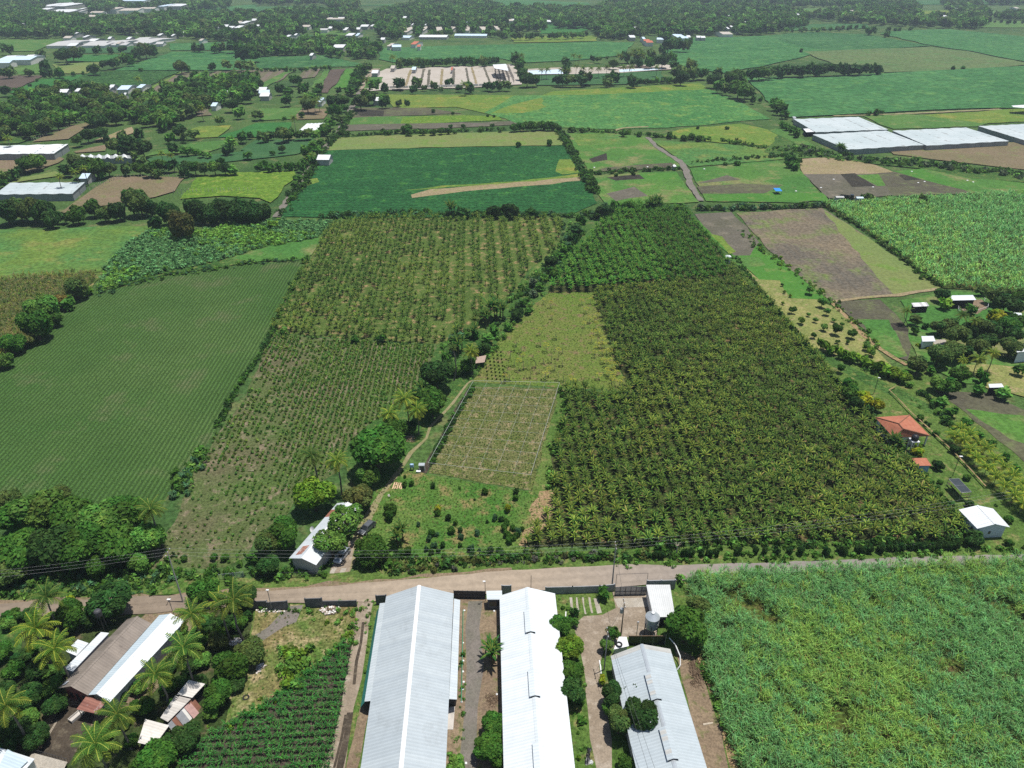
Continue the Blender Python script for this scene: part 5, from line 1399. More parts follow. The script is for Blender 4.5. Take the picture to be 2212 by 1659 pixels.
tl(3, 0, "80,910,50 110,950,50 150,990,40 60,880,35 100,890,40 870,980,25 940,970,35 980,975,25 230,1130,42 250,1160,40 170,1100,35 130,1080,35 1665,1258,18 915,1310,14 290,435,22 890,265,42 1025,300,30 1040,255,25 1105,255,18 1140,255,18 1230,250,18 1605,588,20 1685,585,17 205,1420,45 200,1380,45 240,1440,40 180,1370,40 250,1395,35 390,1300,30 450,1310,30 860,50,45", '{o} tree from the left among the cane fields and net houses', 'trees among the cane fields', 'mid', k=0.95)
tl(3, 1, "840,45,35 880,50,40 1330,60,40 580,80,16 970,70,20 790,80,14", '{o} bush from the left on the top border of the right cane block', 'bushes above the right cane block', 'olive', k=0.95)
tl(0, 0, "400,570,55 400,625,45 520,625,45 800,595,50 1215,600,20 1560,570,60 1610,590,35 250,625,35 1830,580,40 1960,560,45 2070,570,45 2150,570,50 900,560,40 960,545,45 1020,530,45 1090,515,50 1150,490,50 1200,450,60 1250,430,60 1300,440,50 1370,420,55 1440,420,45 1680,410,35 1740,415,35 1860,415,40 1920,410,40 2000,400,50 2080,420,55 2150,430,60 2100,470,55 2190,480,50 840,430,40 950,440,30 1060,430,35 560,470,70 620,460,60 500,480,45 650,480,45 350,470,40 710,430,25 60,560,50 130,560,50 200,540,40 90,620,50 40,630,45 30,780,48 60,420,45", '{o} tree from the left among the far left fields', 'trees among the far left fields', 'dmix')
# ------------------------------------------------------------------ woods and belts (far)
def wd(i, j, s, label, group, sp=8.5, lo=3.4, hi=6.0, cols=MIX):
    wood(TL(i, j, s), sp * 1.1, lo, hi, cols, label, group)
wd(0, 0, "0,1000 250,880 500,800 850,780 950,830 1300,850 1650,730 2212,700 2212,900 1750,950 1650,1040 1550,1100 1400,1170 1200,1080 1150,1040 900,1130 770,1130 830,1010 550,1130 280,1215 0,1225", 'leafy tree in the big wood left of the small green squares', 'trees of the big left wood', 8.0)
wd(1, 0, "0,760 140,900 0,930", 'leafy tree at the right end of the big left wood', 'trees of the big left wood end', 8.0)
wd(0, 0, "0,130 400,120 850,150 1000,190 1500,150 2212,140 2212,380 1800,360 1450,340 1000,300 700,330 300,340 0,340", 'tree in the far village wood on the left', 'trees of the far village wood', 11, 4, 7.5)
wd(0, 0, "0,0 500,0 480,40 300,60 280,80 400,110 0,130", 'tree in the hazy wood at the upper left corner', 'trees of the upper left wood', 14, 5, 9)
wd(0, 0, "650,20 1100,10 1400,60 1350,110 900,130 700,110", 'tree around the far factory roofs', 'trees around the factory', 15, 5, 9)
wd(0, 0, "1400,50 1700,60 1990,40 1980,70 1700,110 1450,120", 'tree in the far belt beside the factory', 'trees of the factory belt', 13, 5, 8)
wd(1, 0, "0,170 250,120 600,110 1000,150 1400,40 1700,20 1950,20 2212,120 2212,340 1800,330 1200,380 1000,270 850,290 250,330 150,360 0,370", 'tree in the broad wood beyond the building site', 'trees of the broad far wood', 11, 4, 7.5)
wd(1, 0, "0,400 150,370 700,370 1000,420 1100,390 1060,500 980,520 640,510 600,480 150,495 0,500", 'tree in the dark belt above the ploughed strips', 'trees of the dark belt', 9.5, 4, 6.5)
wd(1, 0, "0,0 820,0 800,50 400,50 0,50", 'tree in the hazy belt along the top of the view', 'trees of the top belt', 16, 5, 9)
wd(1, 0, "620,60 800,30 900,60 860,120 640,110", 'tree in the round far copse', 'trees of the far copse', 13, 6, 9)
wd(2, 0, "0,90 700,100 900,30 1100,50 1350,30 1400,80 2212,80 2212,310 1750,310 1300,310 1000,340 800,310 640,250 300,270 0,290", 'tree in the long wood across the far middle', 'trees of the long middle wood', 11, 4, 7.5)
wd(2, 0, "1060,10 2212,0 2212,70 1400,70 1050,50", 'tree in the hazy wood at the top of the far middle', 'trees of the upper middle wood', 15, 5, 9)
wd(2, 0, "1240,360 1400,340 1600,400 1500,425 1300,420", 'tree in the small wood by the blue roofed sheds', 'trees of the shed wood', 9, 4, 6)
wd(2, 0, "700,280 950,260 980,350 750,350", 'tree in the copse above the pale cane field', 'trees of the copse', 9, 4, 6)
wd(3, 0, "0,80 320,140 330,240 80,280 0,300", 'tree in the wood left of the far cane fields', 'trees of the cane wood', 10, 4, 7)
wd(3, 0, "350,170 600,110 900,60 1250,40 1330,180 1650,140 1900,170 1830,260 1500,250 900,220 600,200", 'tree in the wood beyond the right cane fields', 'trees of the right far wood', 12, 4, 7.5)
wd(3, 0, "0,10 1000,0 1250,20 900,60 600,70 200,70 0,40", 'tree in the hazy belt at the upper right', 'trees of the upper right belt', 16, 5, 8)
wd(3, 0, "1500,0 1750,0 1900,120 1930,180 1650,180 1500,60", 'tree in the dark far wood right of the olive clearing', 'trees of the olive clearing wood', 12, 4, 7)
wd(3, 0, "1950,150 2300,140 2300,180 1980,180", 'tree in the last belt at the right edge', 'trees of the right edge belt', 11, 4, 7)
wd(3, 0, "1890,20 2300,10 2300,45 1900,50", 'tree in the top right corner belt', 'trees of the corner belt', 14, 5, 8)
def bl(i, j, s, n, lo, hi, label, group, cols=MIXD):
    belt(TL(i, j, s), n, lo / 4, hi / 4, cols, label, group, jx=3, jy=1.5)
bl(1, 0, "1210,550 1600,535 2080,525", 30, 28, 40, 'tree in the thick hedge behind the building site', 'trees of the building site hedge')
bl(1, 0, "0,605 300,600 560,590 650,580", 18, 16, 26, 'small tree in the thin line above the ploughed strips', 'trees of the thin line', MIX)
bl(1, 0, "880,580 900,640 850,730 800,800", 9, 35, 50, 'tree beside the pale lane to the building site', 'trees of the pale lane', MIX)
bl(2, 0, "0,315 300,310 600,300 680,290", 14, 20, 32, 'small tree in the line above the yellow green strip', 'trees of the upper line', MIX)
bl(3, 0, "80,265 450,255 850,235", 14, 14, 26, 'small tree along the far cane border', 'trees of the cane border', MIX)
bl(3, 0, "1700,180 2300,190", 10, 12, 22, 'small tree in the last field line on the right', 'trees of the last field line', MIX)
bl(2, 0, "1540,660 1400,700 1150,700", 9, 20, 30, 'bush on the border between the blue green plot and the yellow field', 'bushes of the blue green plot', MIX)
bl(0, 0, "70,770 200,770 380,660 750,630", 9, 14, 22, 'small bush along the banana plot border', 'bushes of the banana border', MIX)
# far palms
def fp(i, j, s, label, group, r=9, h=9, tint=(1.1, 1.1, 1)):
    for k, (x, y) in enumerate(sorted(TL(i, j, s))):
        add_palm(x, y, r, label.replace('{o}', ordinal(k)), group, h=h, tint=tint)
fp(2, 0, "255,605 305,600 425,605 490,605 555,570 615,590 685,590 750,590 820,580 965,580 1030,580 1250,580 580,490 530,480 80,480", '{o} palm from the left along the white pond', 'palms along the white pond', 9)
fp(2, 0, "1100,430 1120,470 1030,470 1540,540 1580,600 1790,600 1920,620 930,480 1060,440", '{o} palm from the left in the trees right of the white pond', 'palms right of the white pond', 10)
fp(0, 0, "185,835 930,815 1060,840 1330,860 1460,725 1190,680 510,1520 640,1480 1035,1370 1390,1320 1470,1340 720,1450 60,1190 1740,930", '{o} palm from the left in the far left woods', 'palms of the far left woods', 11, 9, (1.25, 1.2, 1))
fp(1, 0, "400,870 510,880 325,1020 540,860 955,690 1180,495 430,840 1800,730", '{o} palm from the left near the field track', 'palms near the field track', 11, 9, (1.2, 1.15, 1))
fp(1, 0, "450,1370 480,1340", '{o} low palm from the left at the head of the dark maize', 'palms at the dark maize', 10, 4, (1.3, 1.2, 1))
# ------------------------------------------------------------------ buildings
W_ = lambda v, z: Vector((v[0], v[1], z))
def unit2(a, b):
    d = Vector((b[0] - a[0], b[1] - a[1])); d.normalize(); return (d.x, d.y, 0)
plain('wall_white', (0.72, 0.70, 0.66), 0.85, 0, 0.06, 0.8, (0.5, 0.46, 0.4, 0.4))
plain('wall_blue', (0.30, 0.45, 0.62), 0.85, 0, 0.08, 0.8, (0.3, 0.35, 0.4, 0.4))
plain('wall_grey', (0.42, 0.41, 0.39), 0.9, 0, 0.12, 0.9, (0.2, 0.19, 0.17, 0.5))
plain('wall_block', (0.115, 0.115, 0.12), 0.95, 0, 0.25, 1.6, (0.22, 0.21, 0.19, 0.5))
plain('wall_panel', (0.30, 0.31, 0.32), 0.9, 0, 0.12, 1.2, (0.16, 0.15, 0.14, 0.5))
plain('wall_red', (0.20, 0.06, 0.05), 0.9, 0, 0.25, 1.2, (0.35, 0.28, 0.25, 0.7))
plain('dark_inside', (0.02, 0.02, 0.022), 0.9, 0, 0.1, 1)
plain('steel_dark', (0.07, 0.07, 0.075), 0.5, 0.3, 0.1, 3)
plain('steel_grey', (0.33, 0.34, 0.35), 0.45, 0.4, 0.08, 3)
plain('galv', (0.52, 0.56, 0.58), 0.4, 0.5, 0.08, 2, (0.35, 0.36, 0.36, 0.4))
plain('white_paint', (0.66, 0.67, 0.67), 0.6, 0, 0.04, 2)
plain('teal_tarp', (0.02, 0.20, 0.17), 0.6, 0, 0.15, 1.5)
plain('green_pipe', (0.05, 0.25, 0.14), 0.5, 0, 0.1, 2)
plain('black_plastic', (0.018, 0.018, 0.02), 0.3, 0, 0.2, 2, None, 0.5)
plain('timber', (0.16, 0.11, 0.07), 0.9, 0, 0.25, 3)
plain('timber_pale', (0.55, 0.36, 0.24), 0.9, 0, 0.2, 3)
plain('concrete', (0.46, 0.43, 0.39), 0.9, 0, 0.12, 1.2, (0.28, 0.26, 0.23, 0.4))
plain('pole_concrete', (0.30, 0.29, 0.27), 0.9, 0, 0.12, 1.2)
plain('blue_tarp', (0.02, 0.22, 0.62), 0.5, 0, 0.1, 2)
plain('rubble', (0.42, 0.36, 0.31), 0.95, 0, 0.4, 3)
plain('rubble_white', (0.66, 0.64, 0.60), 0.9, 0, 0.3, 3)
plain('brush_brown', (0.14, 0.095, 0.06), 0.95, 0, 0.35, 4)
plain('shade_net', (0.035, 0.045, 0.055), 0.9, 0, 0.2, 2)
plain('glass_dark', (0.02, 0.025, 0.03), 0.12, 0, 0.05, 1, None, 0.6)
plain('rubber', (0.015, 0.015, 0.015), 0.8, 0, 0.1, 5)
plain('wire', (0.62, 0.62, 0.60), 0.4, 0.3, 0.02, 1)
plain('wire_dark', (0.10, 0.10, 0.10), 0.5, 0.3, 0.02, 1)
plain('orange_tile_ridge', (0.22, 0.10, 0.06), 0.9, 0, 0.2, 3)

def gable(name, label, cat, FL, FR, NR, NL, ez, rz_, roofs, wall, inset=0.35, th=0.07, cap=None, group=None, capw=0.5, cap_th=0.06, endwall=True, openings=None):
    """pitched building: FL FR NR NL eave corners (far-left ... near-left); ridge runs far to near"""
    FL, FR, NR, NL = [W_(v, ez) for v in (FL, FR, NR, NL)]
    RF = W_((FL + FR) / 2, rz_); RN = W_((NL + NR) / 2, rz_)
    base = (FL + FR + NR + NL) / 4; base.z = 0
    e = thing(name, label, cat, base, 0, group)
    ctr = base
    def ins(v, k):
        d = Vector((ctr.x - v.x, ctr.y - v.y, 0))
        ax = (FR - FL).normalized(); ay = (NL - FL).normalized()
        return v + ax * (inset if d.dot(ax) > 0 else -inset) + ay * (inset if d.dot(ay) > 0 else -inset)
    w = [ins(v, inset) for v in (FL, FR, NR, NL)]
    wf, wn = ins(RF, 0), ins(RN, 0)
    wf = (w[0] + w[1]) / 2; wn = (w[2] + w[3]) / 2
    slope = (rz_ - ez) / max(((FR - FL).length / 2), 0.1)
    zt = ez + inset * slope - th - 0.02
    zr = rz_ - th - 0.03
    A = [W_(v, 0) for v in w]; B = [W_(v, zt) for v in w]
    m = MB()
    m.add(A + B + [W_(wf, zr), W_(wn, zr)], [(0, 3, 7, 4), (1, 5, 6, 2), (0, 4, 8, 5, 1), (3, 2, 6, 9, 7), (0, 1, 2, 3)])
    m.build('wall', wall, e)
    r1 = MB(); r1.slab([FL, RF, RN, NL], th); r1.build('roof_slope', roofs[0], e)
    r2 = MB(); r2.slab([RF, FR, NR, RN], th); r2.build('roof_slope', roofs[1], e)
    if cap:
        c = MB()
        ax = (FR - FL).normalized()
        dz = slope * capw / 2
        up = Vector((0, 0, cap_th))
        f0, n0 = RF + up, RN + up
        c.slab([f0 - ax * capw / 2 - Vector((0, 0, dz)), f0, n0, n0 - ax * capw / 2 - Vector((0, 0, dz))], 0.04)
        c.slab([f0, f0 + ax * capw / 2 - Vector((0, 0, dz)), n0 + ax * capw / 2 - Vector((0, 0, dz)), n0], 0.04)
        c.build('ridge_cap', cap, e)
    return e, dict(FL=FL, FR=FR, NR=NR, NL=NL, RF=RF, RN=RN, base=base, wall=w, slope=slope)
def flatroof(name, label, cat, quad, wallmat, roofmat, inset=0.2, th=0.08, group=None, posts=False, walls=True):
    """lean-to: four eave corners with their own heights"""
    q = [Vector(v) for v in quad]
    base = sum(q, Vector()) / 4; base.z = 0
    e = thing(name, label, cat, base, 0, group)
    r = MB(); r.slab(q, th); r.build('roof', roofmat, e)
    c = sum(q, Vector()) / 4
    w = [v.lerp(c, min(0.4, inset / max((v - c).length, 0.1) * 1.4)) for v in q]
    if posts:
        for v in w:
            p = MB(); p.tube([(v.x, v.y, 0), (v.x, v.y, v.z - th - 0.01)], 0.06, 6); p.build('post', 'steel_dark', e)
    elif walls:
        m = MB(); m.prism([W_(v, 0) for v in w], [W_(v, v.z - th - 0.03) for v in w]); m.build('wall', wallmat, e)
    return e
def panel_on(e, a, b, z0, z1, mat, name, out=0.04, th=0.05):
    """door or window leaf set proud of a wall line a-b"""
    a, b = Vector((a[0], a[1], 0)), Vector((b[0], b[1], 0))
    d = (b - a).normalized(); n = Vector((d.y, -d.x, 0))
    m = MB()
    p = [a + n * (out - th), b + n * (out - th), b + n * out, a + n * out]
    m.prism([W_(v, z0) for v in p], [W_(v, z1) for v in p])
    return m.build(name, mat, e)

# ---- long grey barn (left of the three)
eL, rL = 3.6, 5.9
FL, FR = G(834, 1288, eL), G(980, 1282, eL)
NLv, NRv = G(779, 1658, eL), G(963, 1658, eL)
ext = lambda a, b, k: a + (b - a) * k
NL, NR = ext(FL, NLv, 1.25), ext(FR, NRv, 1.25)
D1 = unit2(FL, NL)
sheet_metal('roof_grey', (0.35, 0.395, 0.42), (0.39, 0.435, 0.455), D1, 0.55, 1.1, 0.5, (0.31, 0.345, 0.36), 0.06, 0.56)
sheet_metal('roof_pale', (0.44, 0.49, 0.51), (0.48, 0.525, 0.545), D1, 0.55, 1.1, 0.5, None, 0.05)
e, q = gable('long_barn', 'longest grey ridged metal barn with a white ridge cap and teal side curtain', 'barn', FL, FR, NR, NL, eL, rL, ('roof_grey', 'roof_grey'), 'wall_grey', cap='white_paint', capw=0.62, cap_th=0.1)
# lower side roofs
a, b, c, d = G(820, 1301, 3.0), G(838, 1301, 3.4), G(800, 1512, 3.4), G(787, 1513, 3.0)
m = MB(); m.slab([W_(a, 2.75), W_(G(836, 1301, 3.45), 3.4), W_(G(806, 1513, 3.45), 3.4), W_(d, 2.75)], 0.06); m.build('side_roof', 'roof_pale', e)
m = MB(); m.slab([W_(G(981, 1293, 3.4), 3.4), W_(G(994, 1295, 3), 2.9), W_(G(987, 1510, 3), 2.9), W_(G(970, 1510, 3.4), 3.4)], 0.06); m.build('side_roof', 'roof_pale', e)
m = MB(); m.slab([W_(G(819, 1312, 2.6), 2.6), W_(G(813, 1320, 1.2), 1.0), W_(G(778, 1527, 1.2), 1.0), W_(G(788, 1516, 2.6), 2.6)], 0.04); m.build('side_curtain', 'teal_tarp', e)
ql = [G(968, 1511, 0), G(987, 1511, 0), G(985, 1526, 0), G(967, 1526, 0)]
m = MB(); m.prism([W_(v, 0) for v in ql], [W_(v, 1.4) for v in ql]); m.build('motor_housing', 'steel_dark', e)
ql = [G(966, 1530, 0), G(983, 1528, 0), G(979, 1578, 0), G(964, 1578, 0)]
m = MB(); m.prism([W_(v, 0) for v in ql], [W_(v, 0.25) for v in ql]); m.build('concrete_step', 'concrete', e)
for k in range(9):
    t = 0.05 + k * 0.085
    p = ext(G(993, 1296, 0), G(986, 1508, 0), t * 1.15)
    m = MB(); m.tube([(p.x, p.y, 0), (p.x, p.y, 2.83)], 0.05, 6); m.build('post', 'steel_dark', e)

# ---- white barn
eL, rL = 3.4, 5.2
FL, FR = G(1079, 1287, eL), G(1199, 1282, eL)
NL, NR = ext(FL, G(1088, 1658, eL), 1.25), ext(FR, G(1242, 1658, eL), 1.25)
D2 = unit2(FL, NL)
sheet_metal('roof_white', (0.60, 0.635, 0.65), (0.55, 0.595, 0.615), D2, 0.5, 1.0, 0.5, (0.40, 0.40, 0.40), 0.05, 0.66)
sheet_metal('roof_white_b', (0.56, 0.605, 0.625), (0.52, 0.57, 0.59), D2, 0.5, 1.0, 0.5, None, 0.05)
e, q = gable('white_barn', 'long white roofed barn with raised ridge vents, middle of the three', 'barn', FL, FR, NR, NL, eL, rL, ('roof_white', 'roof_white'), 'wall_grey', cap='roof_white_b', capw=0.8, cap_th=0.06)
def ridge_vent(e, q, t0, t1, wd, lift, mat, th=0.06):
    a, b = q['RF'].lerp(q['RN'], t0), q['RF'].lerp(q['RN'], t1)
    ax = (q['FR'] - q['FL']).normalized()
    up = Vector((0, 0, lift)); dz = Vector((0, 0, q['slope'] * wd * 0.9))
    m = MB()
    m.slab([a + up, b + up, b + up - ax * wd - dz, a + up - ax * wd - dz], th)
    m.slab([a + up, a + up + ax * wd - dz, b + up + ax * wd - dz, b + up], th)
    v = m.build('ridge_vent', mat, e)
    g = MB()
    for s in (-1, 1):
        o = ax * s * wd * 0.8
        dd = Vector((0, 0, q['slope'] * wd * 0.8))
        g.prism([a + o - dd - Vector((0, 0, 0.05)), b + o - dd - Vector((0, 0, 0.05)), b + o * 0.93 - dd, a + o * 0.93 - dd],
                [a + o - dd + up * 0.86, b + o - dd + up * 0.86, b + o * 0.93 - dd + up * 0.86, a + o * 0.93 - dd + up * 0.86])
    for p in (a, b):
        dd = Vector((0, 0, q['slope'] * wd * 0.8))
        n = (b - a).normalized() * (0.05 if p is a else -0.05)
        g.prism([p - ax * wd * 0.78 - dd + n, p + n + Vector((0, 0, -0.02)), p + ax * wd * 0.78 - dd + n, p - Vector((0, 0, 0.1)) + n * 1.01], [p - ax * wd * 0.78 - dd + up * 0.85 + n, p + up * 0.8 + n, p + ax * wd * 0.78 - dd + up * 0.85 + n, p + up * 0.5 + n * 1.01]) if False else None
        g.add([p - ax * wd * 0.78 - dd + n, p + ax * wd * 0.78 - dd + n, p + ax * wd * 0.78 - dd + up * 0.84 + n, p + up * 0.86 + n, p - ax * wd * 0.78 - dd + up * 0.84 + n], [(0, 1, 2, 3, 4)])
    g.build('vent_sides', 'dark_inside', e, recalc=False)
    return v
def tr_along(q, y0, y1):
    """fraction along the ridge from survey rows"""
    f = lambda yy: min(((abs((lambda p: (p.y, p))(q['RF'].lerp(q['RN'], t))[0] - G(1106, yy, q['RF'].z + 0.3).y), t) for t in np.linspace(0, 1, 400)))[1]
    return f(y0), f(y1)
for y0, y1 in ((1244 + 285 / 4, 1244 + 478 / 4), (1244 + 800 / 4, 1244 + 1035 / 4), (1244 + 1430 / 4, 1244 + 1700 / 4)):
    t0, t1 = tr_along(q, y0, y1); ridge_vent(e, q, t0, t1, 0.85, 0.38, 'roof_white_b')

# ---- right grey barn
eL, rL = 3.3, 5.3
FL, FR = G(1319, 1417, eL), G(1448, 1402, eL)
NL, NR = ext(FL, G(1373, 1655, eL), 1.3), ext(FR, G(1526, 1655, eL), 1.3)
D3 = unit2(FL, NL)
sheet_metal('roof_light', (0.40, 0.45, 0.475), (0.36, 0.41, 0.435), D3, 0.5, 1.0, 0.5, (0.30, 0.33, 0.34), 0.06, 0.62)
sheet_metal('roof_old', (0.38, 0.38, 0.36), (0.44, 0.44, 0.42), D3, 0.5, 1.0, 0.7, None, 0.1)
e, q = gable('grey_barn', 'pale grey barn with patched ridge vents beside the sugar cane', 'barn', FL, FR, NR, NL, eL, rL, ('roof_light', 'roof_light'), 'wall_grey', cap='galv', capw=0.6)
for y0, y1 in ((1244 + 828 / 4, 1244 + 1060 / 4), (1244 + 1300 / 4, 1244 + 1580 / 4)):
    t0, t1 = tr_along(q, y0, y1)
    v = ridge_vent(e, q, t0, t1, 0.85, 0.36, 'roof_light')
    ax = (q['FR'] - q['FL']).normalized()
    for t in (0.1, 0.3, 0.7):
        a = q['RF'].lerp(q['RN'], t0 + (t1 - t0) * t); b = q['RF'].lerp(q['RN'], t0 + (t1 - t0) * (t + 0.13))
        up = Vector((0, 0, 0.375)); dz = Vector((0, 0, q['slope'] * 0.82 * 0.9))
        m = MB(); m.slab([a + up, b + up, b + up - ax * 0.82 - dz, a + up - ax * 0.82 - dz], 0.02); m.build('vent_patch', 'roof_old', e)
a = [q['FL'].lerp(q['NL'], 0), q['RF'], q['FR']]; b = [q['FL'].lerp(q['NL'], 0.035), q['RF'].lerp(q['RN'], 0.035), q['FR'].lerp(q['NR'], 0.035)]
m = MB(); u_ = Vector((0, 0, 0.012)); m.slab([a[0] + u_, a[1] + u_, b[1] + u_, b[0] + u_], 0.01); m.slab([a[1] + u_, a[2] + u_, b[2] + u_, b[1] + u_], 0.01); m.build('end_sheet', 'roof_old', e)
m = MB(); p = G(1452, 1402, 1.5); m.tube([(p.x - 0.3, p.y + 1.5, 2.4), (p.x + 0.5, p.y + 0.3, 2.2), (p.x + 1.0, p.y - 1.5, 1.6), (p.x + 0.9, p.y - 2.6, 0.8), (p.x + 0.4, p.y - 3.0, 0.2)], 0.1, 8)
tag(m.build('drain_pipe', 'white_paint'), 'curved white pipe at the far corner of the right barn', 'pipe')
# screen fence and small lean-to at its head
m0 = [T(2, 3, 975, 528), T(2, 3, 1315, 515)]
A, B = G(*m0[0], 0), G(*m0[1], 0)
A, B = G(*T(2, 3, 1000, 600), 0), G(*T(2, 3, 1318, 600), 0)
e = thing('screen_fence', 'black mesh screen fence between the silo and the right barn', 'fence', (A + B) / 2)
m = MB(); n = Vector((0, 0.05, 0)); m.prism([A, B, B + n, A + n], [W_(v, 2.3) for v in (A, B, B + n, A + n)]); m.build('net', 'black_plastic', e)
for k in range(4):
    p = A.lerp(B, k / 3) - Vector((0, 0.06, 0)); m = MB(); m.tube([p, W_(p, 2.6)], 0.05, 6); m.build('post', 'steel_grey', e)
m = MB(); m.tube([W_(A - Vector((0, .06, 0)), 2.4), W_(B - Vector((0, .06, 0)), 2.4)], 0.06, 6); m.build('rail', 'timber', e)
sheet_metal('lean_white', (0.66, 0.68, 0.69), (0.56, 0.58, 0.59), (1, 0, 0), 0.4, 0.8, 0.6, None, 0.1)
flatroof('lean_to', 'small white lean-to with a tyre on its roof beside the right barn', 'shed', [G(*T(2, 3, 925, 525), 2.6), G(*T(2, 3, 990, 525), 2.6), G(*T(2, 3, 1010, 605), 2.3), G(*T(2, 3, 878, 635), 2.3)], 'wall_white', 'lean_white')
p = G(*T(2, 3, 925, 592), 2.45)
m = MB()
for k in range(16):
    pass
m.lathe((p.x, p.y, p.z), [(0.30, 0.06), (0.36, 0.0), (0.52, 0.0), (0.58, 0.08), (0.52, 0.17), (0.36, 0.17), (0.30, 0.11)], 20)
m.f = m.f[:-2]
tag(m.build('tyre', 'rubber', smooth=False), 'black tyre lying on the small white lean-to roof', 'tyre')

# ---- gate shed (white roofed box by the cane)
sheet_metal('shed_white', (0.53, 0.545, 0.54), (0.48, 0.49, 0.485), (1, 0, 0), 0.35, 0.9, 0.7, (0.38, 0.34, 0.3), 0.1, 0.6)
zz = 3.0
qd = [G(*T(2, 3, 1160, 75), zz), G(*T(2, 3, 1365, 75), zz), G(*T(2, 3, 1410, 352), zz - 0.35), G(*T(2, 3, 1222, 355), zz - 0.35)]
e = flatroof('gate_shed', 'white roofed store room beside the sliding gate and the cane', 'shed', qd, 'wall_white', 'shed_white', 0.25)
a = qd[3].lerp(qd[2], 0.1) + Vector((0, 0.18, 0)); b = qd[3].lerp(qd[2], 0.9) + Vector((0, 0.18, 0))
panel_on(e, a, b, 0.3, 2.1, 'dark_inside', 'door')
# small gate house between the barns
qd = [G(*T(1, 3, 1990, 128), 2.8), G(*T(1, 3, 2125, 125), 2.8), G(*T(1, 3, 2128, 203), 2.6), G(*T(1, 3, 1995, 203), 2.6)]
e = flatroof('gate_house', 'little gate house with a pale flat roof between the two long barns', 'shed', qd, 'wall_block', 'roof_pale', 0.15)
panel_on(e, qd[3].lerp(qd[2], 0.15) + Vector((0, 0.12, 0)), qd[3].lerp(qd[2], 0.85) + Vector((0, 0.12, 0)), 0.9, 2.0, 'glass_dark', 'window')
p = qd[0]
m = MB(); m.tube([(p.x - 0.2, p.y + 0.1, 0), (p.x - 0.2, p.y + 0.1, 5.2)], 0.05, 6)
e = thing('lamp_post', 'slim lamp post beside the little gate house', 'lamp post', (p.x - 0.2, p.y + 0.1, 0)); m.build('post', 'steel_dark', e)
m = MB(); m.box((p.x - 0.35, p.y - 0.1, 5.2), (0.45, 0.25, 0.12)); m.build('lamp_head', 'white_paint', e)

# ---- road wall and gates
def wallseg(pts, h, th, mat, name, label, cat='wall', cap=True, step=None, group=None):
    e = thing(name, label, cat, G(*pts[0]), 0, group)
    W = GW(pts)
    m = MB()
    for a, b in zip(W[:-1], W[1:]):
        d = (b - a).normalized(); n = Vector((-d.y, d.x, 0)) * th / 2
        m.prism([a - n, b - n, b + n, a + n], [W_(v, h) for v in (a - n, b - n, b + n, a + n)])
    m.build('wall_body', mat, e)
    tot = 0
    for a, b in zip(W[:-1], W[1:]):
        L = (b - a).length; k = max(1, int(L / (step or 2.5)))
        for j in range(k + 1):
            p = a.lerp(b, j / k)
            m = MB(); m.box((p.x, p.y, h / 2 + 0.06), (0.2, th + 0.1, h + 0.12), math.atan2((b - a).y, (b - a).x)); m.build('pillar', mat, e)
    return e
wallseg([T(1, 3, -40, 285), T(1, 3, 105, 280)], 1.9, 0.16, 'wall_block', 'block_wall', 'dark block wall stretch beside the palm trees, leftmost along the road')
wallseg([T(1, 3, 110, 300), T(1, 3, 280, 288)], 2.1, 0.16, 'wall_block', 'block_wall', 'dark block wall panel left of the gravel entrance')
wallseg([T(1, 3, 437, 275), T(1, 3, 578, 270)], 2.3, 0.16, 'wall_block', 'block_wall', 'tall dark block wall panel right of the gravel entrance')
wallseg([T(1, 3, 580, 268), T(1, 3, 870, 263)], 1.5, 0.16, 'wall_block', 'block_wall', 'lower dark block wall behind the rubble heap')
wallseg([T(1, 3, 1045, 245), T(1, 3, 1130, 240)], 2.2, 0.16, 'wall_block', 'block_wall', 'short dark wall at the far corner of the long grey barn')
wallseg([T(2, 3, 290, 155), T(2, 3, 520, 150), T(2, 3, 755, 142), T(2, 3, 880, 130)], 1.7, 0.14, 'wall_panel', 'panel_wall', 'grey concrete panel wall between the white barn and the sliding gate')
wallseg([T(2, 3, 1160, 115), T(2, 3, 1400, 110)], 2.2, 0.14, 'wall_panel', 'panel_wall', 'grey wall behind the white roofed store room')
wallseg([T(1, 3, 2125, 150), T(2, 3, -10, 150)], 2.0, 0.14, 'wall_panel', 'panel_wall', 'short grey wall right of the little gate house')
def gate(A, B, h, name, label, mat, n=5):
    A, B = G(*A), G(*B)
    e = thing(name, label, 'gate', (A + B) / 2)
    d = (B - A).normalized()
    m = MB(); nn = Vector((-d.y, d.x, 0)) * 0.03
    m.prism([W_(A - nn, 0.12), W_(B - nn, 0.12), W_(B + nn, 0.12), W_(A + nn, 0.12)], [W_(v, h) for v in (A - nn, B - nn, B + nn, A + nn)]); m.build('panel', mat, e)
    f = MB()
    for k in range(n + 1):
        p = A.lerp(B, k / n); f.box((p.x, p.y - 0.05, h / 2 + 0.1), (0.07, 0.09, h + 0.1))
    for z in (0.15, h / 2, h + 0.02):
        f.tube([W_(A - Vector((0, 0.07, 0)), z), W_(B - Vector((0, 0.07, 0)), z)], 0.04, 6)
    f.build('frame', 'steel_dark', e)
gate(T(1, 3, 1712, 195), T(1, 3, 1985, 200), 2.0, 'metal_gate', 'dark barred metal gate between the long grey barn and the gate house', 'steel_dark', 7)
gate(T(2, 3, 885, 172), T(2, 3, 1158, 166), 2.2, 'sliding_gate', 'wide grey sheet metal gate leading onto the road', 'steel_grey', 6)
A, B = G(*T(2, 3, 893, 110)), G(*T(2, 3, 1160, 100))
e = thing('gate_arch', 'thin metal arch over the wide grey gate', 'gate arch', (A + B) / 2)
for v in (A, B):
    m = MB(); m.tube([v, W_(v, 3.6)], 0.04, 6); m.build('post', 'steel_dark', e)
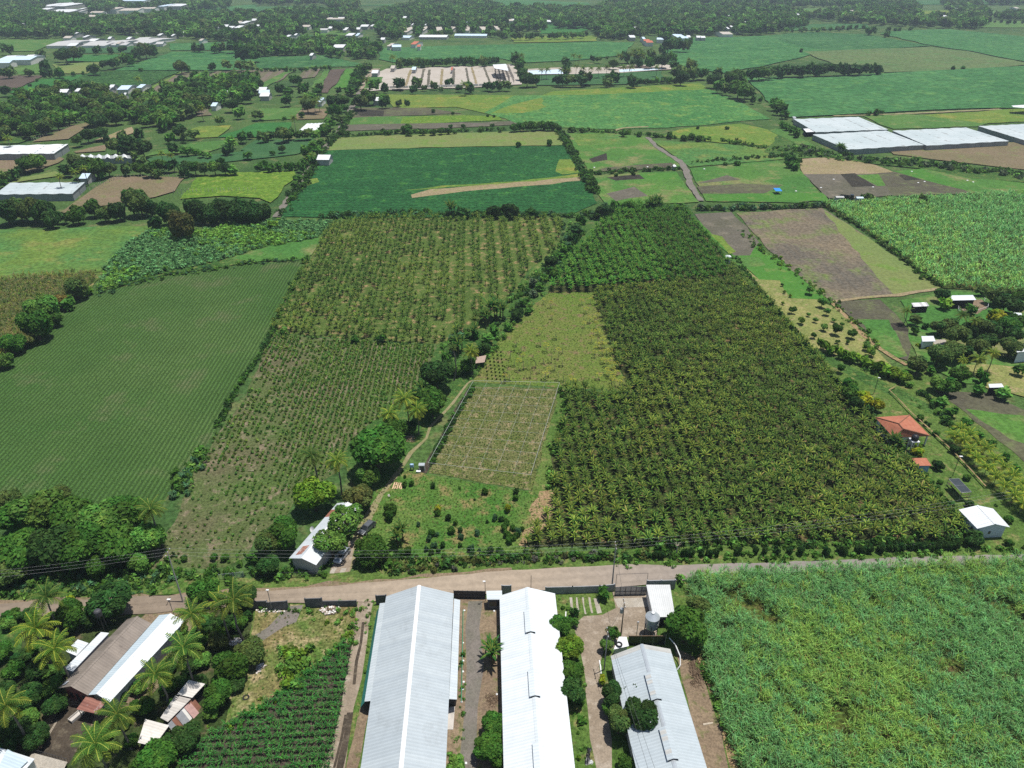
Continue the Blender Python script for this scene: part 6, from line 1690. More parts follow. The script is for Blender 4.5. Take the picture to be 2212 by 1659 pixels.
m = MB(); m.tube([W_(A, 3.6), W_(B, 3.6)], 0.03, 6); m.build('beam', 'steel_dark', e)
A, B = G(1064 - 80, 1) if False else G(475, 1254), G(528, 1248)
e = thing('mesh_fence', 'pale green mesh fence on the far road side left of the driveway', 'fence', (A + B) / 2)
for k in range(8):
    p = A.lerp(B, k / 7); m = MB(); m.tube([p, W_(p, 1.6)], 0.04, 6); m.build('post', 'galv', e)
m = MB()
for z in np.linspace(0.2, 1.5, 8): m.tube([W_(A, z), W_(B, z)], 0.02, 4)
m.build('wires', 'galv', e)
A, B = G(553, 1252), G(698, 1246)
e = thing('gate_fence', 'dark railing fence between the tin house and the road', 'fence', (A + B) / 2)
for k in range(14):
    p = A.lerp(B, k / 13); m = MB(); m.tube([p, W_(p, 1.5)], 0.04, 6); m.build('post', 'steel_dark', e)
m = MB()
for z in (0.3, 0.8, 1.4): m.tube([W_(A, z), W_(B, z)], 0.03, 4)
m.build('rail', 'steel_dark', e)
# ---- feed silo
p = G(*T(2, 3, 1195, 500), 0)
e = thing('feed_silo', 'round galvanised feed silo with a cone roof on legs', 'silo', p)
m = MB(); m.lathe((p.x, p.y, 0), [(0.2, 1.1), (1.12, 1.9), (1.15, 2.0), (1.15, 4.2), (1.21, 4.22), (0.3, 4.95), (0.26, 5.05)], 28); m.build('tank', 'galv', e)
m = MB(); m.lathe((p.x, p.y, 5.04), [(0.27, 0), (0.27, 0.1), (0.08, 0.18)], 16); m.build('lid', 'white_paint', e)
m = MB()
for z in (2.5, 3.1, 3.7): m.lathe((p.x, p.y, z), [(1.153, 0), (1.18, 0.03), (1.18, 0.07), (1.153, 0.1)], 28)
m.build('hoops', 'steel_grey', e)
for k in range(6):
    a = k * math.pi / 3 + 0.3
    m = MB(); m.tube([(p.x + 1.2 * math.cos(a), p.y + 1.2 * math.sin(a), 0), (p.x + 1.2 * math.cos(a), p.y + 1.2 * math.sin(a), 2.9)], 0.06, 6); m.build('leg', 'steel_dark', e)
# pole with transformer in the yard, posts, logs, sheet
def pole(px, py, h, name, label, mat='pole_concrete', arm=True, r=0.14, trafo=False, tilt=(0, 0)):
    p = G(px, py)
    e = thing(name, label, 'utility pole', p)
    top = Vector((p.x + tilt[0], p.y + tilt[1], h))
    m = MB(); m.tube([p, top], [r, r * 0.6], 8); m.build('pole', mat, e)
    if arm:
        m = MB(); m.box((top.x, top.y, h - 0.25), (0.09, 1.9, 0.1), 0.1); m.build('cross_arm', 'timber', e)
        for y in (-0.85, 0, 0.85):
            m = MB(); m.lathe((top.x, top.y + y, h - 0.2), [(0.05, 0), (0.09, 0.08), (0.05, 0.14), (0.08, 0.2), (0.03, 0.28)], 8); m.build('insulator', 'white_paint', e)
    if trafo:
        m = MB(); m.lathe((top.x - 0.32, top.y, h - 2.3), [(0.28, 0), (0.3, 0.05), (0.3, 0.85), (0.26, 0.95)], 12); m.build('transformer', 'steel_grey', e)
    return top
t1 = pole(396, 1302, 11.0, 'utility_pole', 'leaning grey utility pole at the left part of the road', tilt=(-0.7, 1.2))
t2 = pole(1322, 1266, 10.0, 'utility_pole', 'tall utility pole beside the wide grey gate')
t3 = pole(*T(2, 3, 940, 520), 8.0, 'yard_pole', 'yard pole carrying a transformer beside the silo', mat='timber', trafo=True, r=0.12)
t4 = pole(*T(2, 3, 795, 815), 9.0, 'yard_pole', 'grey pole with wires at the left corner of the right barn', r=0.11)
p = G(*T(2, 3, 1075, 520)); m = MB(); m.tube([p, W_(p, 3.4)], 0.06, 6); m.box((p.x, p.y, 3.45), (0.3, 0.2, 0.12)); tag(m.build('lamp_post', 'steel_grey'), 'short lamp post left of the feed silo', 'lamp post')
p = G(*T(2, 3, 163, 135)); m = MB(); m.tube([p, W_(p, 4.0)], 0.05, 6); tag(m.build('post', 'steel_dark'), 'thin dark post at the road behind the white barn', 'post')
p = G(*T(1, 3, 140, 300)); e = thing('lamp_post', 'street lamp post behind the dark block wall', 'lamp post', p)
m = MB(); m.tube([p, W_(p, 5.0)], 0.06, 6); m.build('post', 'steel_grey', e); m = MB(); m.box((p.x, p.y, 5.05), (0.5, 0.25, 0.1)); m.build('lamp_head', 'white_paint', e)
p = G(*T(0, 3, 1505, 345)); e = thing('lamp_post', 'street lamp beside the top corner of the white roof', 'lamp post', p)
m = MB(); m.tube([p, W_(p, 4.0)], 0.06, 6); m.build('post', 'steel_grey', e); m = MB(); m.box((p.x, p.y, 4.05), (0.6, 0.3, 0.1)); m.build('lamp_head', 'white_paint', e)
p = G(*T(3, 2, 1590, 805)); e = thing('lamp_post', 'lamp post above the black net frame on the lawn', 'lamp post', p)
m = MB(); m.tube([p, W_(p, 5.6)], 0.06, 6); m.build('post', 'steel_dark', e); m = MB(); m.box((p.x + 0.25, p.y, 5.65), (0.7, 0.35, 0.1)); m.build('lamp_head', 'white_paint', e)
p = G(*T(3, 2, 912, 90)); e = thing('lamp_post', 'lamp post at the bend of the garden border', 'lamp post', p)
m = MB(); m.tube([p, W_(p, 5.0)], 0.07, 6); m.build('post', 'steel_dark', e); m = MB(); m.box((p.x + 0.2, p.y, 5.05), (0.6, 0.3, 0.1)); m.build('lamp_head', 'white_paint', e)
# overhead wires
def wire(a, b, sag, label, mat='wire', r=0.008, group='overhead wires along the road', n=14):
    pts = []
    for k in range(n + 1):
        t = k / n; q = a.lerp(b, t); pts.append((q.x, q.y, q.z - sag * 4 * t * (1 - t)))
    m = MB(); m.tube(pts, r, 4, cap=False)
    return tag(m.build('power_wire', mat), label, 'wire', group)
t0 = G(-330, 1265, 10.5); t5 = Vector((t2.x + 78, t2.y + 14, 10))
for k, y in enumerate((-0.85, 0.0, 0.85)):
    o = Vector((0, y, 0.08)); w = ('near', 'middle', 'far')[k]
    wire(t0 + o, t1 + o, 1.0, '%s strand of the overhead wires left of the leaning pole' % w)
    wire(t1 + o, t2 + o, 1.3, '%s strand of the overhead wires across the driveway' % w)
    wire(t2 + o, t5 + o, 1.2, '%s strand of the overhead wires right of the tall pole' % w)
for k, (a, b) in enumerate(((t2, t3), (t3, t4), (t4, Vector((t4.x + 4.5, t4.y - 34, 8.5))), (t4 + Vector((0.3, 0, -0.6)), Vector((t4.x + 6, t4.y - 34, 8))))):
    wire(a, b, 0.5, '%s dark service wire of the barn yard from the road' % ordinal(k), 'wire_dark', 0.02, 'service wires')
for (s, lbl, mt, r, i, j) in (("1650,1285 1735,1270", 'pale log lying on the bare ground beside the right barn', 'dead_wood', 0.17, 2, 3), ("1465,690 1505,860", 'grey fallen pole on the bare ground by the right barn', 'timber', 0.09, 2, 3), ("465,310 457,405", 'white plank leaning on the grass beside the white barn', 'white_paint', 0.12, 2, 3), ("755,730 770,845", 'white pipe lying beside the barn track', 'white_paint', 0.13, 2, 3)):
    q = [G(*T(i, j, *[float(v) for v in k.split(',')]), r) for k in s.split()]
    m = MB(); m.tube([q[0], q[0].lerp(q[1], 0.5) + Vector((0.05, 0, 0)), q[1]], [r, r, r * 0.8], 8); tag(m.build('log' if 'log' in lbl or 'fallen' in lbl else 'pipe', mt), lbl, 'log' if 'log' in lbl or 'fallen' in lbl else 'pipe')
def crumple(pts, h, mat, name, label, cat, seed=1, n=9):
    """sheet or heap lying on the ground: bumpy low mound over an outline"""
    W = GW(pts); rr = random.Random(seed)
    c = sum(W, Vector()) / len(W)
    W = rough_poly(W, max(0.4, (W[0] - c).length / 5), 0.08)
    m = MB(); rings = 4; k = len(W); vs = []
    for r in range(rings):
        f = 1 - r / rings * 0.95
        for p in W:
            q = c + (p - c) * f; vs.append((q.x, q.y, 0.0 if r == 0 else h * (r / rings) ** 0.5 * rr.uniform(0.5, 1.3)))
    vs.append((c.x, c.y, h * 1.05))
    fs = [(r * k + i, r * k + (i + 1) % k, (r + 1) * k + (i + 1) % k, (r + 1) * k + i) for r in range(rings - 1) for i in range(k)]
    fs += [((rings - 1) * k + i, (rings - 1) * k + (i + 1) % k, rings * k) for i in range(k)]
    m.add(vs, fs)
    return tag(m.build(name, mat), label, cat)
crumple(TL(2, 3, "640,1440 685,1430 692,1500 670,1590 700,1640 660,1665 625,1660 630,1580 640,1500"), 0.35, 'black_plastic', 'plastic_sheet', 'crumpled black plastic sheet lying beside the barn track', 'plastic sheet', 3)
crumple(TL(2, 3, "655,1600 690,1590 708,1610 700,1640 665,1635"), 0.5, 'white_paint', 'sack', 'white sack lying on the black plastic sheet', 'sack', 4)
# heaps of rubble and brush: many loose pieces, one heap each
def heap(pts, n, smin, smax, mats, name, label, cat, hh=0.5, seed=1, sticks=False):
    W = GW(pts); P_ = scatter(W, 0.25); rr = random.Random(seed)
    c = sum(W, Vector()) / len(W); R = max((v - c).length for v in W)
    m = MB()
    if len(P_) == 0: P_ = np.array([[c.x, c.y]])
    for k in range(n):
        x, y = P_[rr.randrange(len(P_))]
        d = math.hypot(x - c.x, y - c.y) / R
        z = hh * max(0, 1 - d) * rr.uniform(0.2, 1.0)
        s = rr.uniform(smin, smax)
        if sticks:
            a = rr.uniform(0, 6.28); L = s * 6
            m.tube([(x, y, z + 0.05), (x + L * math.cos(a), y + L * math.sin(a), z + rr.uniform(0.05, 0.3))], s * 0.35, 4, rr.randrange(len(mats)))
        else:
            o = len(m.v); m.box((x, y, z + s * 0.25), (s, s * rr.uniform(0.5, 1), s * rr.uniform(0.35, 0.8)), rr.uniform(0, 3), rr.randrange(len(mats)))
            m.v[o:] = [(v[0] + rr.uniform(-.15, .15) * s, v[1] + rr.uniform(-.15, .15) * s, v[2] + rr.uniform(-.15, .2) * s) for v in m.v[o:]]
    return tag(m.build(name, mats), label, cat)
heap(TL(1, 3, "545,300 600,270 690,270 730,285 680,340 600,340"), 240, 0.1, 0.4, ['rubble', 'rubble_white', 'timber'], 'rubble_heap', 'heap of broken rubble and rubbish in front of the low block wall', 'rubble heap', 0.6, 1)
heap(TL(1, 3, "0,290 80,285 130,300 260,300 240,325 20,320"), 130, 0.1, 0.3, ['rubble', 'rubble_white'], 'rubble_heap', 'scatter of rubble at the foot of the left block wall', 'rubble heap', 0.3, 2)
heap(TL(0, 3, "1975,580 2050,540 2100,560 2060,600 1990,610"), 90, 0.1, 0.45, ['rubble_white', 'rubble'], 'rubble_heap', 'white rubbish heap in the shade of the palms', 'rubble heap', 0.35, 3)
heap(TL(0, 3, "2120,570 2240,540 2260,600 2180,630 2130,620"), 120, 0.08, 0.35, ['rubble_white', 'rubble'], 'rubble_heap', 'pale rubble spread at the end of the gravel entrance', 'rubble heap', 0.25, 4)
heap(TL(0, 3, "1380,1400 1450,1370 1500,1400 1460,1470 1400,1490"), 110, 0.08, 0.4, ['rubble_white', 'rubble', 'timber'], 'rubbish_heap', 'rubbish heap at the lower end of the patchwork tin shack', 'rubbish heap', 0.5, 5)
heap(TL(1, 3, "0,790 60,760 90,780 30,840 0,850"), 80, 0.08, 0.35, ['rubble_white', 'rubble'], 'rubbish_heap', 'rubbish strewn beside the bushes right of the shack', 'rubbish heap', 0.3, 6)
heap(TL(2, 3, "1510,700 1600,720 1650,900 1640,1000 1560,960 1530,800"), 260, 0.05, 0.12, ['brush_brown', 'timber'], 'brush_pile', 'brown pile of cut branches between the right barn and the cane', 'brush pile', 0.7, 7, True)
heap(TL(1, 3, "1975,1040 2050,1010 2090,1060 2080,1130 2000,1130"), 160, 0.04, 0.1, ['brush_brown', 'timber'], 'brush_pile', 'reddish brown brush heap against the white barn', 'brush pile', 0.4, 8, True)
heap(TL(1, 2, "1300,460 1350,445 1380,480 1360,505 1305,495"), 120, 0.05, 0.1, ['timber_pale', 'dead_wood'], 'wood_pile', 'pile of pinkish cut wood under the huge rain tree', 'wood pile', 0.6, 9, True)
for k, (x, y) in enumerate(TL(1, 3, "1800,300 1788,580 1790,735 1788,828 1795,918 1788,980 1775,1090 2058,305 2095,530 2080,1025 1815,1620 1760,1585")):
    p = G(x, y, 0.1); m = MB(); m.lathe((p.x, p.y, 0), [(0.16, 0), (0.2, 0.1), (0.17, 0.24), (0.05, 0.28)], 8)
    m.v = [(v[0] + random.uniform(-.03, .03), v[1] + random.uniform(-.03, .03), v[2]) for v in m.v]
    tag(m.build('whitewashed_stone', 'white_paint'), 'white painted stone on the ground between the long barns', 'stone', 'white stones between the barns')
p0, p1 = G(*T(1, 3, 1790, 290), 0.5), G(*T(1, 3, 1775, 1085), 0.5)
m = MB(); m.tube([p0, p0.lerp(p1, 0.5), p1], 0.06, 6); tag(m.build('water_pipe', 'green_pipe'), 'long green pipe on posts beside the long grey barn', 'pipe')
p = G(*T(0, 3, 2125, 1050), 0.1); m = MB(); m.lathe((p.x, p.y, 0), [(0.28, 0.08), (0.34, 0.0), (0.5, 0.0), (0.55, 0.1), (0.5, 0.2), (0.34, 0.2), (0.28, 0.12)], 18); m.f = m.f[:-2]
tag(m.build('tyre', 'rubber'), 'old tyre lying on the dry grass left of the maize', 'tyre')

# ---- brown-roofed farmhouse and white roof beside it (bottom left)
ez = 3.3
FLb, RFb, FRb = G(*T(0, 3, 1100, 372), ez), G(*T(0, 3, 1205, 372), 4.4), G(*T(0, 3, 1308, 410), ez)
NLb, NRb = G(*T(0, 3, 505, 968), ez), G(*T(0, 3, 758, 1030), ez)
Db = unit2(FLb, NLb)
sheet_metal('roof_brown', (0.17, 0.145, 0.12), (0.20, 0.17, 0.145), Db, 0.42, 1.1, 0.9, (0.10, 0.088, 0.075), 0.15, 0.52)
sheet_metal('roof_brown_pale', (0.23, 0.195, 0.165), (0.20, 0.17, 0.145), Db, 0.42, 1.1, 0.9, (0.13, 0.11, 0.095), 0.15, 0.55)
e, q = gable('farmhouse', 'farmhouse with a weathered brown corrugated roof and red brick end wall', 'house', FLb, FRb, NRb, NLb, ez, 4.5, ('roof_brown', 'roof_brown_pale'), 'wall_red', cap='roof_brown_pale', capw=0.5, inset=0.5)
a, b = q['wall'][3], q['wall'][2]
for t0, t1, z0, z1, mm, nm in ((0.12, 0.25, 0.9, 2.0, 'dark_inside', 'window'), (0.38, 0.5, 0.0, 2.1, 'dark_inside', 'door'), (0.65, 0.8, 0.9, 2.0, 'dark_inside', 'window')):
    panel_on(e, W_(a, 0).lerp(W_(b, 0), t0), W_(a, 0).lerp(W_(b, 0), t1), z0, z1, mm, nm)
pa = [G(*T(0, 3, *v), ez + 0.25) for v in ((540, 945), (572, 918), (605, 920), (572, 950))]
k_ = q['slope']
m = MB(); m.slab([Vector((v.x, v.y, ez + 0.10 + ((v - q['FL']).cross((q['NL'] - q['FL']).normalized()).length) * k_)) for v in pa], 0.03); m.build('skylight', 'white_paint', e)
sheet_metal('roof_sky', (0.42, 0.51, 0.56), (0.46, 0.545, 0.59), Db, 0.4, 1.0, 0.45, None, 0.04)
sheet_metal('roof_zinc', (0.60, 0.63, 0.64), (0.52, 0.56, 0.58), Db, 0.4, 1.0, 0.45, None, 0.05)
FL2, FR2 = G(*T(0, 3, 1372, 336), 3.2), G(*T(0, 3, 1602, 385), 3.2)
FL2 = FRb + (FL2 - FRb) * 1.0
NL2, NR2 = G(*T(0, 3, 760, 1028), 3.2), G(*T(0, 3, 948, 1090), 3.2)
FL2 = G(*T(0, 3, 1376, 338), 3.2)
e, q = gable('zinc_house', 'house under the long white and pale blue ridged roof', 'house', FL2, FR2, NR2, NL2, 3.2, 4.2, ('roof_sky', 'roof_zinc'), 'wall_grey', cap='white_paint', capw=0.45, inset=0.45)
sheet_metal('roof_rust', (0.20, 0.085, 0.065), (0.26, 0.12, 0.09), Db, 0.4, 0.7, 0.9, (0.52, 0.50, 0.49), 0.2, 0.53)
qd = [G(*T(0, 3, 742, 1042), 3.0), G(*T(0, 3, 920, 1078), 3.0), G(*T(0, 3, 838, 1192), 2.5), G(*T(0, 3, 660, 1150), 2.5)]
flatroof('rusty_porch', 'rusty red and grey porch roof at the lower end of the white roof', 'porch', qd, 'dark_inside', 'roof_rust', posts=True)
qd = [G(*T(0, 3, 872, 484), 3.0), G(*T(0, 3, 942, 492), 3.2), G(*T(0, 3, 628, 824), 3.2), G(*T(0, 3, 556, 800), 2.9)]
flatroof('lean_to', 'long white lean-to roof left of the brown roof', 'shed', qd, 'wall_grey', 'roof_zinc')
qd = [G(*T(0, 3, 672, 548), 2.8), G(*T(0, 3, 766, 580), 2.8), G(*T(0, 3, 660, 690), 2.7), G(*T(0, 3, 566, 650), 2.7)]
flatroof('white_shed', 'small white roofed shed farthest left beside the brown roof', 'shed', qd, 'wall_grey', 'roof_zinc')
p = G(*T(0, 3, 915, 490)); e = thing('water_tank', 'dark water tank on a stand behind the brown roof', 'water tank', p)
m = MB(); m.lathe((p.x, p.y, 4.2), [(0.55, 0), (0.6, 0.06), (0.6, 1.0), (0.45, 1.2), (0.2, 1.26)], 16); m.build('tank', 'steel_dark', e)
for k in range(4):
    a = k * math.pi / 2 + .5; m = MB(); m.tube([(p.x + .5 * math.cos(a), p.y + .5 * math.sin(a), 0), (p.x + .45 * math.cos(a), p.y + .45 * math.sin(a), 4.2)], 0.06, 5); m.build('leg', 'steel_dark', e)
# patchwork shack
Ds = unit2(G(*T(0, 3, 1640, 900)), G(*T(0, 3, 1230, 1420)))
sheet_metal('roof_patch', (0.50, 0.475, 0.44), (0.36, 0.33, 0.30), Ds, 0.4, 0.8, 0.85, (0.62, 0.6, 0.57), 0.15, 0.55)
sheet_metal('roof_patch_b', (0.60, 0.57, 0.53), (0.52, 0.49, 0.45), Ds, 0.4, 0.9, 0.85, (0.40, 0.36, 0.33), 0.1, 0.58)
flatroof('tin_shack', 'pale flat roofed tin shack, topmost of the shack row', 'shack', [G(*T(0, 3, 1630, 897), 2.6), G(*T(0, 3, 1772, 932), 2.7), G(*T(0, 3, 1660, 1052), 2.5), G(*T(0, 3, 1530, 1022), 2.4)], 'dark_inside', 'roof_patch_b')
flatroof('tin_shack', 'patchwork tin shack with leaning sheets, middle of the shack row', 'shack', [G(*T(0, 3, 1515, 1030), 2.3), G(*T(0, 3, 1650, 1062), 2.3), G(*T(0, 3, 1450, 1260), 2.1), G(*T(0, 3, 1385, 1225), 2.1)], 'dark_inside', 'roof_patch')
flatroof('tin_shack', 'patchwork tin shack nearest the camera in the shack row', 'shack', [G(*T(0, 3, 1255, 1235), 2.3), G(*T(0, 3, 1462, 1290), 2.3), G(*T(0, 3, 1330, 1470), 2.2), G(*T(0, 3, 1190, 1440), 2.2)], 'dark_inside', 'roof_patch_b')
plain('sheet_grey', (0.33, 0.34, 0.36), 0.6, 0.2, 0.15, 2); plain('sheet_rust', (0.26, 0.12, 0.08), 0.9, 0, 0.25, 2); plain('sheet_pink', (0.48, 0.30, 0.27), 0.9, 0, 0.2, 2)
for k, (x0, y0, x1, y1, mt) in enumerate(((1470, 1260, 1545, 1350, 'sheet_grey'), (1510, 1220, 1580, 1310, 'sheet_rust'), (1545, 1185, 1620, 1280, 'sheet_grey'), (1580, 1140, 1660, 1235, 'wall_white'), (1615, 1110, 1700, 1210, 'sheet_pink'), (1650, 1075, 1720, 1160, 'sheet_rust'))):
    a0 = G(*T(0, 3, x0, y0), 1.9); a1 = G(*T(0, 3, x1, y1), 0.05)
    d = Vector((-(a1 - a0).y, (a1 - a0).x, 0)).normalized() * -0.55
    m = MB(); m.slab([a0 - d, a0 + d, a1 + d, a1 - d], 0.03)
    tag(m.build('leaning_sheet', mt), '%s leaning metal sheet from the lower end of the shack wall' % ordinal(k), 'metal sheet', 'sheets leaning on the shack')
# pale yard and roof in the bottom left corner
qd = [G(*T(0, 3, -200, 1420), 3.0), G(*T(0, 3, 300, 1580), 3.0), G(*T(0, 3, 180, 1720), 3.0), G(*T(0, 3, -300, 1720), 3.0)]
e = flatroof('white_house', 'white roofed house cut by the bottom left corner', 'house', qd, 'wall_white', 'roof_zinc')
m = MB(); m.slab([qd[0].lerp(qd[1], 0.55) + Vector((0, 0, .35)), qd[1] + Vector((-.6, -.5, .3)), qd[2] + Vector((-.6, .4, .3)), qd[3].lerp(qd[2], 0.55) + Vector((0, 0, .35))], 0.08); m.build('upper_roof', 'roof_sky', e)
field('terrace', TL(0, 3, "300,1560 600,1640 560,1720 180,1720"), 'concrete_pad', 0.02, 5)
A, B = G(*T(0, 3, 60, 1470)), G(*T(0, 3, 600, 1625))
e = thing('railing', 'dark metal railing along the terrace in the bottom left corner', 'railing', (A + B) / 2)
for k in range(22):
    p = A.lerp(B, k / 21); m = MB(); m.tube([p, W_(p, 1.2)], 0.03, 4); m.build('post', 'steel_dark', e)
m = MB(); m.tube([W_(A, 1.2), W_(B, 1.2)], 0.035, 4); m.tube([W_(A, 0.6), W_(B, 0.6)], 0.025, 4); m.build('rail', 'steel_dark', e)
for k, (x0, y0, x1, y1) in enumerate(((395, 1345, 430, 1280), (410, 1380, 490, 1250), (425, 1375, 498, 1250))):
    m = MB(); m.tube([G(*T(0, 3, x0, y0), 0.08), G(*T(0, 3, x1, y1), 0.08)], 0.06, 6); tag(m.build('plank', 'dead_wood'), '%s pale pole lying on the dirt yard' % ordinal(k), 'plank', 'poles on the dirt yard')
p = G(*T(0, 3, 665, 1225)); e = thing('water_trough', 'pale water trough on the muddy yard below the rusty porch', 'trough', p)
m = MB(); m.box((p.x, p.y, 0.35), (0.9, 2.0, 0.1), -0.5); m.build('basin_floor', 'concrete', e)
m = MB()
for s in (-1, 1):
    m.box((p.x + s * 0.42 * math.cos(-.5), p.y + s * .42 * math.sin(-.5), 0.42), (0.08, 2.0, 0.5), -0.5)
    m.box((p.x - s * 0.96 * math.sin(-.5), p.y + s * 0.96 * math.cos(-.5), 0.42), (0.75, 0.08, 0.5), -0.5)
m.build('basin_sides', 'concrete', e)

# ---- long tin house by the orchard
ez = 2.9
NLh, NRh = G(*T(1, 2, 285, 1505), ez), G(*T(1, 2, 520, 1565), ez)
FLh, FRh = G(*T(1, 2, 700, 1030), ez), G(*T(1, 2, 898, 1062), ez)
Dh = unit2(FLh, NLh)
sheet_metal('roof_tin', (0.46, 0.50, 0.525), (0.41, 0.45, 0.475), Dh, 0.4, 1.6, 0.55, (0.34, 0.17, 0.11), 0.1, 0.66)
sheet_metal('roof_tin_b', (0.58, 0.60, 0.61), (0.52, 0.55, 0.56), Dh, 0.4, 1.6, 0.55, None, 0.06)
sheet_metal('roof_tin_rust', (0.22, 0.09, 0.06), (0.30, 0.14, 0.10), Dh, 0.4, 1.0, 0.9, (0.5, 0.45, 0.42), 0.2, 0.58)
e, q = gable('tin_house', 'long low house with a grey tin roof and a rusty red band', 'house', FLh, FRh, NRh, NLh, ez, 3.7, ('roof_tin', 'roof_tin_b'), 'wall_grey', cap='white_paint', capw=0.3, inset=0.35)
u_ = Vector((0, 0, 0.02))
m = MB(); m.slab([q['FL'].lerp(q['NL'], .13) + u_, q['RF'].lerp(q['RN'], .13) + u_, q['RF'].lerp(q['RN'], .27) + u_, q['FL'].lerp(q['NL'], .27) + u_], 0.015); m.build('rust_sheet', 'roof_tin_rust', e)
m = MB(); m.slab([q['FL'].lerp(q['RF'], .3).lerp(q['NL'].lerp(q['RN'], .3), .8) + u_, q['FL'].lerp(q['RF'], .75).lerp(q['NL'].lerp(q['RN'], .75), .78) + u_, q['FL'].lerp(q['RF'], .7).lerp(q['NL'].lerp(q['RN'], .7), .93) + u_, q['FL'].lerp(q['RF'], .3).lerp(q['NL'].lerp(q['RN'], .3), .95) + u_], 0.015); m.build('rust_patch', 'roof_tin_rust', e)
p = G(*T(1, 2, 488, 1255), 2.2); m = MB()
ring = []
d0 = Vector((-0.5, -0.6, 0.55)).normalized(); ax = d0.cross(Vector((0, 0, 1))).normalized(); ay = d0.cross(ax)
vs = [tuple(p + ax * math.cos(a) * r + ay * math.sin(a) * r + d0 * (r * r * 0.35)) for r in (0.15, 0.4, 0.6) for a in np.linspace(0, 2 * math.pi, 16, endpoint=False)]
fs = [(r * 16 + k, r * 16 + (k + 1) % 16, (r + 1) * 16 + (k + 1) % 16, (r + 1) * 16 + k) for r in range(2) for k in range(16)] + [tuple(range(15, -1, -1))]
e = thing('satellite_dish', 'white satellite dish on a mast left of the tin house roof', 'dish', (p.x, p.y, 0))
m.add(vs, fs); m.build('dish', 'white_paint', e, recalc=False)
m = MB(); m.tube([(p.x, p.y, 0), tuple(p)], 0.05, 6); m.build('mast', 'steel_grey', e)

# ---- cars
def car_paint(name, col):
    m, n, b = new_mat(name); b.inputs['Base Color'].default_value = (*col, 1); b.inputs['Metallic'].default_value = 0.35; b.inputs['Roughness'].default_value = 0.28; b.inputs['Coat Weight'].default_value = 0.4; MATS[name] = m
car_paint('paint_silver', (0.42, 0.47, 0.55)); car_paint('paint_grey', (0.13, 0.14, 0.15)); car_paint('paint_black', (0.02, 0.02, 0.02)); car_paint('paint_white', (0.75, 0.75, 0.74))
plain('lamp_red', (0.4, 0.02, 0.02), 0.3); plain('lamp_clear', (0.7, 0.7, 0.68), 0.2)
def car(px, py, rz, paint, label, hatch=True):
    p = G(px, py); e = thing('parked_car', label, 'car', p, rz)
    L, Wd = 4.3, 1.75
    prof = [(-2.1, 0.35), (-2.15, 0.62), (-2.0, 0.86), (-1.2, 0.95), (1.75, 1.0), (2.1, 0.9), (2.15, 0.6), (2.08, 0.32)]   # front at -x
    def loft(prof, hw_top, hw_mid, name, mat, z_t=None):
        m = MB(); n = len(prof)
        vs = []
        for s in (-1, 1):
            for x, z in prof:
                hw = hw_mid if z < 0.75 else hw_top
                hw -= 0.12 if abs(x) > 2.0 else 0
                vs.append((x, s * hw, z))
        fs = [tuple(range(n)), tuple(range(2 * n - 1, n - 1, -1))] + [(k, n + k, n + (k + 1) % n, (k + 1) % n) for k in range(n)]
        m.add(vs, fs); return m
    def put(m, name, mat, smooth=False):
        me = bpy.data.meshes.new(name); me.from_pydata(m.v, [], m.f); me.materials.append(MATS[mat])
        bm = bmesh.new(); bm.from_mesh(me); bmesh.ops.recalc_face_normals(bm, faces=bm.faces); bm.to_mesh(me); bm.free()
        o = link(bpy.data.objects.new(name, me), e)
        return o
    o = put(loft(prof, 0.80, 0.87, 'body', paint), 'body', paint)
    bv = o.modifiers.new('b', 'BEVEL'); bv.width = 0.09; bv.segments = 3
    m = MB(); m.prism([(-1.15, -0.76, 0.96), (1.9, -0.76, 0.99), (1.9, 0.76, 0.99), (-1.15, 0.76, 0.96)], [(-0.35, -0.60, 1.43), (1.35, -0.60, 1.44), (1.35, 0.60, 1.44), (-0.35, 0.60, 1.43)])
    put(m, 'windows', 'glass_dark')
    m = MB(); m.prism([(-0.40, -0.62, 1.42), (1.42, -0.62, 1.43), (1.42, 0.62, 1.43), (-0.40, 0.62, 1.42)], [(-0.25, -0.55, 1.50), (1.25, -0.55, 1.51), (1.25, 0.55, 1.51), (-0.25, 0.55, 1.50)])
    put(m, 'roof', paint)
    m = MB()
    for s in (-1, 1):
        m.tube([(-1.15, s * 0.75, 0.96), (-0.36, s * 0.61, 1.44)], 0.04, 5); m.tube([(0.45, s * 0.775, 0.97), (0.45, s * 0.62, 1.44)], 0.04, 5); m.tube([(1.9, s * 0.75, 0.99), (1.36, s * 0.61, 1.45)], 0.05, 5)
    put(m, 'pillars', paint)
    for sx in (-1.32, 1.3):
        for s in (-1, 1):
            m = MB(); m.tube([(sx, s * 0.66, 0.32), (sx, s * 0.89, 0.32)], 0.32, 16); w = put(m, 'wheel', 'rubber')
            m = MB(); m.tube([(sx, s * 0.87, 0.32), (sx, s * 0.905, 0.32)], 0.19, 12)
            me = bpy.data.meshes.new('rim'); me.from_pydata(m.v, [], m.f); me.materials.append(MATS['steel_grey']); link(bpy.data.objects.new('rim', me), w)
    for s in (-1, 1):
        m = MB(); m.box((-2.06, s * 0.6, 0.68), (0.14, 0.34, 0.15)); put(m, 'headlight', 'lamp_clear')
        m = MB(); m.box((2.08, s * 0.62, 0.74), (0.12, 0.26, 0.16)); put(m, 'taillight', 'lamp_red')
        m = MB(); m.box((-0.85, s * 0.93, 1.02), (0.12, 0.18, 0.12)); put(m, 'mirror', paint)
    return e
dcar = G(*T(1, 2, 715, 1535)) - G(*T(1, 2, 790, 1435)); car(*T(1, 2, 748, 1500), math.atan2(-dcar.y, -dcar.x), 'paint_silver', 'silver blue car parked on the driveway beside the tin house')
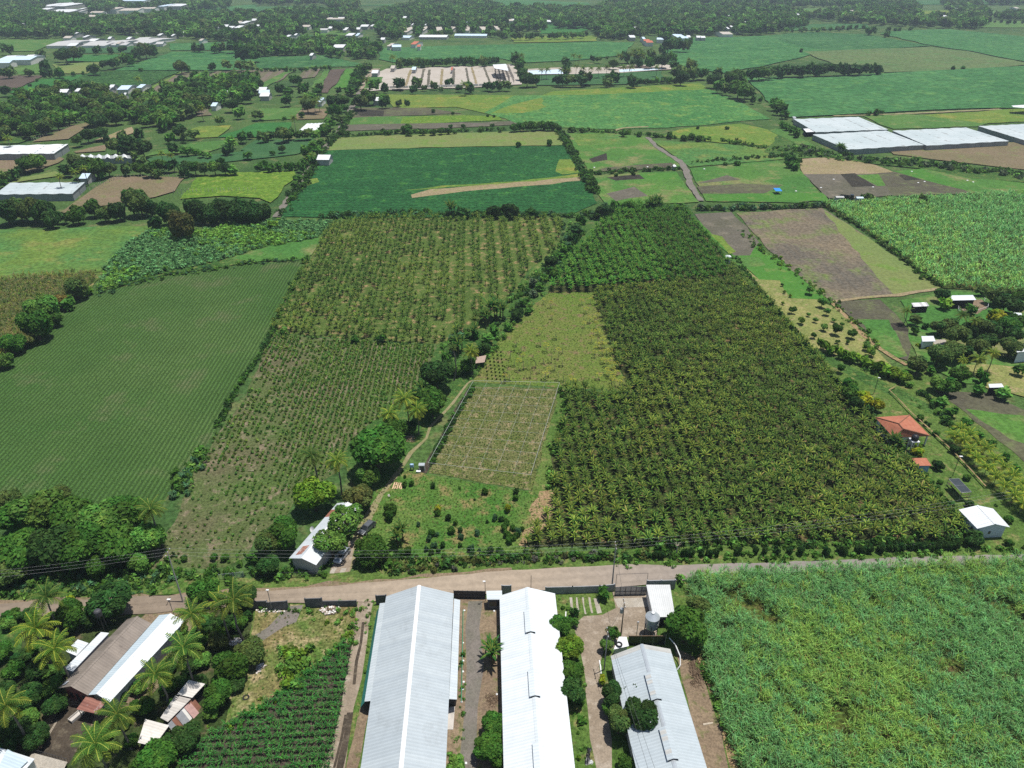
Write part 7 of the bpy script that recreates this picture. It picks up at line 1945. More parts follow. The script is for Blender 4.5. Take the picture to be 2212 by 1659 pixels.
dcar = G(*T(1, 2, 930, 1290)) - G(*T(1, 2, 1000, 1225)); car(*T(1, 2, 962, 1262), math.atan2(-dcar.y, -dcar.x), 'paint_grey', 'dark grey car parked on the grass above the driveway')

# ---- garden plot trellis: posts and wires
e = thing('trellis', 'post and wire trellis over the dry garden plot', 'trellis', G(1070, 940))
c4 = [G(1023, 837), G(1208, 841), G(1146, 1042), G(926, 1016)]
HT = 2.1
def bil(u, v): return (c4[0].lerp(c4[1], u)).lerp(c4[3].lerp(c4[2], u), v)
nu, nv = 6, 10
for i in range(nu + 1):
    for j in range(nv + 1):
        p = bil(i / nu, j / nv)
        m = MB(); m.tube([p, W_(p, HT)], 0.025, 5); m.build('post', 'galv', e)
for i in range(nu + 1):
    m = MB(); m.tube([W_(bil(i / nu, j / nv), HT) for j in range(nv + 1)], 0.014 if 0 < i < nu else 0.03, 4); m.build('wire', 'wire', e)
for j in range(nv + 1):
    m = MB(); m.tube([W_(bil(i / nu, j / nv), HT + 0.03) for i in range(nu + 1)], 0.014 if 0 < j < nv else 0.028, 4); m.build('wire', 'wire', e)
p = G(*T(1, 2, 1435, 745)); e = thing('pump_box', 'grey pump box at the lower corner of the trellis plot', 'pump box', p)
m = MB(); m.prism([(p.x - .7, p.y - .5, 0), (p.x + .7, p.y - .5, 0), (p.x + .7, p.y + .5, 0), (p.x - .7, p.y + .5, 0)], [(p.x - .6, p.y - .45, 1.5), (p.x + .6, p.y - .45, 1.5), (p.x + .6, p.y + .45, 1.6), (p.x - .6, p.y + .45, 1.6)]); m.build('housing', 'steel_grey', e)
m = MB(); m.box((p.x, p.y, 1.63), (1.35, 1.05, 0.06)); m.build('lid', 'galv', e)
m = MB(); m.box((p.x, p.y - 0.52, 0.75), (0.9, 0.04, 1.0)); m.build('door', 'steel_dark', e)
p = G(*T(1, 2, 1350, 745)); e = thing('water_pump', 'blue grey pump frame on legs left of the pump box', 'pump', p)
for s in (-.35, .35):
    for t in (-.3, .3):
        m = MB(); m.tube([(p.x + s, p.y + t, 0), (p.x + s * .8, p.y + t * .8, 1.8)], 0.05, 5); m.build('leg', 'steel_dark', e)
m = MB(); m.box((p.x, p.y, 1.3), (0.8, 0.6, 0.7)); m.build('motor', 'wall_blue', e)
p = G(*T(1, 2, 1405, 765)); m = MB(); m.box((p.x, p.y, .2), (.9, .5, .4)); m.box((p.x, p.y, .43), (1.0, .6, .05)); tag(m.build('crate', 'white_paint'), 'white crate on the ground in front of the pump box', 'crate')
for k, (x0, y0) in enumerate(((1180, 905), (1198, 905), (1216, 905), (1234, 908), (1252, 908))):
    a0, a1 = G(*T(1, 2, x0, y0), 0.1), G(*T(1, 2, x0 + 20, y0 - 55), 0.1)
    m = MB(); m.slab([a0 + Vector((-.14, 0, 0)), a0 + Vector((.14, 0, 0)), a1 + Vector((.14, 0, 0.02)), a1 + Vector((-.14, 0, 0.02))], 0.08); tag(m.build('board', 'timber_pale'), '%s pale board from the left of the boards drying on the grass' % ordinal(k), 'board', 'boards drying on the grass')
p = G(*T(1, 2, 1150, 965)); heap(TL(1, 2, "1138,970 1150,955 1163,965 1155,978"), 14, .1, .3, ['concrete'], 'stone_pile', 'little grey stone pile beside the footpath', 'stones', .2, 12)
# small hut on the footpath and a person
qd = [G(*T(1, 1, 1905, 1425), 2.1), G(*T(1, 1, 1990, 1410), 2.1), G(*T(1, 1, 1975, 1470), 1.9), G(*T(1, 1, 1895, 1480), 1.9)]
plain('thatch', (0.32, 0.24, 0.19), 0.95, 0, 0.25, 3)
flatroof('hut', 'small brown roofed hut beside the yellow palm on the footpath', 'hut', qd, 'timber', 'thatch', posts=True)
def person(px, py, label, top, legs, rz=0.0, s=1.0):
    p = G(px, py)
    e = thing('person', label, 'person', p, rz)
    V_ = {'pel': (0, 0, .95), 'che': (0, 0, 1.3), 'nec': (0, 0, 1.48), 'hea': (0, -.02, 1.63), 'top': (0, -.01, 1.74), 'hl': (-.1, 0, .9), 'kl': (-.12, -.03, .5), 'fl': (-.12, .02, .06), 'tl': (-.12, -.16, .03),
          'hr': (.1, 0, .9), 'kr': (.12, -.06, .5), 'fr': (.12, .03, .06), 'tr': (.12, -.15, .03), 'sl': (-.2, 0, 1.42), 'el': (-.27, .02, 1.15), 'wl': (-.25, -.12, .93), 'sr': (.2, 0, 1.42), 'er': (.27, .02, 1.15), 'wr': (.25, -.14, .95)}
    R_ = dict(pel=.14, che=.16, nec=.06, hea=.1, top=.06, hl=.1, kl=.065, fl=.045, tl=.035, hr=.1, kr=.065, fr=.045, tr=.035, sl=.075, el=.05, wl=.035, sr=.075, er=.05, wr=.035)
    E_ = [('pel', 'che'), ('che', 'nec'), ('nec', 'hea'), ('hea', 'top'), ('pel', 'hl'), ('hl', 'kl'), ('kl', 'fl'), ('fl', 'tl'), ('pel', 'hr'), ('hr', 'kr'), ('kr', 'fr'), ('fr', 'tr'), ('che', 'sl'), ('sl', 'el'), ('el', 'wl'), ('che', 'sr'), ('sr', 'er'), ('er', 'wr')]
    names = list(V_)
    me = bpy.data.meshes.new('body'); me.from_pydata([V_[k] for k in names], [(names.index(a), names.index(b)) for a, b in E_], [])
    o = link(bpy.data.objects.new('body', me), e)
    sk = o.modifiers.new('skin', 'SKIN'); sub = o.modifiers.new('sub', 'SUBSURF'); sub.levels = 1; sub.render_levels = 2
    for k, n in enumerate(names): me.skin_vertices[0].data[k].radius = (R_[n], R_[n] * (.75 if n in ('pel', 'che') else 1))
    for k in range(len(names)): me.skin_vertices[0].data[k].use_root = (k == 0)
    m_, nn, b = new_mat('figure_colours')
    z = nn.nodes.new("ShaderNodeSeparateXYZ"); tc = nn.nodes.new("ShaderNodeTexCoord"); nn.links.new(tc.outputs['Object'], z.inputs[0])
    c = mixc(nn, mathn(nn, 'GREATER_THAN', z.outputs[2], 0.93), legs, top); c = mixc(nn, mathn(nn, 'GREATER_THAN', z.outputs[2], 1.5), c, (0.28, .16, .1)); nn.links.new(c, b.inputs['Base Color'])
    me.materials.append(m_)
    m = MB(); m.lathe((0, -.01, 1.66), [(.115, 0), (.12, .05), (.09, .11), (.03, .13)], 12)
    hm = bpy.data.meshes.new('hair'); hm.from_pydata(m.v, [], m.f); hm.materials.append(MATS['rubber']); link(bpy.data.objects.new('hair', hm), e)
person(*T(1, 1, 1929, 1522), 'person in a dark top and yellow trousers standing on the footpath', (0.03, 0.03, 0.035), (0.45, 0.40, 0.05))

# ---- red tiled house, hut, tank, white house on the right
def tile_mat(name, c1, c2, d):
    m, n, b = new_mat(name); p = posn(n)
    q = dotn(n, p, d); q2 = dotn(n, p, (-d[1], d[0], 0))
    r = mathn(n, 'SINE', mathn(n, 'MULTIPLY', q, 2 * math.pi / .32)); r2 = mathn(n, 'SINE', mathn(n, 'MULTIPLY', q2, 2 * math.pi / .45))
    f = noise(n, 1.2, 4, .7, p); f2 = noise(n, .3, 4, .7, p)
    c = mixc(n, ramp(n, f, .35, .65), c1, c2); c = mixc(n, ramp(n, f2, .55, .7, 0, .5), c, (c1[0] * .5, c1[1] * .6, c1[2] * .7))
    h = n.nodes.new("ShaderNodeHueSaturation"); n.links.new(c, h.inputs['Color']); n.links.new(mathn(n, 'MULTIPLY', ramp(n, r, -1, 1, .88, 1.08), ramp(n, r2, -1, 1, .95, 1.03)), h.inputs['Value']); n.links.new(h.outputs[0], b.inputs['Base Color'])
    b.inputs['Roughness'].default_value = .85; bump(n, b, r, .6, .05); MATS[name] = m
ez = 3.0
q4 = [G(*T(3, 2, 925, 287), ez), G(*T(3, 2, 1222, 268), ez), G(*T(3, 2, 1405, 450), ez), G(*T(3, 2, 1085, 462), ez)]
dt = unit2(q4[0], q4[1])
tile_mat('clay_tiles', (0.34, 0.105, 0.055), (0.42, 0.16, 0.09), dt); tile_mat('clay_tiles_b', (0.34, 0.105, 0.055), (0.42, 0.16, 0.09), (-dt[1], dt[0], 0))
r1, r2 = G(*T(3, 2, 1130, 343), 5.0), G(*T(3, 2, 1168, 388), 5.0)
c = sum(q4, Vector()) / 4
e = thing('tiled_house', 'house with a red clay tiled hipped roof at the plantation edge', 'house', W_(c, 0))
fc = Vector((c.x, c.y, 0))
wq = [v.lerp(W_(c, v.z), 0.10) for v in q4]
porch = wq[3].lerp(wq[2], 0.72); porch_f = wq[0].lerp(wq[1], 0.72)
m = MB(); ws = [wq[0], porch_f, porch, wq[3]]; m.prism([W_(v, 0) for v in ws], [W_(v, 2.9) for v in ws]); m.build('wall', 'wall_white', e)
for quad, mt in (((q4[0], q4[1], r1), 'clay_tiles'), ((q4[1], q4[2], r2, r1), 'clay_tiles_b'), ((q4[2], q4[3], r2), 'clay_tiles'), ((q4[3], q4[0], r1, r2), 'clay_tiles_b')):
    m = MB(); m.slab(list(quad), 0.09); m.build('roof_slope', mt, e)
m = MB()
for a, b in ((q4[0], r1), (q4[1], r1), (r1, r2), (q4[2], r2), (q4[3], r2)): m.tube([a + Vector((0, 0, .05)), b + Vector((0, 0, .05))], 0.12, 6)
m.build('ridge_tiles', 'orange_tile_ridge', e)
for v in (wq[1], wq[2], wq[1].lerp(wq[2], .5)):
    m = MB(); m.box((v.x, v.y, 1.45), (.3, .3, 2.9)); m.build('pillar', 'wall_white', e)
for t0, t1, z0, z1, mt, nm in ((.1, .22, .9, 2.0, 'glass_dark', 'window'), (.4, .52, 0, 2.1, 'timber', 'door')):
    panel_on(e, W_(wq[3].lerp(wq[2], t0), 0), W_(wq[3].lerp(wq[2], t1), 0), z0, z1, mt, nm, .05, .1)
p = G(*T(3, 2, 1230, 590)); e = thing('water_tank', 'black water tank on a white stand in front of the red tiled house', 'water tank', p)
m = MB(); m.lathe((p.x, p.y, 3.5), [(.7, 0), (.78, .08), (.78, .35), (.74, .4), (.78, .45), (.78, .95), (.5, 1.3), (.25, 1.38), (.2, 1.45)], 18); m.build('tank', 'black_plastic', e)
m = MB(); m.box((p.x, p.y, 3.4), (1.8, 1.8, .16)); m.build('platform', 'white_paint', e)
for a in (-.7, .7):
    for b in (-.7, .7):
        m = MB(); m.box((p.x + a, p.y + b, 1.66), (.2, .2, 3.3)); m.build('leg', 'wall_white', e)
ez = 2.5
qd = [G(*T(3, 2, 1238, 640), ez), G(*T(3, 2, 1368, 638), ez), G(*T(3, 2, 1415, 706), ez - .3), G(*T(3, 2, 1297, 706), ez - .3)]
e = flatroof('tiled_hut', 'small blue walled hut with a red tiled roof on the lawn', 'hut', qd, 'wall_blue', 'clay_tiles', .25)
ez = 3.1
FLw, FRw = G(*T(3, 2, 1648, 1085), ez), G(*T(3, 2, 1945, 1076), ez)
NLw, NRw = G(*T(3, 2, 1808, 1250), ez), G(*T(3, 2, 2092, 1238), ez)
Dw = unit2(FLw, NLw)
sheet_metal('roof_bright', (0.60, 0.63, 0.65), (0.57, 0.60, 0.62), Dw, .5, 1.0, .45, None, .03)
plain('wall_house', (0.62, 0.66, 0.72), .85, 0, .06, .8)
e, q = gable('white_house', 'house with a bright white metal roof at the lower right by the road', 'house', FLw, FRw, NRw, NLw, ez, 4.1, ('roof_bright', 'roof_bright'), 'wall_house', cap='roof_bright', capw=.4, inset=.45)
w = q['wall']
for t0, t1, z0, z1, mt, nm in ((.45, .53, 1.2, 1.9, 'glass_dark', 'window'), (.12, .26, .9, 2.0, 'wall_white', 'shutter')):
    panel_on(e, W_(w[3].lerp(w[2], t0), 0), W_(w[3].lerp(w[2], t1), 0), z0, z1, mt, nm)
for t0, t1, z0, z1, mt, nm in ((.12, .24, .8, 2.0, 'glass_dark', 'window'), (.7, .82, 0, 2.1, 'dark_inside', 'door')):
    a, b = w[0].lerp(w[3], t0), w[0].lerp(w[3], t1)
    panel_on(e, W_(a, 0), W_(b, 0), z0, z1, mt, nm, .06, .1)
m = MB(); a, b, cc, d = w[2].lerp(w[3], .25), w[2], w[2].lerp(w[1], .3), w[2].lerp(w[3], .25).lerp(w[1], .3)
p = G(*T(3, 2, 1930, 1300)); e = thing('cistern', 'round grey concrete cistern in front of the white roofed house', 'cistern', p)
m = MB(); m.lathe((p.x, p.y, 0), [(.95, 0), (.95, 1.5), (.78, 1.5), (.78, .9)], 20); m.f = m.f[:-1]; m.build('ring', 'concrete', e)
m = MB(); m.lathe((p.x, p.y, .88), [(.77, 0), (.77, .05)], 20); m.build('water', 'glass_dark', e)
# black shade net frame
e = thing('net_canopy', 'black net canopy on thin poles over the lawn', 'canopy', G(*T(3, 2, 1650, 920)))
cz = 2.6
cc = [G(*T(3, 2, 1562, 822), cz), G(*T(3, 2, 1648, 818), cz), G(*T(3, 2, 1757, 934), cz), G(*T(3, 2, 1672, 940), cz)]
m = MB(); m.slab(cc, .03); m.build('net', 'shade_net', e)
for v in cc:
    m = MB(); m.tube([W_(v, 0), W_(v, cz + .1)], .045, 5); m.build('pole', 'steel_grey', e)
m = MB()
for a, b in zip(cc, cc[1:] + cc[:1]): m.tube([a + Vector((0, 0, .05)), b + Vector((0, 0, .05))], .04, 5)
a, b = cc[0].lerp(cc[3], .5), cc[1].lerp(cc[2], .5); m.tube([a + Vector((0, 0, .05)), b + Vector((0, 0, .05))], .04, 5)
m.build('frame', 'steel_grey', e)
strip('garden_bed', [T(3, 2, x, y) for x, y in ((1545, 880), (1640, 990), (1735, 985))], .35, 'mud')
strip('brick_edging', [T(3, 2, x, y) for x, y in ((1100, 40), (1040, 75), (1100, 135), (1220, 260), (1400, 425), (1520, 540), (1700, 720), (1870, 910))], .35, 'litter_tan')
for k, (x, y) in enumerate(((1368, 545), (1378, 560), (1388, 575), (1396, 590), (1402, 605), (1410, 625))):
    p = G(*T(3, 2, x, y)); m = MB(); m.lathe((p.x, p.y, 0), [(.3, 0), (.33, .05), (.28, .1)], 10); tag(m.build('stepping_stone', 'concrete'), '%s stepping stone down the path from the red tiled house' % ordinal(k), 'stone', 'stepping stones')
for (x0, y0, x1, y1, lb) in ((1680, 232, 1885, 228, 'upper white irrigation pipe on the seed plot'), (1850, 380, 2115, 374, 'second white irrigation pipe on the seed plot'), (1940, 545, 2240, 525, 'third white irrigation pipe on the seed plot'), (2180, 800, 2250, 850, 'lowest white irrigation pipe at the right edge')):
    m = MB(); m.tube([G(*T(3, 2, x0, y0), .1), G(*T(3, 2, (x0 + x1) / 2, (y0 + y1) / 2 + 2), .1), G(*T(3, 2, x1, y1), .1)], .08, 6); tag(m.build('irrigation_pipe', 'white_paint'), lb, 'pipe')
# fence posts on the right road side
for k, x in enumerate((945, 1170, 1240, 1380, 1455)):
    p = G(*T(3, 2, x, 1445)); m = MB(); m.tube([p, W_(p, 1.8)], [.07, .05], 6); tag(m.build('fence_post', 'pole_concrete'), '%s pale fence post from the left under the clipped row' % ordinal(k), 'fence post', 'fence posts along the road')
p = G(*T(2, 2, 1418, 1480)); e = thing('dead_tree', 'grey dead tree stump with broken top at the plantation edge by the road', 'tree', p)
m = MB(); m.tube([p, W_(p, 2.6)], [.14, .09], 7); m.build('trunk', 'dead_wood', e)
m = MB()
for k in range(9): m.tube([W_(p, 2.3), (p.x + math.cos(k * 2.4) * .7, p.y + math.sin(k * 2.4) * .7, 2.9 + .2 * (k % 3))], [.05, .02], 4)
m.build('branches', 'dead_wood', e)

# ---- small roofs on the right-hand farm
CLEAR = []
def small_house(cx, cy, wpx, hpx, h, roof, wall, label, name='shed', cat='shed', rot=0.0, group=None, open_=False, pitch=True, wd=None, ln=None):
    """roof centred at a survey point; wpx: width, hpx: depth in survey px"""
    p = G(cx, cy, h)
    if p.y > 330: CLEAR.append((p, wpx * depth(p) / FPX * 0.5))
    dpt = depth(p); dist_ = math.hypot(p.x, p.y)
    Wd = wd or wpx * dpt / FPX
    el = math.atan2(CAM_H, dist_)
    Ln = ln or max(2.5, hpx * dpt / FPX / max(0.05, math.sin(el)))
    ca, sa = math.cos(rot), math.sin(rot)
    R_ = lambda x, y: Vector((p.x + x * ca - y * sa, p.y + x * sa + y * ca, 0))
    FL, FR, NR, NL = R_(-Wd / 2, Ln / 2), R_(Wd / 2, Ln / 2), R_(Wd / 2, -Ln / 2), R_(-Wd / 2, -Ln / 2)
    if pitch:      # ridge along the wide axis
        return gable(name, label, cat, NL, FL, FR, NR, h, h + min(1.6, Ln * .16), (roof, roof), wall, inset=min(.4, Ln * .08), group=group)[0]
    return flatroof(name, label, cat, [W_(FL, h), W_(FR, h), W_(NR, h - .3), W_(NL, h - .3)], wall, roof, posts=open_, group=group)
plain('roof_flat_white', (0.62, 0.64, 0.65), .6, 0, .05, .3); plain('roof_flat_grey', (0.42, 0.42, 0.41), .8, 0, .1, .3); plain('roof_flat_blue', (0.5, 0.62, 0.72), .6, 0, .06, .3); plain('roof_red', (0.42, 0.13, 0.08), .85, 0, .15, .5); plain('roof_flat_tan', (0.42, 0.38, 0.33), .85, 0, .12, .3)
sheet_metal('roof_striped', (0.72, 0.73, 0.73), (0.25, 0.24, 0.24), (1, 0, 0), .4, 1.0, .6, None, .1)
def rq(i, j, s, h, h2=None): 
    v = TL(i, j, s); return [G(a, b, h if k < 2 else (h2 or h)) for k, (a, b) in enumerate(v)]
flatroof('striped_shed', 'open shed with a grey and white striped roof on the right farm', 'shed', rq(3, 1, "1238,958 1370,952 1395,985 1258,992", 2.8, 2.5), 'dark_inside', 'roof_striped', .3)
flatroof('stable', 'long white roofed stable above the round brown yard', 'stable', rq(3, 1, "1590,893 1770,890 1800,932 1562,938", 3.6, 3.2), 'dark_inside', 'roof_bright', .4)
flatroof('white_shed', 'white roofed shed with pale wall beside the clipped yellow hedge', 'shed', rq(3, 1, "1325,1245 1430,1243 1448,1290 1335,1292", 3.0, 2.7), 'wall_house', 'roof_bright', .3)
flatroof('white_shed', 'small white roofed shed behind the yellow flowering tree', 'shed', rq(3, 1, "2115,1040 2190,1045 2200,1085 2120,1075", 2.8), 'dark_inside', 'roof_bright', .3)
e = flatroof('porch_house', 'white roofed house with dark porch at the right edge', 'house', rq(3, 1, "2150,1325 2300,1310 2320,1370 2150,1385", 4.2, 3.8), 'wall_house', 'roof_bright', .5)
flatroof('white_shed', 'white roofed shed above the lone lawn tree', 'shed', rq(3, 2, "1905,0 2020,-5 2040,28 1915,32", 3.0, 2.7), 'dark_inside', 'roof_bright', .3)
flatroof('tool_shed', 'tiny white roofed shed at the edge of the bright green plantation', 'shed', rq(2, 1, "1838,545 1885,545 1897,562 1850,565", 2.6), 'wall_white', 'roof_bright', .2)
add_hedge = [(1326 + k, 0) for k in range(0)]
# round yard rails
pc = G(2095, 662)
e = thing('corral', 'pale rail fence of the round brown yard', 'fence', pc)
pts = [G(*T(3, 1, x, y)) for x, y in ((1635, 1000), (1640, 1035), (1700, 1060), (1800, 1050), (1890, 1020), (1900, 980), (1860, 945))]
for p in pts:
    m = MB(); m.tube([p, W_(p, 1.4)], .07, 5); m.build('post', 'white_paint', e)
m = MB()
for z in (.7, 1.3): m.tube([W_(p, z) for p in pts], .05, 4)
m.build('rail', 'white_paint', e)
# clipped yellow hedge in front of the shed
m = MB(); 
P_ = np.concatenate([np.array([[G(*T(3, 1, 1300 + t * 200, 1325 + t * 40), .6).x + RNG.normal(0, .35), G(*T(3, 1, 1300 + t * 200, 1325 + t * 40), .6).y + RNG.normal(0, .5)]]) for t in RNG.random(70)])
o = merged('hedge', BUSH_F, P_, RNG.uniform(.5, .8, 70), RNG.uniform(0, 6, 70), tints(70, ['yellow', 'lime'])); tag(o, 'clipped yellow green hedge in front of a white shed', 'hedge')

# ---- net houses and far roofs
def net_house(name, label, q, h, roofmat, wallmat, nx=10, group=None, wavy=0.0):
    q = [Vector((v[0], v[1], 0)) for v in q]
    base = sum(q, Vector()) / 4
    e = thing(name, label, 'net house', base, 0, group)
    m = MB(); m.prism([v for v in q], [W_(v, h - .12) for v in q]); m.build('side_net', wallmat, e)
    m = MB(); n = 24; vs = []; fs = []
    q2 = [v + (v - base).normalized() * .3 for v in q]
    for i in range(n + 1):
        for j in range(n + 1):
            a = q2[0].lerp(q2[1], i / n).lerp(q2[3].lerp(q2[2], i / n), j / n)
            vs.append((a.x, a.y, h + .12 * math.sin(i * math.pi * nx / n * 1.0) * (1 if wavy == 0 else wavy) + random.uniform(-.05, .05)))
    for i in range(n):
        for j in range(n): fs.append((i * (n + 1) + j, (i + 1) * (n + 1) + j, (i + 1) * (n + 1) + j + 1, i * (n + 1) + j + 1))
    m.add(vs, fs); m.build('roof_net', roofmat, e)
    for a, b in zip(q, q[1:] + q[:1]):
        L = (b - a).length; k = max(2, min(22, int(L / 9)))
        for j in range(k):
            p = a.lerp(b, j / k); m = MB(); m.tube([p + (p - base).normalized() * .12, W_(p + (p - base).normalized() * .12, h)], .09, 4); m.build('post', 'steel_grey', e)
def net_mat(name, c1, c2, d, lines):
    m, n, b = new_mat(name); p = posn(n)
    f = noise(n, .05, 4, .6, p); f2 = noise(n, .6, 3, .6, p)
    q = dotn(n, p, d); s = mathn(n, 'SINE', mathn(n, 'MULTIPLY', q, 2 * math.pi / lines)); l = ramp(n, s, .8, 1.0, 0, .35)
    c = mixc(n, ramp(n, f, .35, .65), c1, c2); c = mixc(n, l, c, tuple(v * .72 for v in c1))
    h = n.nodes.new("ShaderNodeHueSaturation"); n.links.new(c, h.inputs['Color']); n.links.new(ramp(n, f2, .3, .7, .95, 1.05), h.inputs['Value']); n.links.new(h.outputs[0], b.inputs['Base Color']); b.inputs['Roughness'].default_value = .8; MATS[name] = m
dn = dirv(T(3, 0, 400, 1160), T(3, 0, 1020, 1128))
net_mat('net_grey', (0.36, 0.42, 0.43), (0.43, 0.48, 0.49), (-dn[1], dn[0], 0), 5.0)
net_mat('net_white', (0.56, 0.59, 0.60), (0.64, 0.66, 0.65), (-dn[1], dn[0], 0), 6.0)
net_mat('net_side', (0.23, 0.25, 0.25), (0.28, 0.30, 0.29), dn + (0,), 4.0)
h = 3.2
gq = lambda i, j, s, z: [W_(G(a, b, z), 0) for a, b in TL(i, j, s)]
net_house('net_house', 'pale net house farthest back on the right, beside the cane track', gq(3, 0, "225,1030 780,1010 1035,1118 415,1142", h), h, 'net_grey', 'net_side')
net_house('net_house', 'pale net house in front, left of the pair on the right', gq(3, 0, "390,1163 1018,1128 1345,1252 695,1292", h), h, 'net_grey', 'net_side')
net_house('net_house', 'pale net house in front, right of the pair on the right', gq(3, 0, "1080,1130 1710,1102 2080,1218 1375,1258", h), h, 'net_grey', 'net_side')
net_house('net_house', 'pale net house cut by the right edge', gq(3, 0, "1822,1090 2260,1070 2700,1200 2230,1215", h), h, 'net_grey', 'net_side')
net_house('net_house', 'upper white net house at the left edge', gq(0, 0, "-200,1265 575,1243 592,1252 462,1328 -200,1335", 4)[0:1] + gq(0, 0, "585,1244 462,1326 -250,1332", 4), 4.0, 'net_white', 'net_side')
net_house('net_house', 'lower bluish net house at the left edge', gq(0, 0, "90,1580 728,1575 622,1672 -40,1680", 3.5), 3.5, 'net_grey', 'net_side')
net_house('net_tunnel', 'wavy white net cover behind the palms on the left', gq(0, 0, "700,1343 1120,1340 1132,1365 690,1372", 3), 3.0, 'net_white', 'net_side', 12, wavy=6.0)
net_house('net_cover', 'white sheeted plot beside the long field track', gq(1, 0, "440,1068 600,1062 590,1140 345,1152", 1.2), 1.2, 'net_white', 'net_side')
# white pond liner beyond, and its banks
field('pond_bank', TL(2, 0, "120,605 420,590 900,590 1000,570 1370,565 1395,605 900,640 150,652"), 'pale_site', .3)
field('pond_liner', TL(2, 0, "150,612 420,605 640,600 920,605 905,632 600,638 200,650"), 'concrete_pad', .2)
MATS['pond_sheet'] = MATS['roof_flat_blue']
field('pond_liner', TL(2, 0, "130,620 420,608 450,645 180,650"), 'pond_sheet', .2); field('pond_liner', TL(2, 0, "925,610 1290,595 1300,608 930,630"), 'pond_sheet', .2)
field('soil_patch', TL(2, 0, "900,590 1080,572 1220,580 1180,595 930,602"), 'soil_dark', .3)
# building site details
for k, (x0, y0, x1, y1) in enumerate(((1340, 610, 1290, 760), (1450, 605, 1425, 720), (1500, 610, 1485, 760), (1610, 605, 1600, 740), (1710, 600, 1705, 740), (1815, 595, 1840, 735), (1865, 590, 1905, 735), (1970, 590, 2025, 730), (2060, 640, 2110, 720))):
    strip('trench', [T(1, 0, x0, y0), T(1, 0, x1, y1)], 2.2 if k < 5 else 1.8, 'seedbed_grey' if k % 3 else 'straw')
e = flatroof('site_hall', 'white roofed hall frame at the right end of the building site', 'hall', [G(*T(1, 0, 2045, 558), 9), G(*T(1, 0, 2160, 552), 9), G(*T(1, 0, 2182, 612), 9), G(*T(1, 0, 2062, 590), 9)], 'wall_grey', 'roof_flat_white', posts=True)
m = MB()
for k in range(9):
    a, b = G(*T(1, 0, 2062 + k * 2, 600 + k * 15), 0), G(*T(1, 0, 2180 + k * 6, 615 + k * 14), 0)
    for j in range(5):
        p = a.lerp(b, j / 4); m.tube([p, W_(p, 6)], .2, 4)
    m.tube([W_(a, 6), W_(b, 6)], .18, 4)
tag(m.build('steel_frame', 'steel_dark'), 'dark steel frame standing in front of the site hall', 'steel frame')
for k, (x, y, wv) in enumerate(((1188, 580, 36), (1370, 592, 34), (1695, 595, 16), (1035, 622, 55))):
    small_house(*T(1, 0, x, y), wv / 4, 5, 4, ['roof_flat_tan', 'roof_flat_blue', 'roof_red', 'roof_flat_white'][k], 'wall_grey', '%s small shed from the left edge of the building site' % ['second', 'third', 'fourth', 'first'][k], 'site_shed', 'shed')
m = MB()
for k in range(16):
    a = G(*T(1, 0, 1100 + k * 55, 775 - k * 1.5)); b = G(*T(1, 0, 1150 + k * 55, 773 - k * 1.5))
    m.prism([a, b, b + Vector((0, .3, 0)), a + Vector((0, .3, 0))], [W_(v, 2.6) for v in (a, b, b + Vector((0, .3, 0)), a + Vector((0, .3, 0)))])
tag(m.build('site_wall', 'wall_white'), 'low pale wall along the near side of the building site', 'wall')
# houses and roofs across the plain
def houses(i, j, s, name, cat, label, group=None, h=4.0):
    it = []
    for q in s.split():
        v = q.split(','); it.append((float(v[0]), float(v[1]), float(v[2]), float(v[3]), v[4]))
    MR = {'w': 'roof_flat_white', 'g': 'roof_flat_grey', 'b': 'roof_flat_blue', 'r': 'roof_red', 't': 'roof_flat_tan'}
    for k, v in enumerate(sorted(it)):
        small_house(*T(i, j, v[0], v[1]), v[2] / 4, v[3] / 4, h, MR[v[4]], 'wall_white' if v[4] != 'w' else 'wall_grey', label.replace('{o}', ordinal(k)), name, cat, rot=random.uniform(-.2, .2), group=group)
houses(0, 0, "980,748,38,14,w 1100,755,90,34,b 1245,745,50,22,b 550,788,100,20,w 690,780,35,16,w 960,770,28,16,w 1088,815,20,12,w 245,836,20,8,w 1865,905,45,22,b 1970,800,24,16,w", 'farm_shed', 'shed', '{o} roof from the left in the big left wood', 'roofs in the big left wood', 3.5)
houses(1, 0, "60,770,80,18,w 75,795,90,18,b 85,820,80,22,w 567,858,50,14,b 556,874,40,12,b 1045,858,60,24,w 595,1362,110,36,w", 'farm_shed', 'shed', '{o} white roof from the left along the field track', 'roofs along the field track', 3.4)
houses(1, 0, "730,397,95,26,w 490,472,26,14,w 1215,398,80,14,b 1390,370,45,24,r 1410,398,30,10,r 1185,385,30,26,t", 'farm_shed', 'shed', '{o} roof from the left near the dark tree belt', 'roofs near the dark belt', 5)
houses(1, 0, "20,222,40,14,w 10,170,25,12,w 295,312,32,14,w 355,300,20,10,w 440,225,70,12,t 650,238,30,14,w 590,255,70,8,g 650,160,40,12,w 740,157,60,10,w 690,163,150,6,t 790,247,30,22,w 890,247,36,12,w 948,222,66,14,w 1022,220,26,12,w 835,297,60,18,w 892,297,24,20,b 1100,336,36,12,w 1003,147,16,8,w 1290,149,30,10,w 1328,210,14,24,w 1470,215,12,12,w 1360,212,10,10,w 1820,195,30,20,b 2190,175,50,10,t", 'village_house', 'house', '{o} pale roof from the left in the wood beyond the building site', 'village roofs beyond the site', 4.5)
houses(1, 0, "1330,252,66,44,t 1455,250,64,44,t 1580,245,50,40,t 1710,240,50,36,t 1830,242,52,40,t 1955,240,54,42,t 2080,236,52,42,t", 'estate_house', 'house', '{o} brown roofed house from the left in the even estate row', 'estate row', 4.5)
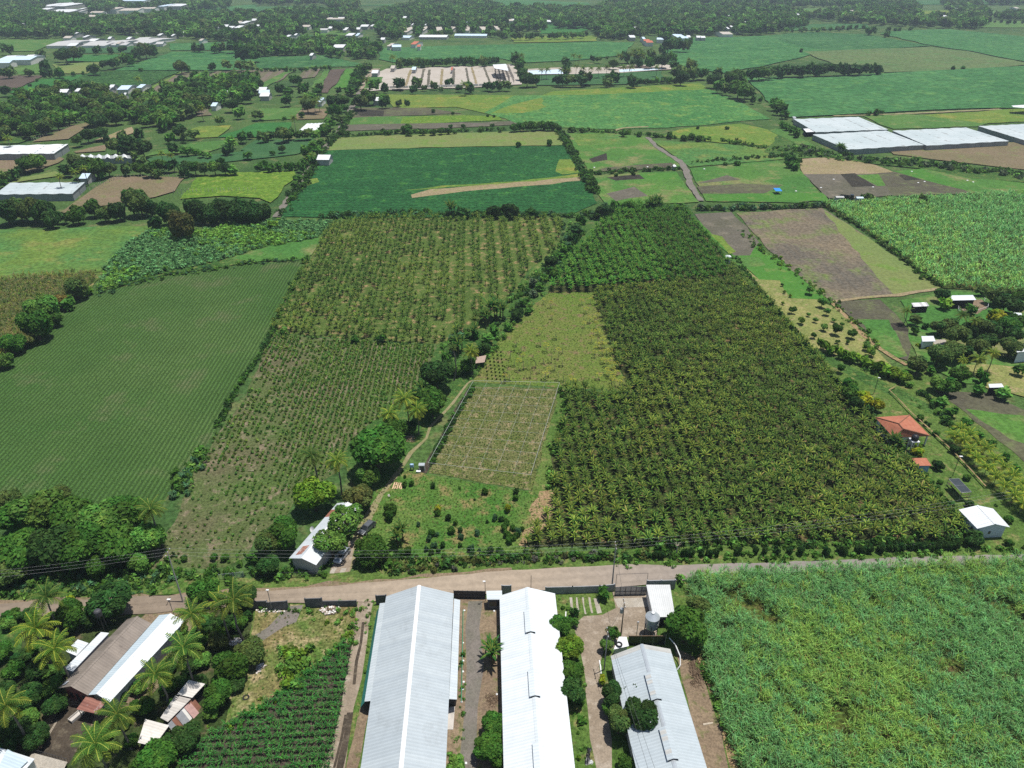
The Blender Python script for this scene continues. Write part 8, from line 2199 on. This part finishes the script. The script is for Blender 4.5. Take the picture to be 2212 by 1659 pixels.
houses(1, 0, "1540,312,240,16,w 1860,303,280,10,b 1310,318,80,14,b", 'poly_tunnel', 'greenhouse', '{o} long white cover from the left below the estate row', 'white covers below the estate', 3)
houses(0, 0, "610,370,200,40,g 650,385,70,18,w 860,372,150,36,g 940,382,80,22,g 1050,365,140,36,g 1100,378,60,18,g 1260,335,100,26,g 1330,350,160,38,g 1390,372,60,14,g 830,345,70,18,w 1020,382,50,12,g", 'poultry_barn', 'barn', '{o} long grey roof from the left in the far barn cluster', 'far barn cluster', 3)
houses(0, 0, "190,500,260,30,b 110,495,80,30,w 280,488,60,30,w 60,535,100,14,b", 'farm_shed', 'shed', '{o} pale roof from the left in the farm at the left edge', 'left edge farm roofs', 5)
houses(0, 0, "620,35,230,28,w 500,42,60,20,w 590,88,160,16,w 640,95,90,14,w 740,75,30,20,w 440,75,80,12,w 800,138,80,10,t 850,105,100,8,t 205,213,34,16,w 745,92,24,12,g", 'factory_hall', 'factory hall', '{o} far white hall from the left at the factory', 'factory halls', 6)
houses(0, 0, "1180,2,220,10,b 1545,40,180,22,w 1480,45,60,18,b 1290,70,120,10,t 1040,70,90,14,t 1150,80,150,20,t", 'factory_hall', 'factory hall', '{o} hall from the left right of the factory in the haze', 'halls right of the factory', 8)
houses(0, 0, "670,290,40,12,w 600,322,60,12,t 960,328,24,12,w 1040,372,30,10,t 1130,330,30,12,w 1400,300,30,10,w 1590,285,30,10,w 1880,245,30,16,w 1960,222,40,14,w 2010,235,50,14,w 2090,230,50,18,w 2150,190,50,20,w 2195,170,30,14,w 2080,190,40,14,t 1185,258,14,8,b 1605,272,14,8,w 1755,345,30,10,t 770,315,30,12,w 1510,305,20,8,w", 'village_house', 'house', '{o} pale roof from the left in the far left village', 'far left village roofs', 4.5)
houses(2, 0, "325,182,44,12,w 1065,242,24,14,w 1030,315,50,16,w 1420,308,80,26,b 1480,325,60,10,b 1520,316,30,12,w 1610,320,40,8,w 1645,322,40,8,w 1160,350,50,16,r 1180,362,60,10,r 1280,337,60,8,b 1130,330,24,12,b 1870,138,30,14,w 1780,140,14,8,w 1885,232,24,24,w 1940,260,20,10,w 1855,244,16,10,w 2010,194,12,8,w 5,172,30,10,w 1830,285,90,20,t", 'village_house', 'house', '{o} roof from the left in the long wood of the far middle', 'middle wood roofs', 4.5)
houses(3, 0, "250,125,18,14,w 635,78,10,16,w 715,95,30,16,t 855,95,16,18,t 1620,76,14,8,w 1510,140,40,8,w 2130,68,30,6,t", 'village_house', 'house', '{o} tiny roof from the left beyond the right cane fields', 'roofs beyond the right cane', 5)
houses(2, 0, "1400,1433,26,12,w", 'tool_shed', 'shed', 'little white roof at the field corner beside the gravel lane', None, 2)
flatroof('open_shed', 'open shed with a flat roof at the right edge above the net houses', 'shed', rq(3, 0, "2105,912 2300,900 2320,940 2120,925", 5, 5), 'wall_grey', 'roof_flat_white', posts=True)
flatroof('pump_shed', 'white roofed open shed at the corner of the two left net houses', 'shed', rq(3, 0, "305,1112 370,1108 405,1138 330,1142", 3), 'dark_inside', 'roof_flat_white', .4)
small_house(*T(1, 0, 598, 1355), 26, 9, 3.2, 'roof_flat_white', 'dark_inside', 'white roofed barn at the corner of the dark green maize', 'maize_barn', 'barn', rot=-.1) if False else None
small_house(*T(0, 0, 755, 1522), 18, 9, 3, 'roof_flat_blue', 'wall_grey', 'small pale blue roof among the trees above the grey net roof', 'farm_shed', 'shed')
small_house(*T(3, 0, 85, 1635), 14, 5, 2.4, 'blue_tarp', 'steel_dark', 'bright blue tarpaulin shelter on the turf field', 'tarp_shelter', 'shelter', open_=True, pitch=False)
small_house(*T(3, 1, 617, 42), 18, 3, 3, 'roof_flat_grey', 'wall_grey', 'grey shed left of the black truck above the fallow plot', 'farm_shed', 'shed')
small_house(*T(3, 1, 790, 48), 15, 3, 2.8, 'roof_flat_blue', 'wall_grey', 'pale blue roofed shed right of the black truck', 'farm_shed', 'shed')
def truck(px, py, rz, paint, cargo, label):
    p = G(px, py); e = thing('truck', label, 'truck', p, rz)
    def put(m, name, mat):
        me = bpy.data.meshes.new(name); me.from_pydata(m.v, [], m.f); me.materials.append(MATS[mat]); o = link(bpy.data.objects.new(name, me), e)
        bm = bmesh.new(); bm.from_mesh(me); bmesh.ops.recalc_face_normals(bm, faces=bm.faces); bm.to_mesh(me); bm.free(); return o
    m = MB(); m.prism([(-3, -1, .5), (-1.2, -1, .5), (-1.2, 1, .5), (-3, 1, .5)], [(-2.6, -.9, 2.4), (-1.2, -.9, 2.4), (-1.2, .9, 2.4), (-2.6, .9, 2.4)]); put(m, 'cab', paint)
    m = MB(); m.prism([(-2.98, -.85, 1.4), (-2.75, -.85, 1.4), (-2.75, .85, 1.4), (-2.98, .85, 1.4)], [(-2.72, -.8, 2.25), (-2.55, -.8, 2.25), (-2.55, .8, 2.25), (-2.72, .8, 2.25)]); put(m, 'windscreen', 'glass_dark')
    m = MB(); m.box((1, 0, .8), (4.2, 1.9, .2))
    if cargo: m.box((1, 0, 1.9), (4.1, 2.0, 2.0))
    else:
        m.box((1, 1, 1.3), (4.2, .08, .8)); m.box((1, -1, 1.3), (4.2, .08, .8)); m.box((3.1, 0, 1.3), (.08, 2, .8)); m.box((-1.05, 0, 1.4), (.08, 2, 1.0))
    put(m, 'cargo_bed', paint)
    for x in (-2.1, 2.0):
        for s in (-1, 1): m = MB(); m.tube([(x, s * .7, .45), (x, s * 1.02, .45)], .45, 14); put(m, 'wheel', 'rubber')
truck(*T(3, 1, 680, 62), 2.7, 'paint_black', False, 'black open truck parked between two sheds above the fallow plot')
truck(*T(3, 0, 222, 1052), 1.4, 'paint_white', True, 'white box truck parked at the head of the net houses')
# maize-corner barn with porch
qd = TL(1, 0, "552,1345 645,1338 652,1378 540,1385")
FLm, FRm, NRm, NLm = [G(a, b, 3.2) for a, b in qd]
# white hoses lying on the turf plots
plain('hose', (0.75, 0.78, 0.72), .5, 0, .03, 1)
for s, (i, j), lb in (("1900,1585 1960,1595 2040,1592 2105,1578", (2, 0), 'white hose curved on the turf right of the gravel lane'), ("245,1660 240,1640 325,1645 320,1632 270,1625", (3, 0), 'thin white hose loop on the turf below the blue shelter'), ("1740,52 1850,50 1980,65 2045,90", (2, 1), 'long white hose on the turf above the cane strip'), ("870,1600 900,1610 880,1625", (2, 0), 'short white hose on the turf left of the gravel lane'), ("940,1625 1000,1640 1100,1655 1200,1690", (2, 0), 'yellowish hose across the lowest turf plots'), ("270,0 280,40 290,85", (3, 1), 'white hose running down to the cane strip'), ("1720,1520 1780,1555 1880,1610 1960,1640", (3, 0), 'straight white hose on the right turf field')):
    m = MB(); m.tube([G(a, b, .15) for a, b in TL(i, j, s)], .13, 5); tag(m.build('hose', 'hose'), lb, 'hose')
for k, (x, y) in enumerate(TL(3, 0, "565,1558 455,1630 905,1625 1240,1490 1295,1588 1350,1578 1770,1582 1720,1568 240,1660") + TL(2, 0, "1400,1432 1170,1450 1660,1468 710,1455")):
    p = G(x, y); m = MB(); m.lathe((p.x, p.y, 0), [(.5, 0), (.6, .25), (.5, .6), (.2, .75)], 8); tag(m.build('sack', 'white_paint'), 'white sack lying on the far turf and seed plots', 'sack', 'white sacks on the turf plots')
# rows of stakes
plain('stake', (0.5, 0.46, 0.38), .9, 0, .1, 3)
st = []
for (i, j, s, n) in ((0, 0, "780,1650 1050,1540 1600,1545", 34), (0, 0, "280,1225 550,1130 820,1030", 30), (0, 1, "1500,15 2212,-5", 22), (0, 1, "0,35 600,25", 14)):
    W = GW(TL(i, j, s))
    for k in range(n):
        t = k / (n - 1) * (len(W) - 1); a = min(int(t), len(W) - 2); p = W[a].lerp(W[a + 1], t - a)
        m = MB(); m.tube([p, (p.x + random.uniform(-.5, .5), p.y, 2.2)], .11, 5); tag(m.build('fence_stake', 'stake'), 'pale wooden stake in the fence lines round the brown and yellow fields on the left', 'stake', 'stakes on the left field fences')

TREES[:] = [t for t in TREES if not any(abs(t['p'].x - c.x * t['p'].y / c.y) < w_ + t['R'] * .55 and -4 < (c.y - t['p'].y) < (t['zc'] * 1.75 - c.z * .55) * c.y / CAM_H for c, w_ in CLEAR)]
finish_trees()

# ------------------------------------------------------------------ air
m, n, b = new_mat('air')
for k in list(n.nodes):
    if k.type != 'OUTPUT_MATERIAL': n.nodes.remove(k)
v = n.nodes.new("ShaderNodeVolumePrincipled")
v.inputs['Color'].default_value = (0.74, 0.88, 1.0, 1)
v.inputs['Density'].default_value = 0.00014
v.inputs['Anisotropy'].default_value = 0.2
n.links.new(v.outputs[0], n.nodes["Material Output"].inputs['Volume'])
MATS['air'] = m
hz = MB(); hz.box((0, 4300, 54), (14400, 9800, 112))
o = hz.build('haze', 'air'); tag(o, kind='stuff')
